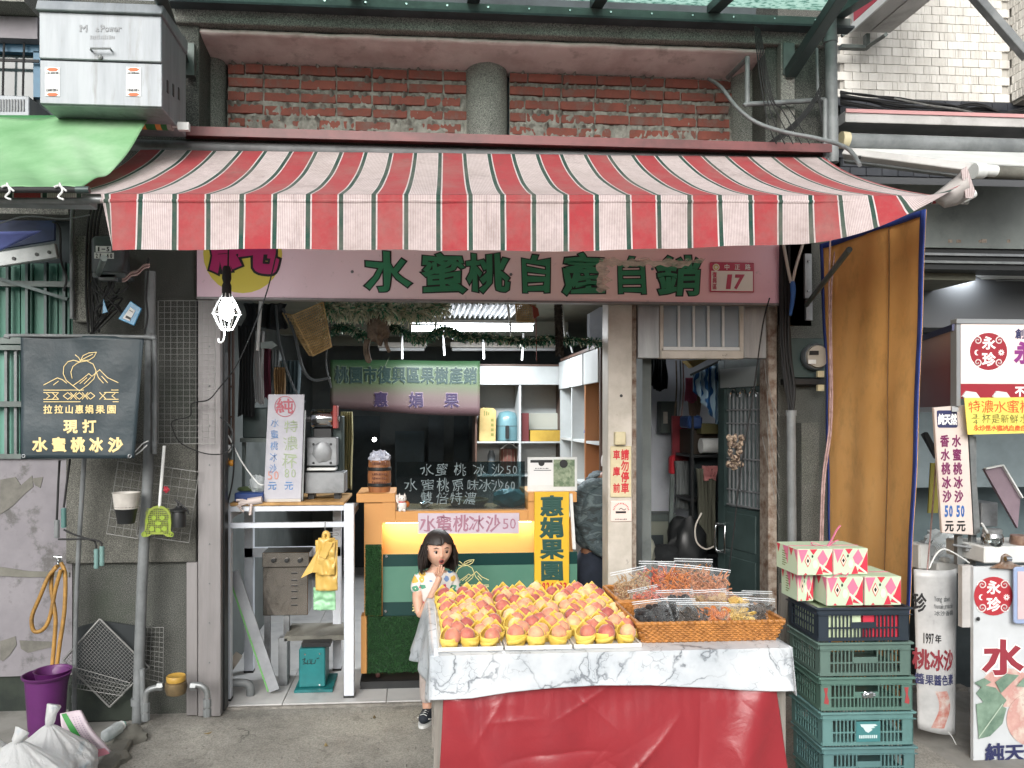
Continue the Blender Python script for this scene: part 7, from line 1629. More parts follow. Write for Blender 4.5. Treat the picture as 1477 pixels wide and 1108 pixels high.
def ctext(s_,x0,y0,x1,y1,b,mt,nm='lettering',jit=.04,lat=False):
    m = MB(); n = len(s_)
    for i,ch in enumerate(s_):
        a0,a1 = lerp(x0,x1,i / n),lerp(x0,x1,(i + 1) / n); put(m,ch,b,0,0,1,1,lambda u,w,d: cfn(lerp(a0,a1 - (0 if ord(ch) > 255 else .3),u),lerp(y1,y0,w),.007 + d),.001,jit,seed=i)
    part(nm,m,mt,cb_)
ctext('珍',1320,855,1334,884,.03,M['ink_black']); ctext('Yong zhen',1343,858,1367,866,.0,M['greyplastic'],jit=0); ctext('Mountain production',1343,869,1374,876,.0,M['greyplastic'],jit=0)
ctext('冰沙香醬',1343,879,1374,887,.0,M['greyplastic'],jit=0); ctext('1997',1330,912,1343,927,.02,M['ink_black'],jit=0); ctext('年',1344,913,1353,926,.02,M['ink_black'])
ctext('桃冰沙',1320,935,1374,966,.03,mat('dark_red_ink','#7c2a34',rough=.5),'red_lettering'); ctext('醬果醬色素',1322,971,1374,987,.02,M['ink_navy'])
m = MB(); m.surf(lambda u,v: cfn(lerp(1344,1362,u) + 6 * sin(v * 4),lerp(995,1048,v),.006),5,8); part('peach_print',m,mat('faded_peach','#a5655a','#b7b0aa',ns=16,rough=.5),cb_)
m = MB(); m.tube(pc([(1368,1056),(1374,1064),(1379,1074)],3.7,3),.002,5); part('loose_tie',m,M['white'],cb_)
fb_ = thing('stall_front_board','white stall front board with a round red emblem and peach picture','sign',P(1450,1108,3.62))
Yf = 3.62
m = MB(); m.pbox(1404,816,1640,1115,Yf,.02); part('panel',m,mat('front_board','#bfc3c6','#b2b6b8',ns=2.5,rough=.35),fb_)
m = MB(); m.pbox(1388,816,1403.5,905,Yf + .02,.03); part('edge_strip',m,M['lightgrey'],fb_)
sealogo(fb_,1433,860,28,Yf - .001,M['lred'],border=False)
m = MB(); ptext(m,'水',1417,922,1476,974,Yf - .0015,.07); part('character_outline',m,M['ink_white'],fb_); m = MB(); ptext(m,'水',1417,922,1476,974,Yf - .004,.04,jit=.03); part('large_character',m,mat('dull_red_ink','#8b303c',rough=.5),fb_)
m = MB(); ptext(m,'純天',1421,1072,1477,1098,Yf - .006,.035,jit=.03); ptext(m,'然',1477,1072,1505,1098,Yf - .006,.035); part('lettering',m,M['ink_navy'],fb_)
n_ = N('peach_picture'); n_.base(n_.ramp(n_.noise(7,5,.6),[(.35,'#c9a79d'),(.5,'#b98d86'),(.62,'#c9c0b4'),(.7,'#a77474')])).set(Roughness=.4); PM = n_.m
m = MB()
for cx,cy,rx_,ry_ in ((1452,992,38,28),(1484,1000,30,24)): m.ppoly([(max(1404.5,cx + rx_ * cos(k * pi / 14)),cy + ry_ * sin(k * pi / 14)) for k in range(28)],Yf - .0012 - (cx - 1400) * 1e-6,.001)
part('peach_picture',m,PM,fb_)
m = MB(); m.ppoly([(1488 + 36 * cos(k * pi / 16),1038 + 38 * sin(k * pi / 16)) for k in range(32)],Yf - .0035,.001); part('peach_picture',m,PM,fb_)
LM = mat('leaf_picture','#7d9483','#566f60',ns=9,rough=.4)
for pts in ([(1408,1000),(1418,988),(1436,992),(1452,1010),(1444,1022),(1424,1020)],[(1408,1016),(1430,1010),(1452,1022),(1446,1044),(1428,1062),(1412,1066)],[(1436,984),(1452,972),(1470,974),(1458,986),(1444,1000)],[(1466,990),(1477,978),(1494,976),(1488,992)],[(1406,985),(1420,978),(1430,984),(1416,992)]):
    LK = globals().get('LK',0) + 1; m = MB(); m.ppoly(pts,Yf - .0047 - LK * .0012,.001); lf = part('leaf_picture',m,LM,fb_)
m = MB(); m.surf(lambda u,v: P(lerp(1411,1446,u) + v,lerp(1064,1015,u) + v * 1.2,Yf - .0125),3,1); part('leaf_vein',m,mat('vein_print','#a9b9a8',rough=.5),fb_)
cl2 = thing('clipboard','pale blue clipboard with a rusty clip hanging on the stall front board','clipboard',P(1470,900,3.58))
m = MB(); m.ppoly(rrect(1463,818,1530,900,5),3.58,.012); part('board',m,mat('pale_blue_board','#8f9fbe',rough=.4),cl2,bev=.003)
m = MB(); m.pbox(1468,824,1525,893,3.577,.002); part('paper',m,mat('pink_paper','#c5b2b4','#b9a6a8',ns=5,rough=.6),cl2)
rc_ = thing('rusty_clip','rusty metal spring clip gripping the top of the stall front board','clip',P(1452,822,3.6))
m = MB(); m.ppoly([(1430,820),(1446,812),(1447,803),(1453,799),(1460,803),(1461,812),(1480,819),(1480,823)],3.595,.02); part('clip_plate',m,mat('rust_clip','#7a5a41','#a09d98',ns=16,metal=.3,rough=.5),rc_,bev=.004)
m = MB(); m.tube([V(1450,806,3.57),V(1458,806,3.57)],.012,10); part('clip_spring',m,M['chrome'],rc_)
m = MB(); m.tube([V(1411,892,3.615),V(1411,893.5,3.6)],.008,8); part('screw',m,M['black'],fb_)
# ================================================================== ORANGE TARPAULIN PARTITION
ot = thing('orange_tarpaulin','tall orange tarpaulin partition with a blue hem right of the shop','tarpaulin',P(1320,900,3.3))
n_ = N('orange_canvas'); c_ = n_.ramp(n_.noise(1.4,6,.7,n_.co((1,1,.7))),[(.3,'#dca45c'),(.5,'#e6b16a'),(.75,'#ecbe7e')]); g_ = n_.ramp(n_.noise(4,8,.72,n_.co((1.4,1.4,.9))),[(.5,0.),(.75,.6)]); c_ = n_.mix(g_,c_,'#a87c45')
n_.base(c_).set(Roughness=.6).bump(n_.noise(4,7,.6,n_.co((1.5,1.5,.6))),.25,.015)
tl = n_.n('ShaderNodeBsdfTranslucent'); n_.l(c_,tl.inputs[0]); ms = n_.n('ShaderNodeMixShader'); ms.inputs[0].default_value = .22; n_.l(n_.b.outputs[0],ms.inputs[1]); n_.l(tl.outputs[0],ms.inputs[2]); n_.l(ms.outputs[0],n_.out.inputs[0]); M['otarp'] = n_.m
def ofn(u,v,dx=0):
    tp = (lerp(1184,1336,u),lerp(352,302,u)); bt = (lerp(1197,1312,u),lerp(880,900,u)); Y = lerp(4.38,3.42,u)
    q0,q1 = V(*tp,Y),V(*bt,Y); q1.z = .2
    t = v; xx = lerp(V(*tp,Y).x,V(bt[0],bt[1],Y).x,min(1,(q0.z - lerp(q0.z,.2,v)) / (q0.z - V(*bt,Y).z)))
    q = Vector((xx,Y,lerp(q0.z,.2,v))); q.x += .010 * sin(u * 8 + v * 2) * (1 - u) + .004 * sin(u * 19 + v * 5) + .012 * noise.noise(Vector((u * 3,v * 5,0))) + dx
    if u > .93: q.x += 0
    return q
m = MB(); m.surf(ofn,50,50); part('sheet',m,M['otarp'],ot,smooth=True,solid=.002)
M['hem'] = mat('blue_hem','#2a3f86','#22346f',ns=8,rough=.5)
m = MB(); m.surf(lambda u,v: ofn(.965 + u * .04,v,-.006),3,50); part('hem',m,M['hem'],ot,smooth=True,solid=.005)
m = MB(); m.surf(lambda u,v: ofn(u,v * .012,-.006),40,2); part('hem',m,M['hem'],ot,smooth=True,solid=.005)
m = MB(); m.surf(lambda u,v: ofn(u * .02,v,-.006),2,50); part('hem',m,M['hem'],ot,smooth=True,solid=.005)
m = MB(); pts = [ofn(.66 + .05 * v,v,-.006) for v in [k / 40 for k in range(41)]]; m.tube(pts,.0025,5); part('seam',m,mat('seam_thread','#5f4220',rough=.8),ot)
# ================================================================== CRATES AND GIFT BOXES
CW,CD,CH,CY = .415,.30,.147,3.27
def plastic(n,c,c2): return mat(n,c,c2,ns=3,rough=.45,grime='#2f3a38',gs=7,glo=.58,ghi=.8,gamt=.4)
CR = [plastic('crate_navy','#26303a','#1f2831'),plastic('crate_greygreen','#5b7169','#4f645d'),plastic('crate_green','#567469','#4b675f'),plastic('crate_teal','#5f8381','#527472'),plastic('crate_teal2','#587a7a','#4d6d6e'),plastic('crate_teal3','#4f706d','#446361')]
def crate(label,mt,x,y,z,rz,extra=None):
    t = thing('plastic_crate',label,'crate',(0,0,0),'plastic crates stacked beside the stall table')
    w,d,h = CW / 2,CD / 2,CH
    def bp(nm,bs,bev=.003,kind=None,mm=None):
        m = MB()
        for b in bs: m.box(*b)
        return part(nm,m,mm or mt,t,bev=bev,kind=kind)
    bp('rim',[(-w,w,-d,-d + .016,h - .012,h - .002),(-w,w,d - .016,d,h - .012,h - .002),(-w,-w + .016,-d + .016,d - .016,h - .012,h - .002),(w - .016,w,-d + .016,d - .016,h - .012,h - .002)],kind=None)
    e = .010; W2,D2 = w - .012,d - .012
    bp('base',[(-W2,W2,-D2,D2,.004,.012)])
    bp('lower_band',[(-W2,W2,-D2 - .003,-D2 + .004,.004,.018),(-W2,W2,D2 - .004,D2 + .003,.004,.018),(-W2 - .003,-W2 + .004,-D2 + .004,D2 - .004,.004,.018),(W2 - .004,W2 + .003,-D2 + .004,D2 - .004,.004,.018)],bev=0)
    bp('upper_band',[(-W2,W2,-D2 - .003,-D2 + .004,h - .036,h - .013),(-W2,W2,D2 - .004,D2 + .003,h - .036,h - .013),(-W2 - .003,-W2 + .004,-D2 + .004,D2 - .004,h - .036,h - .013),(W2 - .004,W2 + .003,-D2 + .004,D2 - .004,h - .036,h - .013)],bev=0)
    bp('rib',[(-w + .001,w - .001,-d + .002,-D2,h - .034,h - .031),(-w + .001,-W2,-d + .002,d - .002,h - .034,h - .031)],bev=0)
    for sx in (-1,1):
        for sy in (-1,1):
            x0,x1 = (-W2 - .002,-W2 + .045) if sx < 0 else (W2 - .045,W2 + .002); y0,y1 = (-D2 - .002,-D2 + .035) if sy < 0 else (D2 - .035,D2 + .002)
            m = MB(); yy = (y0,y0 + .005) if sy < 0 else (y1 - .005,y1); xx = (x0,x0 + .005) if sx < 0 else (x1 - .005,x1)
            m.box(x0,x1,yy[0],yy[1],.018,h - .036); m.box(xx[0],xx[1],y0,y1,.018,h - .036); part('corner_post',m,mt,t)
    sl = []
    zc = .058
    for sy in (-1,1):
        y0,y1 = (-D2 - .001,-D2 + .003) if sy < 0 else (D2 - .003,D2 + .001)
        for a,b in ((-W2 + .045,-.052),(.052,W2 - .045)):
            n = 6
            for k in range(1,n): x_ = lerp(a,b,k / n); sl.append((x_ - .003,x_ + .003,y0,y1,.018,h - .036))
            sl.append((a,b,y0 - .001,y1 + .001,zc - .003,zc + .003))
        for k in range(1,7): x_ = lerp(-.05,.05,k / 7); sl.append((x_ - .003,x_ + .003,y0,y1,.018,zc - .003))
        sl += [(-.055,-.05,y0 - .001,y1 + .001,.018,h - .036),(.05,.055,y0 - .001,y1 + .001,.018,h - .036)]
    for sx in (-1,1):
        x0,x1 = (-W2 - .001,-W2 + .003) if sx < 0 else (W2 - .003,W2 + .001)
        for k in range(1,9): y_ = lerp(-D2 + .035,D2 - .035,k / 9); sl.append((x0,x1,y_ - .003,y_ + .003,.018,h - .036))
        sl.append((x0 - .001,x1 + .001,-D2 + .035,D2 - .035,zc - .003,zc + .003)); sl.append((x0 - .001,x1 + .001,-D2 + .035,D2 - .035,.088,.092))
    bp('slats',sl,bev=0,kind='stuff')
    m = MB(); m.box(-.05,.05,-D2 - .003,-D2 + .002,zc - .002,zc + .024); part('handle_plate',m,mt,t,bev=.001)
    if extra: extra(t,W2,D2,h)
    t.location = (x,y,z); t.rotation_euler = (0,0,rz); return t
def fl(fn=None): return None
def lf(m,pts,yy,d=.001): return m.prism(pts,yy - d,yy)
def ex_fill(t,W2,D2,h):
    for k,(x0,x1) in enumerate(((-W2 + .02,-.005),(.005,W2 - .02))):
        m = MB(); m.box(x0,x1,-D2 + .012,D2 - .02,.014,h - .02); part('carton_inside',m,mat('pale_mint_card','#b9c7a6',rough=.6) if k == 0 else M['gb_red'],t)
def ex_mark(t,W2,D2,h):
    for x,s_ in ((-W2 + .022,1),(W2 - .024,1)): m = MB(); lf(m,[(x - .009,.035),(x + .01,.03),(x + .012,.045),(x + .004,.07),(x + .008,.1),(x - .010,.1),(x - .003,.07)],-D2 - .0025); part('red_paint_mark',m,mat('old_red_paint','#94383a',rough=.7),t)
    m = MB(); blob(m,(.005,-D2 - .008,.072),.028,.008,.012,.6,5,14,3); part('foil_scrap',m,M['chrome'],t)
def ex_logo(t,W2,D2,h):
    m = MB(); m.box(-.052,.052,-D2 - .006,-D2 - .003,.02,.105); part('logo_plate',m,mat('teal_plate','#3e7577',rough=.45),t)
    m = MB(); lf(m,[(-.036,.094),(.03,.094),(.04,.088),(.022,.084),(.03,.079),(.012,.076),(.018,.07),(0,.058),(-.012,.064),(-.022,.08),(-.03,.084)],-D2 - .0062);
    for k in range(9): x = -.04 + k * .009; lf(m,[(x,.035),(x + .006,.035),(x + .006,.048),(x,.048)],-D2 - .0062)
    part('logo_print',m,mat('worn_white_print','#b9c9c9',rough=.6),t)
M['gb_mint'] = mat('box_mint','#b7c9ac',rough=.5); M['gb_pink'] = mat('box_pink','#cf6f8b',rough=.5); M['gb_red'] = mat('box_red','#bf3145',rough=.5); M['gb_cream'] = mat('box_cream','#d9d3c0',rough=.5)
xc = XX(1250,CY - CD / 2)
lbs = ['topmost crate of the stack, dark navy, with the gift boxes on it','second crate from the top, grey green with an arched handle hole','third crate from the top, green with red paint marks on its corners','fourth crate from the top, teal with a worn white logo plate','fifth crate from the top, plain teal','lowest crate of the stack, dark teal, standing on the ground']
for k in range(6):
    crate(lbs[k],CR[k],xc + .006 * k + rnd(-.003,.003),CY,.012 + (5 - k) * CH,radians(-2.2 + rnd(-.7,.7)),[ex_fill,None,ex_mark,ex_logo,None,None][k])
ZB = .012 + 6 * CH + .001
def giftbox(label,x,y,z,w,d,h,rz):
    t = thing('gift_box',label,'gift box',(0,0,0),'patterned gift boxes on the crates'); w2,d2 = w / 2,d / 2
    m = MB(); m.box(-w2,w2,-d2,d2,0,h); part('box_body',m,M['gb_mint'],t,bev=.002)
    def fp(nm,polys,mt,e=0):
        for pg in polys: m = MB(); lf(m,[(-w2 + u * w,v * h) for u,v in pg],-d2 - .0005 - e,.0008); part(nm,m,mt,t)
    def sp_(nm,polys,mt,e=0):
        for pg in polys: m = MB(); m.add([(-w2 - .001 - e,d2 - u * d,v * h) for u,v in pg],[tuple(range(len(pg)))]); part(nm,m,mt,t)
    fp('red_print',[[(.70,.12),(.98,.93),(.99,.05)],[(.52,.02),(.72,.04),(.64,.38)],[(.34,.99),(.56,.99),(.45,.78)],[(.18,.02),(.28,.02),(.23,.10)]],M['gb_red'])
    fp('pink_print',[[(.02,.98),(.30,.98),(.12,.45)],[(.56,.66),(.72,.98),(.86,.62),(.68,.30)],],M['gb_pink'])
    fp('cream_line',[[(.60,.38),(.64,.44),(.98,.08),(.96,.02)],[(.78,.34),(.81,.4),(.99,.96),(.97,.99)]],M['gb_cream'],.0008)
    fp('red_print',[[(.29,.30),(.38,.55),(.29,.80),(.20,.55)]],M['gb_red'],.0004); fp('cream_print',[[(.29,.36),(.36,.55),(.29,.74),(.22,.55)]],M['gb_cream'],.001); fp('black_print',[[(.29,.46),(.33,.55),(.29,.64),(.25,.55)]],M['ink_black'],.0016)
    fp('cream_print',[[(.50 + .07 * cos(a * .5236),.42 + .16 * sin(a * .5236)) for a in range(12)]],M['gb_cream'],.0004)
    fp('air_hole',[[(.42 + .025 * cos(a * .6283),.72 + .055 * sin(a * .6283)) for a in range(10)]],M['ink_black'],.0008)
    sp_('red_print',[[(.02,.98),(.2,.98),(.11,.62)],[(.62,.98),(.82,.98),(.72,.66)]],M['gb_red']); sp_('pink_print',[[(.32,.98),(.6,.98),(.56,.3)],[(.84,.96),(.99,.98),(.99,.5)]],M['gb_pink'])
    m = MB()
    for k in range(7): z0 = h * (.2 + k * .09); m.add([(-w2 - .0015,d2 - d * .3,z0),(-w2 - .0015,d2 - d * (.45 + .08 * (k % 2)),z0),(-w2 - .0015,d2 - d * (.45 + .08 * (k % 2)),z0 + h * .03),(-w2 - .0015,d2 - d * .3,z0 + h * .03)],[(0,1,2,3)])
    part('print',m,M['ink_olive'],t,kind='stuff')
    m = MB(); lf(m,[(-w2,0),(-w2 + .002,0),(-w2 + .002,h),(-w2,h)],-d2 - .0004,.0005); m.box(-w2 - .001,w2 + .001,-d2 * .2,-d2 * .2 + .006,h,h + .0015); part('string',m,M['gb_pink'],t)
    t.location = (x,y,z); t.rotation_euler = (0,0,rz); return t
yb_ = CY - CD / 2 + .03; fx = lambda px: XX(px,yb_)
wd = fx(1247) - fx(1194)
giftbox('mint and pink gift box, left one of the lower layer on the crates',(fx(1194) + fx(1246)) / 2,yb_ + .12,ZB,(fx(1246) - fx(1194)),.24,.122,radians(-2))
giftbox('mint and pink gift box, right one of the lower layer on the crates',(fx(1248) + fx(1300)) / 2,yb_ + .116,ZB,(fx(1300) - fx(1248)),.24,.122,radians(-2))
giftbox('gift box standing behind the left one, its side facing the stall table',fx(1178) + .0,yb_ + .17,ZB,.07,.16,.12,radians(-2))
ZB2 = ZB + .125
giftbox('mint and pink gift box, left one of the upper layer',(fx(1156) + fx(1207)) / 2,yb_ + .13,ZB2,(fx(1207) - fx(1156)),.2,.112,radians(-1))
giftbox('mint and pink gift box, right one of the upper layer with the bow',(fx(1208) + fx(1258)) / 2,yb_ + .13,ZB2,(fx(1258) - fx(1208)),.2,.112,radians(-1))
rb = thing('pink_ribbon','pink ribbon bow sticking up from the upper gift boxes','ribbon',(fx(1190),yb_ + .13,ZB2 + .114))
def ribbon(pts,w):
    c = curve_pts([V(*p) for p in pts],5); m = MB()
    for a,b in zip(c,c[1:]): m.bar(a,b,.002,w)
    return m
yr = yb_ + .1
part('ribbon_end',ribbon([(1190,793,yr),(1200,778,yr),(1206,766,yr),(1212,758,yr)],.012),M['gb_pink'],rb); part('ribbon_end',ribbon([(1190,792,yr),(1202,782,yr),(1209,779,yr)],.010),M['gb_pink'],rb)
part('bow_loop',ribbon([(1190,792,yr),(1176,788,yr),(1170,784,yr),(1174,783,yr),(1192,790,yr)],.009),M['gb_pink'],rb)
m = ribbon([(1200,833,yb_ - .01),(1212,827,yb_ - .015),(1219,831,yb_ - .01),(1224,826,yb_ - .015)],.007); m.v += []; single('pink_ribbon','crumpled pink ribbon on the front edge of the lower gift boxes','ribbon',m,M['gb_pink'])
# ================================================================== STALL TABLE
TZ = .75; TY0,TY1 = 3.07,4.02
TX0,TX1 = XX(622,TY0),XX(1139,TY0); TX1b = TX1 + .03
tb = thing('stall_table','street stall table with worn timber legs, covered by marble print and red cloths','table',((TX0 + TX1) / 2,3.5,0))
M['oldwood'] = mat('weathered_timber','#8e8a83','#6a655e',ns=5,streak=True,rough=.8,grime='#45413b')
m = MB(); m.box(TX0 + .01,TX1 - .01,TY0 + .01,TY1 - .01,TZ - .03,TZ - .003); part('table_board',m,M['oldwood'],tb)
for x,y in ((TX0 + .01,TY0 + .03),(TX1 - .055,TY0 + .02),(TX0 + .02,TY1 - .08),(TX1 - .06,TY1 - .08)):
    m = MB(); m.box(x,x + .05,y,y + .05,0,TZ - .03); part('leg',m,M['oldwood'],tb,bev=.003)
m = MB(); m.box(TX0 + .063,TX0 + .08,TY0 + .03,TY0 + .05,0,TZ - .03); part('white_strip',m,M['white'],tb)
m = MB(); m.bar((TX0 + .03,TY0 + .1,.35),(TX0 + .03,TY1 - .1,.35),.03,.03); part('side_rail',m,M['oldwood'],tb)
n_ = N('marble_oilcloth'); co = n_.co(); wp = n_.n('ShaderNodeVectorMath',operation='ADD')
nz = n_.n('ShaderNodeTexNoise'); nz.inputs['Scale'].default_value = 5; nz.inputs['Detail'].default_value = 6; n_.l(co,nz.inputs[0]); sc2 = n_.n('ShaderNodeVectorMath',operation='SCALE'); sc2.inputs['Scale'].default_value = .35; n_.l(nz.outputs['Color'],sc2.inputs[0]); n_.l(co,wp.inputs[0]); n_.l(sc2.outputs[0],wp.inputs[1])
vo = n_.n('ShaderNodeTexVoronoi',feature='DISTANCE_TO_EDGE'); vo.inputs['Scale'].default_value = 5.5; mp = n_.n('ShaderNodeMapping'); mp.inputs['Rotation'].default_value = (.4,.7,.5); mp.inputs['Scale'].default_value = (.8,.8,1.5); n_.l(wp.outputs[0],mp.inputs[0]); n_.l(mp.outputs[0],vo.inputs[0])
ve = n_.ramp(vo.outputs['Distance'],[(0.,1.),(.012,.85),(.03,.15),(.08,0.)]); gate = n_.ramp(n_.noise(4.2,3,.6),[(.42,0.),(.56,1.)]); ve = n_.math('MULTIPLY',ve,gate)
vo2 = n_.n('ShaderNodeTexVoronoi',feature='DISTANCE_TO_EDGE'); vo2.inputs['Scale'].default_value = 17; n_.l(mp.outputs[0],vo2.inputs[0]); v2 = n_.math('MULTIPLY',n_.ramp(vo2.outputs['Distance'],[(0.,.8),(.03,.1),(.05,0.)]),n_.ramp(n_.noise(7,2,.5),[(.5,0.),(.6,1.)]))
cl_n = n_.ramp(n_.noise(3.5,5,.6),[(.4,'#c9cdd0'),(.65,'#aab1b7')]); c_ = n_.mix(n_.math('MAXIMUM',ve,v2),cl_n,'#6e747a')
n_.base(c_).set(Roughness=.28); M['marble'] = n_.m
mc_ = thing('marble_tablecloth','white marble print oilcloth over the peach stall table','tablecloth',(TX0 + .7,TY0,TZ))
ZP = lambda px,py: ZZ(px,py,TY0)
hem = [(622,1006),(680,1003),(730,996),(800,990),(860,985),(930,985),(1000,989),(1060,993),(1105,994),(1141,993)]
def hemy(px):
    for (a,b),(c,d) in zip(hem,hem[1:]):
        if px <= c: return lerp(b,d,(px - a) / (c - a))
    return hem[-1][1]
def clf(u,v):
    x = lerp(TX0 - .004,TX1 + .004,u)
    if v < .5:
        y = lerp(TY1,TY0 - .004,v * 2); z = TZ + .003 + .0015 * noise.noise(Vector((x * 6,y * 6,0)))
        if v > .48: z -= .002
        return (x,y,z)
    k = (v - .5) * 2; px = 622 + u * 518; zb = ZP(px,hemy(px)); dy = .006 + .012 * k + .008 * k * sin(x * 9) + .006 * k * noise.noise(Vector((x * 5,0,3)))
    return (x,TY0 - .004 - dy * k - .003,lerp(TZ - .001,zb,k))
m = MB(); m.surf(clf,80,60); part('cloth_front',m,M['marble'],mc_,smooth=True,solid=.002)
def csl(u,v):
    y = lerp(TY0 - .01,TY1,u); drop = lerp(.185,.26,u) + .02 * sin(u * 9); out = lerp(.0,.10,u ** 1.5) * v + .014 * sin(u * 17) * v + .012 * v * noise.noise(Vector((u * 6,v * 2,1)))
    return (TX0 - .005 - out,y,TZ + .002 - drop * v)
m = MB(); m.surf(csl,40,14); part('cloth_side',m,M['marble'],mc_,smooth=True,solid=.002)
m = MB(); m.surf(lambda u,v: (TX1 + .005 + .02 * v * (1 + .3 * sin(u * 12)),lerp(TY0 - .01,TY1,u),TZ + .002 - .2 * v),30,10); part('cloth_side',m,M['marble'],mc_,smooth=True,solid=.002)
n_ = N('red_oilcloth'); c_ = n_.mix(n_.ramp(n_.noise(4,6,.7),[(.45,0.),(.75,.5)]),'#8c2a31','#762a31'); n_.base(c_).set(Roughness=.33).bump(n_.noise(14,7,.62,n_.co(),.6),.3,.008); M['redcloth'] = n_.m
rs = thing('red_tablecloth','shiny red oilcloth skirt hanging below the marble print cloth','tablecloth',(TX0 + .7,TY0,0))
random.seed(91); CRS = []
for k in range(30):
    ang = random.choice([rnd(1.2,1.9),rnd(.5,1.0),rnd(2.1,2.7),rnd(-.25,.25)]); CRS.append((rnd(0,1.5),rnd(.1,.7),cos(ang),sin(ang),rnd(.08,.3),rnd(.004,.012),rnd(-.007,.009)))
def crease(u,v):
    X_,Z_ = u * 1.45,v * .7; s = 0
    for cx_,cz_,dx,dz,L,w,a in CRS:
        px_,pz_ = X_ - cx_,Z_ - cz_; t = px_ * dx + pz_ * dz; d = abs(px_ * dz - pz_ * dx + .15 * t * t)
        if abs(t) < L and d < .08: s += a * math.exp(-d / w / 1.6) * (1 - (t / L) ** 2) + a * .6 * math.exp(-d / .035) * (1 - (t / L) ** 2)
    return s
def rsf(u,v):
    xt,xb = lerp(TX0 + .055,TX1 - .07,u),lerp(TX0 + .02,TX1 + .01,u); x = lerp(xt,xb,v)
    W_n = noise.noise(Vector((u * 3,v * 2,7))); f = .024 * v ** .7 * sin(u * 8.2 + .7 + 1.5 * W_n) + .012 * v * sin(u * 23 + 4 * W_n) + crease(u,v) + .006 * noise.noise(Vector((u * 40,v * 3,2))) * max(0,1 - v * 2)
    f *= min(1,v * 4); y = TY0 + .035 - .075 * v - f
    for cu,dr in ((.0,1),(1.,-1)): q = (u - cu) * dr; y -= .03 * math.exp(-((q - v * .22) / .05) ** 2) * min(1,v * 5) * (1 - v * .5) if 0 <= q < .6 else 0
    return (x,y - .0,lerp(TZ - .05,.06,v))
m = MB(); m.surf(rsf,260,130); part('skirt',m,M['redcloth'],rs,smooth=True,solid=.002)
m = MB(); m.bar(V(1126,934,3.75),V(1131,842,3.75),.035,.03); single('timber_stake','bare timber stake standing behind the wicker basket','stake',m,M['oldwood'],bev=.002)
# ---------------------------------------------------------------- trays and peaches
M['foamtray'] = mat('white_foam','#d5d2cc',rough=.5)
trays = [('left',632,725),('middle',728,824),('right',827,924)]
n_ = N('peach_skin'); oi = n_.n('ShaderNodeObjectInfo'); sp = n_.n('ShaderNodeSeparateXYZ'); n_.l(n_.co(),sp.inputs[0])
nzv = n_.noise(28,5,.6,n_.co(seed=True)); f_ = n_.math('ADD',n_.math('MULTIPLY',oi.outputs['Random'],.62),n_.math('MULTIPLY',nzv,.62))
c_ = n_.ramp(f_,[(.28,'#dfc28a'),(.45,'#d8a67e'),(.64,'#c67d66'),(.85,'#ac5a50'),(1.,'#914444')])
speck = n_.ramp(n_.noise(420,2,.5),[(.62,0.),(.68,.35)]); c_ = n_.mix(speck,c_,'#dcb58a')
n_.base(c_).set(Roughness=.6,Sheen_Weight=.35,Sheen_Roughness=.4,Subsurface_Weight=.08); n_.b.inputs['Subsurface Radius'].default_value = (.01,.004,.002); M['peach'] = n_.m
n_ = N('foam_wrap'); n_.base(n_.mix(n_.ramp(n_.noise(9,2,.5,n_.co(seed=True)),[(.4,0.),(.6,1.)]),'#e2c463','#d6b650')).set(Roughness=.65,Subsurface_Weight=.15).bump(n_.noise(300,2,.5),.25,.001); n_.b.inputs['Subsurface Radius'].default_value = (.01,.007,.002); M['foam'] = n_.m
def peachmesh(sd,sz=1.):
    m = MB(); nu,nv = 20,12
    def fn(u,v):
        a,th = 2 * pi * u,pi * v; d = 1 + .03 * noise.noise(Vector((cos(a) * 1.3,sin(a) * 1.3,v * 2 + sd)))
        cr = math.exp(-((a - pi * 1.5 - .5 + sd) % (2 * pi) - pi) ** 2 * 0) ; da = ((a - (4.2 + sd * .6) + pi) % (2 * pi)) - pi
        d -= .10 * math.exp(-(da / .16) ** 2) * sin(th); r = .0325 * sz * d
        return (r * sin(th) * cos(a),r * sin(th) * sin(a) - .002,.044 - r * cos(th) * .98 + (.004 if v > .97 else 0))
    m.surf(fn,nu,nv); return m
def wrapmesh(sd):
    m = MB(); nu,nv = 32,7; tipa = pi / 2 + [.0,.25,-.22,.12][sd % 4]
    def fn(u,v):
        a = 2 * pi * u; da = abs(((a - tipa + pi) % (2 * pi)) - pi) / pi
        top = .047 + .042 * max(0,1 - da / .6) ** 1.35; r = lerp(.0275,.0375,min(1,v * 1.7))
        if v > .5: r -= (v - .5) * .040 * max(0,1 - da / .6)
        r *= 1 + .02 * sin(a * 5 + sd * 2)
        return (r * cos(a),r * sin(a),lerp(.002,top,v))
    m.surf(fn,nu,nv); return m
def foldmesh(sd):
    m = MB(); s_ = 1 if sd % 2 else -1
    def fn(u,v):
        a = -pi / 2 + s_ * lerp(-1.25,1.2,u); r = .0385 + .0025 * sin(pi * u)
        return (r * cos(a) * (.86 + .14 * v + .02),r * sin(a) * (.86 + .14 * v + .02),lerp(.004 + .018 * u,.022 + .022 * u,v))
    m.surf(fn,12,2); return m
random.seed(77)
PMs = [part('peach',peachmesh(k,[1,.96,1.04,1][k]),M['peach'],None,smooth=True).data for k in range(4)]
WMs = []
for k in range(4):
    o = part('foam_wrap',wrapmesh(k),M['foam'],None,smooth=True); WMs.append(o.data)
FMs = [part('wrap_fold',foldmesh(k),M['foam'],None,smooth=True).data for k in range(2)]
for o in list(COL.objects):
    if o.type == 'MESH' and o.data in PMs + WMs + FMs: bpy.data.objects.remove(o)
_ORD = ['first','second','third','fourth','fifth','sixth','seventh','eighth','ninth','tenth','eleventh','twelfth']
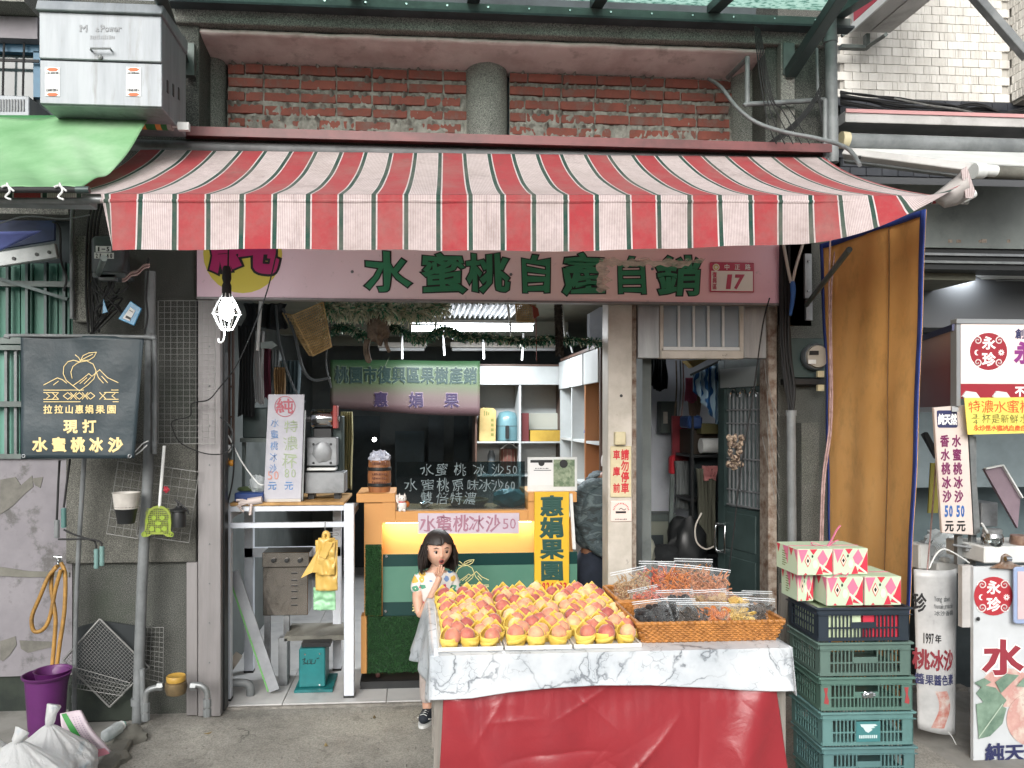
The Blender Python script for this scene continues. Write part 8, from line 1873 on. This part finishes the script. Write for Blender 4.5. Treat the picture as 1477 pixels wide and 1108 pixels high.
for nm,p0,p1 in trays:
    x0,x1 = XX(p0,3.12),XX(p1,3.12); y0,y1 = 3.10,3.97
    t = thing('fruit_tray','%s white foam tray holding rows of wrapped peaches' % nm,'tray',((x0 + x1) / 2,(y0 + y1) / 2,TZ + .004))
    m = MB(); z0 = TZ + .0045; m.box(x0,x1,y0,y1,z0,z0 + .004); part('tray_floor',m,M['foamtray'],t)
    m = MB()
    for b in ((x0,x1,y0,y0 + .006),(x0,x1,y1 - .006,y1),(x0,x0 + .006,y0 + .006,y1 - .006),(x1 - .006,x1,y0 + .006,y1 - .006)): m.box(*b,z0 + .004,z0 + .016)
    part('tray_rim',m,M['foamtray'],t,bev=.002)
    NR = 12
    for r in range(NR):
        yy = y0 + .046 + r * (y1 - y0 - .09) / (NR - 1); nc = 3; pitch = (x1 - x0 - .012) / 3.1
        for c in range(nc):
            if random.random() < .03 and r > 2: continue
            xx = x0 + .006 + pitch * (.52 + c + (.45 if r % 2 else 0)) + rnd(-.004,.004)
            lab = 'foam wrapped peach, %s from left, %s row from the front, %s tray' % (ORD[c],ORD[r],nm)
            q = thing('wrapped_peach',lab,'peach',(xx,yy + rnd(-.004,.004),z0 + .0045),'wrapped peaches on the stall trays')
            q.rotation_euler = (radians(rnd(-2,7)),rnd(-.07,.07),rnd(-.28,.28)); k = random.randrange(4); s_ = rnd(.98,1.1); q.scale = (s_,s_,s_)
            for nm2,me in (('foam_wrap',WMs[k]),('wrap_fold',FMs[random.randrange(2)]),('peach',PMs[random.randrange(4)])):
                o = bpy.data.objects.new(nm2,me); COL.objects.link(o); o.parent = q
                if nm2 == 'foam_wrap': md = o.modifiers.new('s','SOLIDIFY'); md.thickness = .0028; md.offset = 1
                if nm2 == 'wrap_fold': md = o.modifiers.new('s','SOLIDIFY'); md.thickness = .003; md.offset = 1
                if nm2 == 'peach': o.rotation_euler = (rnd(-.3,.3),rnd(-.3,.3),rnd(-1.2,1.2)); o.location = (0,0,rnd(.000,.006))
# ---------------------------------------------------------------- baskets with bags of dried fruit
M['wicker'] = mat('wicker','#b3783a','#8c5a28',ns=30,rough=.5,bs=160,bump=.7)
def basket(label,x0,x1,y0,y1,h,flare):
    z0 = TZ + .006; t = thing('wicker_basket',label,'basket',((x0 + x1) / 2,(y0 + y1) / 2,z0))
    m = MB(); m.box(x0 + flare,x1 - flare,y0 + flare,y1 - flare,z0,z0 + .006); part('base',m,M['wicker'],t)
    rows = 9
    def loop(v,off=0,n=None):
        f = flare * (1 - v); cs = [(x0 + f,y0 + f),(x1 - f,y0 + f),(x1 - f,y1 - f),(x0 + f,y1 - f)]; out = []; r = .03
        for i in range(4):
            (ax,ay),(bx,by) = cs[i],cs[(i + 1) % 4]; L = hypot(bx - ax,by - ay); k = max(2,int(L / .013))
            nx,ny = (by - ay) / L,-(bx - ax) / L
            for j in range(k):
                tt = (j + .5) / k; w = .0035 * (1 if (j + off) % 2 else -1); out.append(Vector((lerp(ax,bx,tt) + nx * w,lerp(ay,by,tt) + ny * w,z0 + h * v)))
        return out
    for k in range(rows):
        v = (k + .5) / rows; m = MB(); m.tube(loop(v,k),h / rows * .62,5,closed=True); part('weave_row',m,M['wicker'],t,smooth=True)
    m = MB(); m.tube([p for p in loop(1.0)],.008,7,closed=True); part('rim',m,M['wicker'],t,smooth=True)
    return t
BX0,BX1 = XX(921,3.13),XX(1133,3.13)
basket('long flared wicker basket full of dried fruit bags on the right of the stall',BX0,BX1,3.13,3.50,.085,.028)
BB0,BB1 = XX(893,3.56),XX(1060,3.6)
basket('second wicker basket behind the long one, nearly hidden by fruit bags',BB0,BB1,3.54,3.86,.08,.02)
M['clearbag'] = clearplastic('clear_bag',amt=.02,rough=.1,bs=28,bd=.012,fw=.38)
def fruitbag(label,px,py,Y,w,h,tilt,cm,shape,nb,yaw=0,roll=0):
    """a standing zip bag: bottom centre at picture point px,py"""
    p = V(px,py,Y); t = thing('fruit_bag',label,'bag',(0,0,0),'clear bags of dried fruit in the baskets'); s_ = rnd(0,20)
    def fn(side):
        def f(u,v):
            x = (u - .5) * w * (1 + .06 * sin(v * 5 + s_)); th = .035 * sin(pi * min(1,u * 1.0)) ** .7 * (sin(pi * min(1,v * 1.12)) ** .6 if v < .88 else 0)
            return (x + .006 * noise.noise(Vector((u * 4,v * 4,s_))),side * (th + .001) + .010 * noise.noise(Vector((u * 5,v * 5,s_ + 3))),v * h)
        return f
    m = MB(); m.surf(fn(-1),16,16); m.surf(fn(1),16,16); part('clear_film',m,M['clearbag'],t,smooth=True)
    m = MB(); m.box(-w / 2,w / 2,-.0025,.0025,h * .915,h * .93); m.box(-w / 2,w / 2,-.002,.002,h * .97,h * .985); part('zip_strip',m,M['zip'],t,kind=None)
    m = MB()
    for k in range(int(nb * 1.9)):
        x,z = rnd(-.43,.43) * w,rnd(.05,.78) * h; y = rnd(-.8,.8) * .024 * (1 - (2 * x / w) ** 2 * .7); d = Vector((rnd(-1,1),rnd(-.5,.5),rnd(-1,1))).normalized()
        if shape == 'strip': a = Vector((x,y,z)); mid = a + d * .016 + Vector((rnd(-.006,.006),0,rnd(-.006,.006))); m.tube([a,mid,a + d * .036],[.0034,.0046,.0026],4)
        elif shape == 'slice': R = d.to_track_quat('Z','Y').to_matrix(); r = rnd(.013,.022); m.lathe([(.001,-.002),(r,-.0015),(r * .9,.002),(.001,.001)],(x,y,z),8,R=R)
        else: m.ball((x,y,z),rnd(.010,.015),6,sx=1.3)
    part('dried_fruit',m,cm,t,kind='stuff')
    t.location = (p.x,Y,p.z); t.rotation_euler = (tilt,roll,yaw); return t
M['zip'] = mat('zip_plastic','#cfd3d6',rough=.2)
DF = dict(red=mat('dried_tomato','#a23a2c','#c96a3c',ns=60,rough=.5),brown=mat('dried_mango','#b07a45','#8d5a2f',ns=60,rough=.5),pink=mat('dried_guava','#b98462','#9c6449',ns=60,rough=.5),orange=mat('dried_peach','#c4783a','#a55a2a',ns=60,rough=.5),
          black=mat('dried_plum','#1b1a1c','#2b2522',ns=60,rough=.4),dark=mat('dried_mushroom','#3a332d','#57493c',ns=60,rough=.6),yellow=mat('dried_pineapple','#cdb061','#b89447',ns=60,rough=.5),tan=mat('dried_apple','#a98d68','#8a6b48',ns=60,rough=.6))
random.seed(15)
fb1 = [('bag of dried reddish strips leaning at the far left of the rear basket',922,880,3.62,.20,.20,-.35,'tan','strip',90,.25,-.12),('bag of dark red dried fruit behind the tan strips',948,868,3.74,.19,.20,-.15,'red','strip',80,.1,.05),
       ('bag of brown orange dried strips in the middle of the rear basket',972,872,3.72,.18,.20,-.12,'orange','strip',90,-.1,.08),('tall bag of golden brown dried strips at the back of the rear basket',1000,866,3.80,.20,.21,-.1,'brown','strip',100,0,.04),
       ('bag of pinkish dried slices at the right end of the rear basket',1022,872,3.66,.19,.18,-.25,'pink','strip',90,-.2,.1),('bag of red dried strips lying in front in the rear basket',944,890,3.56,.17,.15,-.6,'red','strip',70,.3,-.1)]
fb2 = [('bag of black dried plums at the left end of the long basket',950,918,3.26,.17,.16,-.45,'black','ball',60,.15,-.06),('bag of black dried fruit with silvery film, second from the left in the long basket',984,916,3.30,.16,.16,-.4,'black','slice',50,.05,.04),
       ('bag of dark brown dried slices in the middle of the long basket',1006,918,3.24,.15,.15,-.5,'dark','slice',50,-.1,0),('bag of orange red dried slices right of the middle of the long basket',1036,918,3.24,.16,.15,-.5,'orange','slice',55,.1,.05),
       ('bag of pale yellow dried pineapple towards the right of the long basket',1070,917,3.25,.15,.14,-.5,'yellow','slice',60,-.05,0),('bag of dark dried mushrooms at the right end of the long basket',1096,916,3.28,.14,.16,-.25,'dark','slice',45,-.15,.04),
       ('bag of tan dried fruit standing behind the orange one in the long basket',1026,902,3.40,.17,.16,-.15,'tan','slice',45,.05,-.03),('bag of yellow dried slices standing at the back of the long basket',1062,902,3.42,.15,.15,-.1,'yellow','slice',45,0,.05),
       ('bag of black dried fruit standing at the back left of the long basket',975,902,3.42,.18,.16,-.12,'black','slice',45,.1,0),('bag of dark dried fruit standing at the back right of the long basket',1092,900,3.42,.14,.15,-.1,'dark','slice',40,-.05,.03)]
for a in fb1 + fb2: fruitbag(*a[:7],DF[a[7]],*a[8:])
# ================================================================== PEOPLE
def skin_obj(name,joints,edges,mt,parent,levels=2,root=0,kind=None):
    me = bpy.data.meshes.new(name); me.from_pydata([tuple(Vector(j[:3])) for j in joints],edges,[]); o = bpy.data.objects.new(name,me); COL.objects.link(o); o.parent = parent
    o.modifiers.new('skin','SKIN'); sv = me.skin_vertices[0].data
    for i,j in enumerate(joints): r = j[3]; sv[i].radius = (r,r) if not isinstance(r,tuple) else r; sv[i].use_root = (i == root)
    md = o.modifiers.new('sub','SUBSURF'); md.levels = md.render_levels = levels; me.materials.append(mt)
    o.modifiers['skin'].use_smooth_shade = True
    return o
gx,gy = XX(630,4.28),4.28
gl = thing('person','small girl in a flowered white T-shirt beside the peaches, hand at her mouth','person',(gx,gy,.012))
SK = mat('girl_skin','#c79e88','#bb8f79',ns=14,rough=.5,Subsurface_Weight=.12)
hd = Vector((.006,-.035,.915))
J = [(-.010,.01,.50,.070),(-.010,.012,.60,.068),(-.008,.01,.70,.070),(-.005,.005,.76,.052),(-.002,-.008,.805,.030),(.002,-.018,.85,.034),
     (-.085,.0,.745,.034),(-.105,-.035,.66,.030),(-.085,-.085,.575,.025),(-.035,-.128,.68,.021),(.004,-.150,.775,.016),(.012,-.152,.800,.019),
     (.075,.01,.745,.034),(.105,.0,.66,.028),(.120,-.03,.575,.024),(.128,-.06,.50,.018),(.130,-.075,.455,.020),
     (-.045,.01,.44,.052),(-.048,.0,.27,.040),(-.050,.012,.09,.028),(-.052,-.005,.045,.026),(.035,.01,.44,.052),(.040,.0,.27,.040),(.044,.012,.09,.028),(.046,-.005,.045,.026)]
E_ = [(0,1),(1,2),(2,3),(3,4),(4,5),(3,6),(6,7),(7,8),(8,9),(9,10),(10,11),(3,12),(12,13),(13,14),(14,15),(15,16),(0,17),(17,18),(18,19),(19,20),(0,21),(21,22),(22,23),(23,24)]
skin_obj('body',J,E_,SK,gl)
hw = Vector(J[11][:3])
fingers = [((-.014,-.004,.012),(-.020,-.012,.034),(-.012,-.016,.052)),((-.006,-.006,.016),(-.006,-.016,.040),(.000,-.016,.060)),((.003,-.006,.016),(.006,-.015,.040),(.010,-.014,.058)),((.011,-.004,.012),(.018,-.012,.032),(.020,-.012,.048)),((-.014,-.002,-.004),(-.024,-.012,.010),(-.026,-.018,.022))]
for k,f in enumerate(fingers):
    js = [tuple(hw) + (.0085,)] + [tuple(hw + Vector(q)) + (r,) for q,r in zip(f,(.0066,.0058,.0044))]
    skin_obj('thumb' if k == 4 else 'finger',js,[(0,1),(1,2),(2,3)],SK,gl,2)
Rh = Matrix.Rotation(radians(12),3,'Z') @ Matrix.Rotation(radians(4),3,'X')
def headmesh(s=1.0):
    m = MB(); nu,nv = 48,36
    def fn(u,v):
        a,th = 2 * pi * u,pi * v; x,y,z = sin(th) * sin(a),-sin(th) * cos(a),-cos(th)
        rx,ry,rz = .072,.082,.092
        jaw = max(0,-z); x *= 1 - .36 * jaw ** 1.4;
        if y < 0: y *= 1 - .10 * max(0,z - .3) - .04 * jaw
        if y > 0: y *= 1 - .22 * jaw
        p = Vector((x * rx,y * ry,z * rz))
        if y < 0:
            p.y -= .013 * math.exp(-((p.x / .009) ** 2 + ((p.z + .018) / .010) ** 2))
            p.y -= .005 * math.exp(-((p.x / .007) ** 2 + ((p.z + .004) / .018) ** 2))
            for s_ in (-1,1):
                p.y += .007 * math.exp(-(((p.x - s_ * .028) / .014) ** 2 + ((p.z - .000) / .010) ** 2))
                p.y -= .005 * math.exp(-(((p.x - s_ * .034) / .018) ** 2 + ((p.z + .028) / .018) ** 2))
            p.y -= .006 * math.exp(-((p.x / .018) ** 2 + ((p.z + .044) / .010) ** 2))
            p.y -= .006 * math.exp(-((p.x / .014) ** 2 + ((p.z + .074) / .012) ** 2))
        return hd + Rh @ p * s
    m.surf(fn,nu,nv); return m
def hp_(x,y,z): return hd + Rh @ Vector((x,y,z))
m = headmesh()
def gpart(nm,m,mt,par=gl,**k):
    o = part(nm,m,mt,None,**k); o.parent = par; return o
hdo = gpart('head',m,SK,smooth=True)
for s_ in (-1,1):
    m = MB(); m.ball(hp_(s_ * .0275,-.0685,.001),.0105,14,sx=1.1,sy=.45,sz=.5,R=Rh); gpart('eye',m,mat('eye_white','#b5aca6',rough=.25),hdo,smooth=True)
    m = MB(); m.ball(hp_(s_ * .0275 + .001,-.0728,.001),.0066,12,sy=.45,R=Rh); gpart('iris',m,mat('dark_iris','#1c1210',rough=.1),hdo,smooth=True)
    m = MB(); m.tube([hp_(s_ * .015,-.0745,.006),hp_(s_ * .027,-.0755,.0105),hp_(s_ * .040,-.0705,.006)],[.001,.0018,.001],5); gpart('eyelash',m,M['ink_black'],hdo)
    m = MB(); m.tube([hp_(s_ * .014,-.079,.021),hp_(s_ * .028,-.077,.026),hp_(s_ * .042,-.070,.021)],[.0012,.0024,.0012],5); gpart('eyebrow',m,mat('brow','#2a1c17',rough=.8),hdo)
    m = MB(); m.ball(hp_(s_ * .070,.004,-.006),.017,10,sx=.4,sy=.8,sz=1.1,R=Rh); gpart('ear',m,SK,hdo,smooth=True)
m = MB(); m.ball(hp_(.001,-.078,-.045),.011,14,sx=1.2,sy=.5,sz=.95,R=Rh); gpart('mouth',m,mat('open_mouth','#3b1413',rough=.4),hdo,smooth=True)
m = MB(); m.tube([hp_(.013 * cos(k * pi / 7),-.0815 + .003 * abs(cos(k * pi / 7)),-.045 + .011 * sin(k * pi / 7)) for k in range(14)],.0026,6,closed=True); gpart('lips',m,mat('lips','#a8594f',rough=.4),hdo,smooth=True)
HM = mat('black_hair','#17110f','#2a1f1a',ns=70,streak=True,rough=.55,bs=300,bump=.4)
m = MB(); nu,nv = 72,22
def hair(u,v):
    a = 2 * pi * u; fr = (1 + cos(a)) / 2
    k = max(0,min(1,(fr - .60) / .14)); k = k * k * (3 - 2 * k)
    part_ = math.exp(-((((a - .25 + pi) % (2 * pi)) - pi) / .16) ** 2); smax = lerp(pi / 2 + 1.45 + .12 * noise.noise(Vector((cos(a) * 6,sin(a) * 6,2))),1.20 - .18 * part_ + .05 * noise.noise(Vector((a * 12,0,2))),k)
    s = v * smax; r_lock = 1 + .035 * noise.noise(Vector((cos(a) * 9,sin(a) * 9,v * 1.5))) + .014 * sin(a * 34)
    if s < pi / 2: q = Vector((sin(s) * sin(a) * .083,-sin(s) * cos(a) * .091,.004 + cos(s) * .100))
    else:
        dz = (s - pi / 2) * .088; fl = 1 + .10 * dz / .1 + .05 * sin(dz * 30); q = Vector((sin(a) * .083 * fl,-cos(a) * .089 * (fl if cos(a) < 0 else 1),.004 - dz))
    q = Vector((q.x * r_lock,q.y * r_lock,q.z)); return hd + Rh @ q
m.surf(hair,nu,nv); gpart('hair',m,HM,smooth=True,solid=.004)
m = MB(); random.seed(5)
for k in range(90):
    a = rnd(.9,2 * pi - .9); s0 = hd + Rh @ Vector((sin(a) * .088,-cos(a) * .09,rnd(-.03,.03))); e0 = s0 + Rh @ Vector((sin(a) * rnd(.0,.02),-cos(a) * rnd(0,.015),-rnd(.075,.105))); m.tube([s0,(s0 + e0) / 2 + Rh @ Vector((sin(a) * .008,-cos(a) * .008,0)),e0],[.004,.0045,.0008],5)
gpart('hair_locks',m,HM,smooth=True,kind='stuff')
n_ = N('flowered_cotton'); vo = n_.n('ShaderNodeTexVoronoi'); vo.inputs['Scale'].default_value = 25; vo.inputs['Randomness'].default_value = .55
co = n_.co((1,.3,1)); nz = n_.n('ShaderNodeTexNoise'); nz.inputs['Scale'].default_value = 45; n_.l(co,nz.inputs[0]); ad = n_.n('ShaderNodeVectorMath',operation='MULTIPLY_ADD'); ad.inputs[1].default_value = (.022,.022,.022); n_.l(nz.outputs['Color'],ad.inputs[0]); n_.l(co,ad.inputs[2]); n_.l(ad.outputs[0],vo.inputs[0])
se = n_.n('ShaderNodeSeparateColor'); n_.l(vo.outputs['Color'],se.inputs[0]); fc2 = n_.ramp(se.outputs[0],[(0.,'#3f6f96'),(.3,'#b8455a'),(.5,'#c9a24a'),(.68,'#4d8a70'),(.85,'#6d86ad')],'CONSTANT')
pe = n_.math('LESS_THAN',vo.outputs['Distance'],.42); c_ = n_.mix(pe,'#c6c3be',fc2); ce = n_.math('LESS_THAN',vo.outputs['Distance'],.13); c_ = n_.mix(ce,c_,'#e0d8c0'); n_.base(c_).set(Roughness=.9); M['flower'] = n_.m
JT = [(-.010,.012,.43,.088),(-.010,.012,.55,.086),(-.008,.012,.66,.086),(-.006,.008,.745,.066),(-.004,.0,.790,.040),(-.090,.002,.752,.045),(-.118,-.030,.675,.046),(.080,.012,.752,.045),(.112,.002,.670,.045)]
skin_obj('t_shirt',JT,[(0,1),(1,2),(2,3),(3,4),(3,5),(5,6),(3,7),(7,8)],M['flower'],gl,2)
skin_obj('trousers',[(-.008,.012,.46,.070),(-.046,.01,.40,.060),(-.048,.004,.25,.048),(-.052,.012,.085,.042),(.036,.01,.40,.060),(.040,.004,.25,.048),(.044,.012,.085,.042)],[(0,1),(1,2),(2,3),(0,4),(4,5),(5,6)],mat('pale_trousers','#b0a6a2','#a1968f',ns=8,rough=.9),gl,2)
for s_,x in ((-1,-.055),(1,.047)):
    rz = radians(-20 if s_ < 0 else 8); R_ = Matrix.Rotation(rz,3,'Z'); c = Vector((x,-.02,0))
    m = MB(); b0 = 0; m.ball((0,0,0),1,20)
    for i in range(len(m.v)):
        v = Vector(m.v[i]); z = v.z * .034 + .040 + (.022 * max(0,v.y) if v.z > 0 else 0) - (.010 * max(0,-v.y) if v.z > 0 else 0); m.v[i] = tuple(c + R_ @ Vector((v.x * .034,v.y * .082,max(.012,z))))
    sh = gpart('sneaker',m,mat('navy_sneaker','#171c24','#232a34',ns=20,rough=.7),smooth=True)
    m = MB(); pts = [(c + R_ @ Vector((.035 * cos(k * pi / 10),.085 * sin(k * pi / 10),0))) for k in range(20)]; m.add([(p.x,p.y,.0) for p in pts] + [(p.x,p.y,.016) for p in pts],[tuple(range(20))[::-1],tuple(range(20,40))] + [(k,(k + 1) % 20,(k + 1) % 20 + 20,k + 20) for k in range(20)]); gpart('sole',m,M['white'],sh)
    m = MB(); m.tube([c + R_ @ Vector((.034,.02,.03)),c + R_ @ Vector((.037,-.015,.03)),c + R_ @ Vector((.030,-.05,.042))],.003,5); m.tube([c + R_ @ Vector((-.034,.02,.03)),c + R_ @ Vector((-.037,-.015,.03)),c + R_ @ Vector((-.030,-.05,.042))],.003,5); gpart('side_stripe',m,M['white'],sh)
    m = MB()
    for k in range(3): y = -.015 - k * .016; m.tube([c + R_ @ Vector((-.018,y,.064 - k * .004)),c + R_ @ Vector((0,y,.072 - k * .004)),c + R_ @ Vector((.018,y,.064 - k * .004))],.0022,5)
    gpart('lace',m,M['white'],sh,kind='stuff')
gl.scale = (1.045,1.045,1.045)
my = 5.15; mx = XX(862,my)
mn = thing('person','man in a grey camouflage jacket and pale cap bending forward behind the cream pillar','person',(mx,my,TF))
Zm = lambda py: ZZ(862,py,my) - TF; Xm = lambda px: XX(px,my) - mx
MS = mat('man_skin','#7a553f',rough=.55)
JM = [(Xm(856),0,Zm(800),.14),(Xm(856),-.02,Zm(760),.13),(Xm(862),-.05,Zm(712),.12),(Xm(872),-.08,Zm(690),.08),(Xm(882),-.12,Zm(672),.05),(Xm(886),-.15,Zm(662),.06),
      (Xm(845),-.02,Zm(700),.07),(Xm(838),-.04,Zm(745),.055),(Xm(852),-.10,Zm(780),.045),(Xm(878),-.16,Zm(797),.035),(Xm(884),-.18,Zm(806),.03),
      (Xm(842),0,Zm(830),.10),(Xm(843),.02,Zm(920),.075),(Xm(842),.05,.08,.05),(Xm(872),0,Zm(830),.10),(Xm(874),.0,Zm(920),.075),(Xm(876),.03,.08,.05)]
JM = [(a,b,c,d * .62) for a,b,c,d in JM]
skin_obj('body',JM,[(0,1),(1,2),(2,3),(3,4),(4,5),(3,6),(6,7),(7,8),(8,9),(9,10),(0,11),(11,12),(12,13),(0,14),(14,15),(15,16)],MS,mn)
m = MB(); m.ball((Xm(880),-.13,Zm(668)),.085,24,sx=.9,sy=1.05,sz=1.15)
o = part('head',m,MS,None,smooth=True); o.parent = mn
m = MB(); m.ball((Xm(880),-.125,Zm(668) + .015),.098,24,sx=.92,sy=1.08,sz=1.1)
m.v = [(x,y,max(z,Zm(671))) for x,y,z in m.v]; m.prism([(Xm(884),Zm(670)),(Xm(906),Zm(676)),(Xm(906),Zm(678)),(Xm(884),Zm(673))],-.18,-.06)
o = part('cap',m,mat('pale_cap','#b7b3b0',rough=.8),None,smooth=True); o.parent = mn
n_ = N('camo_cloth'); n_.base(n_.ramp(n_.noise(9,3,.5,n_.co((1,1,2.2)),1.),[(.38,'#2c3638'),(.46,'#48565a'),(.54,'#39464a'),(.62,'#5f6d6f')])).set(Roughness=.75).bump(n_.noise(9,4,.5),.6,.02)
JJ = [(Xm(856),0,Zm(796),.15),(Xm(855),-.02,Zm(755),.155),(Xm(862),-.05,Zm(712),.145),(Xm(872),-.08,Zm(688),.09),(Xm(842),-.03,Zm(702),.085),(Xm(837),-.05,Zm(748),.07),(Xm(852),-.12,Zm(782),.06),(Xm(872),-.16,Zm(794),.05)]
skin_obj('jacket',JJ,[(0,1),(1,2),(2,3),(3,4),(4,5),(5,6),(6,7)],n_.m,mn)
m = MB(); blob(m,(Xm(866),-.03,Zm(690)),.10,.08,.05,.3,3,20,3); o = part('hood',m,n_.m,None,smooth=True); o.parent = mn
skin_obj('trousers',[(Xm(857),0,Zm(778),.13),(Xm(857),0,Zm(830),.135),(Xm(842),0,Zm(885),.095),(Xm(843),.02,Zm(940),.08),(Xm(842),.05,.10,.07),(Xm(874),0,Zm(885),.095),(Xm(875),.0,Zm(940),.08),(Xm(876),.03,.10,.07)],[(0,1),(1,2),(2,3),(3,4),(1,5),(5,6),(6,7)],mat('dark_pinstripe','#1b222e','#232b39',ns=10,rough=.9),mn)
for x in (842,876): m = MB(); m.ball((Xm(x),-.02,.045),.05,16,sx=.9,sy=2.2,sz=.85); o = part('shoe',m,M['blackrub'],None,smooth=True); o.parent = mn
# ================================================================== GRIT AND LITTER ON THE GROUND
random.seed(123); m = MB()
for k in range(230):
    px_,Yg = rnd(190,640),rnd(3.5,4.5); r = rnd(.002,.006) * (1.6 if random.random() < .06 else 1); x = XX(px_,Yg)
    m.ball((x,Yg,.012 + r * .4),r,5,sx=rnd(.8,1.5),sz=.6)
for k in range(160):
    Yg = rnd(3.3,4.45); r = rnd(.003,.010); x = XX(lerp(110,200,(Yg - 3.3) / 1.15) + rnd(-16,10),Yg); m.ball((x,Yg,r * .4),r,5,sx=rnd(.8,1.5),sz=.6)
stuff('grit',m,mat('grit','#6b6963','#8d8b83',ns=50,rough=.9))
for k,(px_,Yg,c) in enumerate(((300,4.2,'#7a6a45'),(470,4.0,'#8b7a52'),(540,4.35,'#5e5034'))):
    m = MB(); x = XX(px_,Yg); a = rnd(0,6); L = .022
    m.surf(lambda u,v: (x + L * (u - .5) * 2 * cos(a) - .009 * (v - .5) * 2 * sin(a) * sin(pi * u),Yg + L * (u - .5) * 2 * sin(a) + .009 * (v - .5) * 2 * cos(a) * sin(pi * u),.0135 + .006 * (u - .5) ** 2 * 4 + .002 * sin(v * 3)),8,4)
    single('dry_leaf',['dry brown leaf on the apron before the shutter guide','dry tan leaf on the apron before the white table','small dark dry leaf near the shop step'][k],'leaf',m,mat('dry_leaf',c,rough=.8),solid=.001)
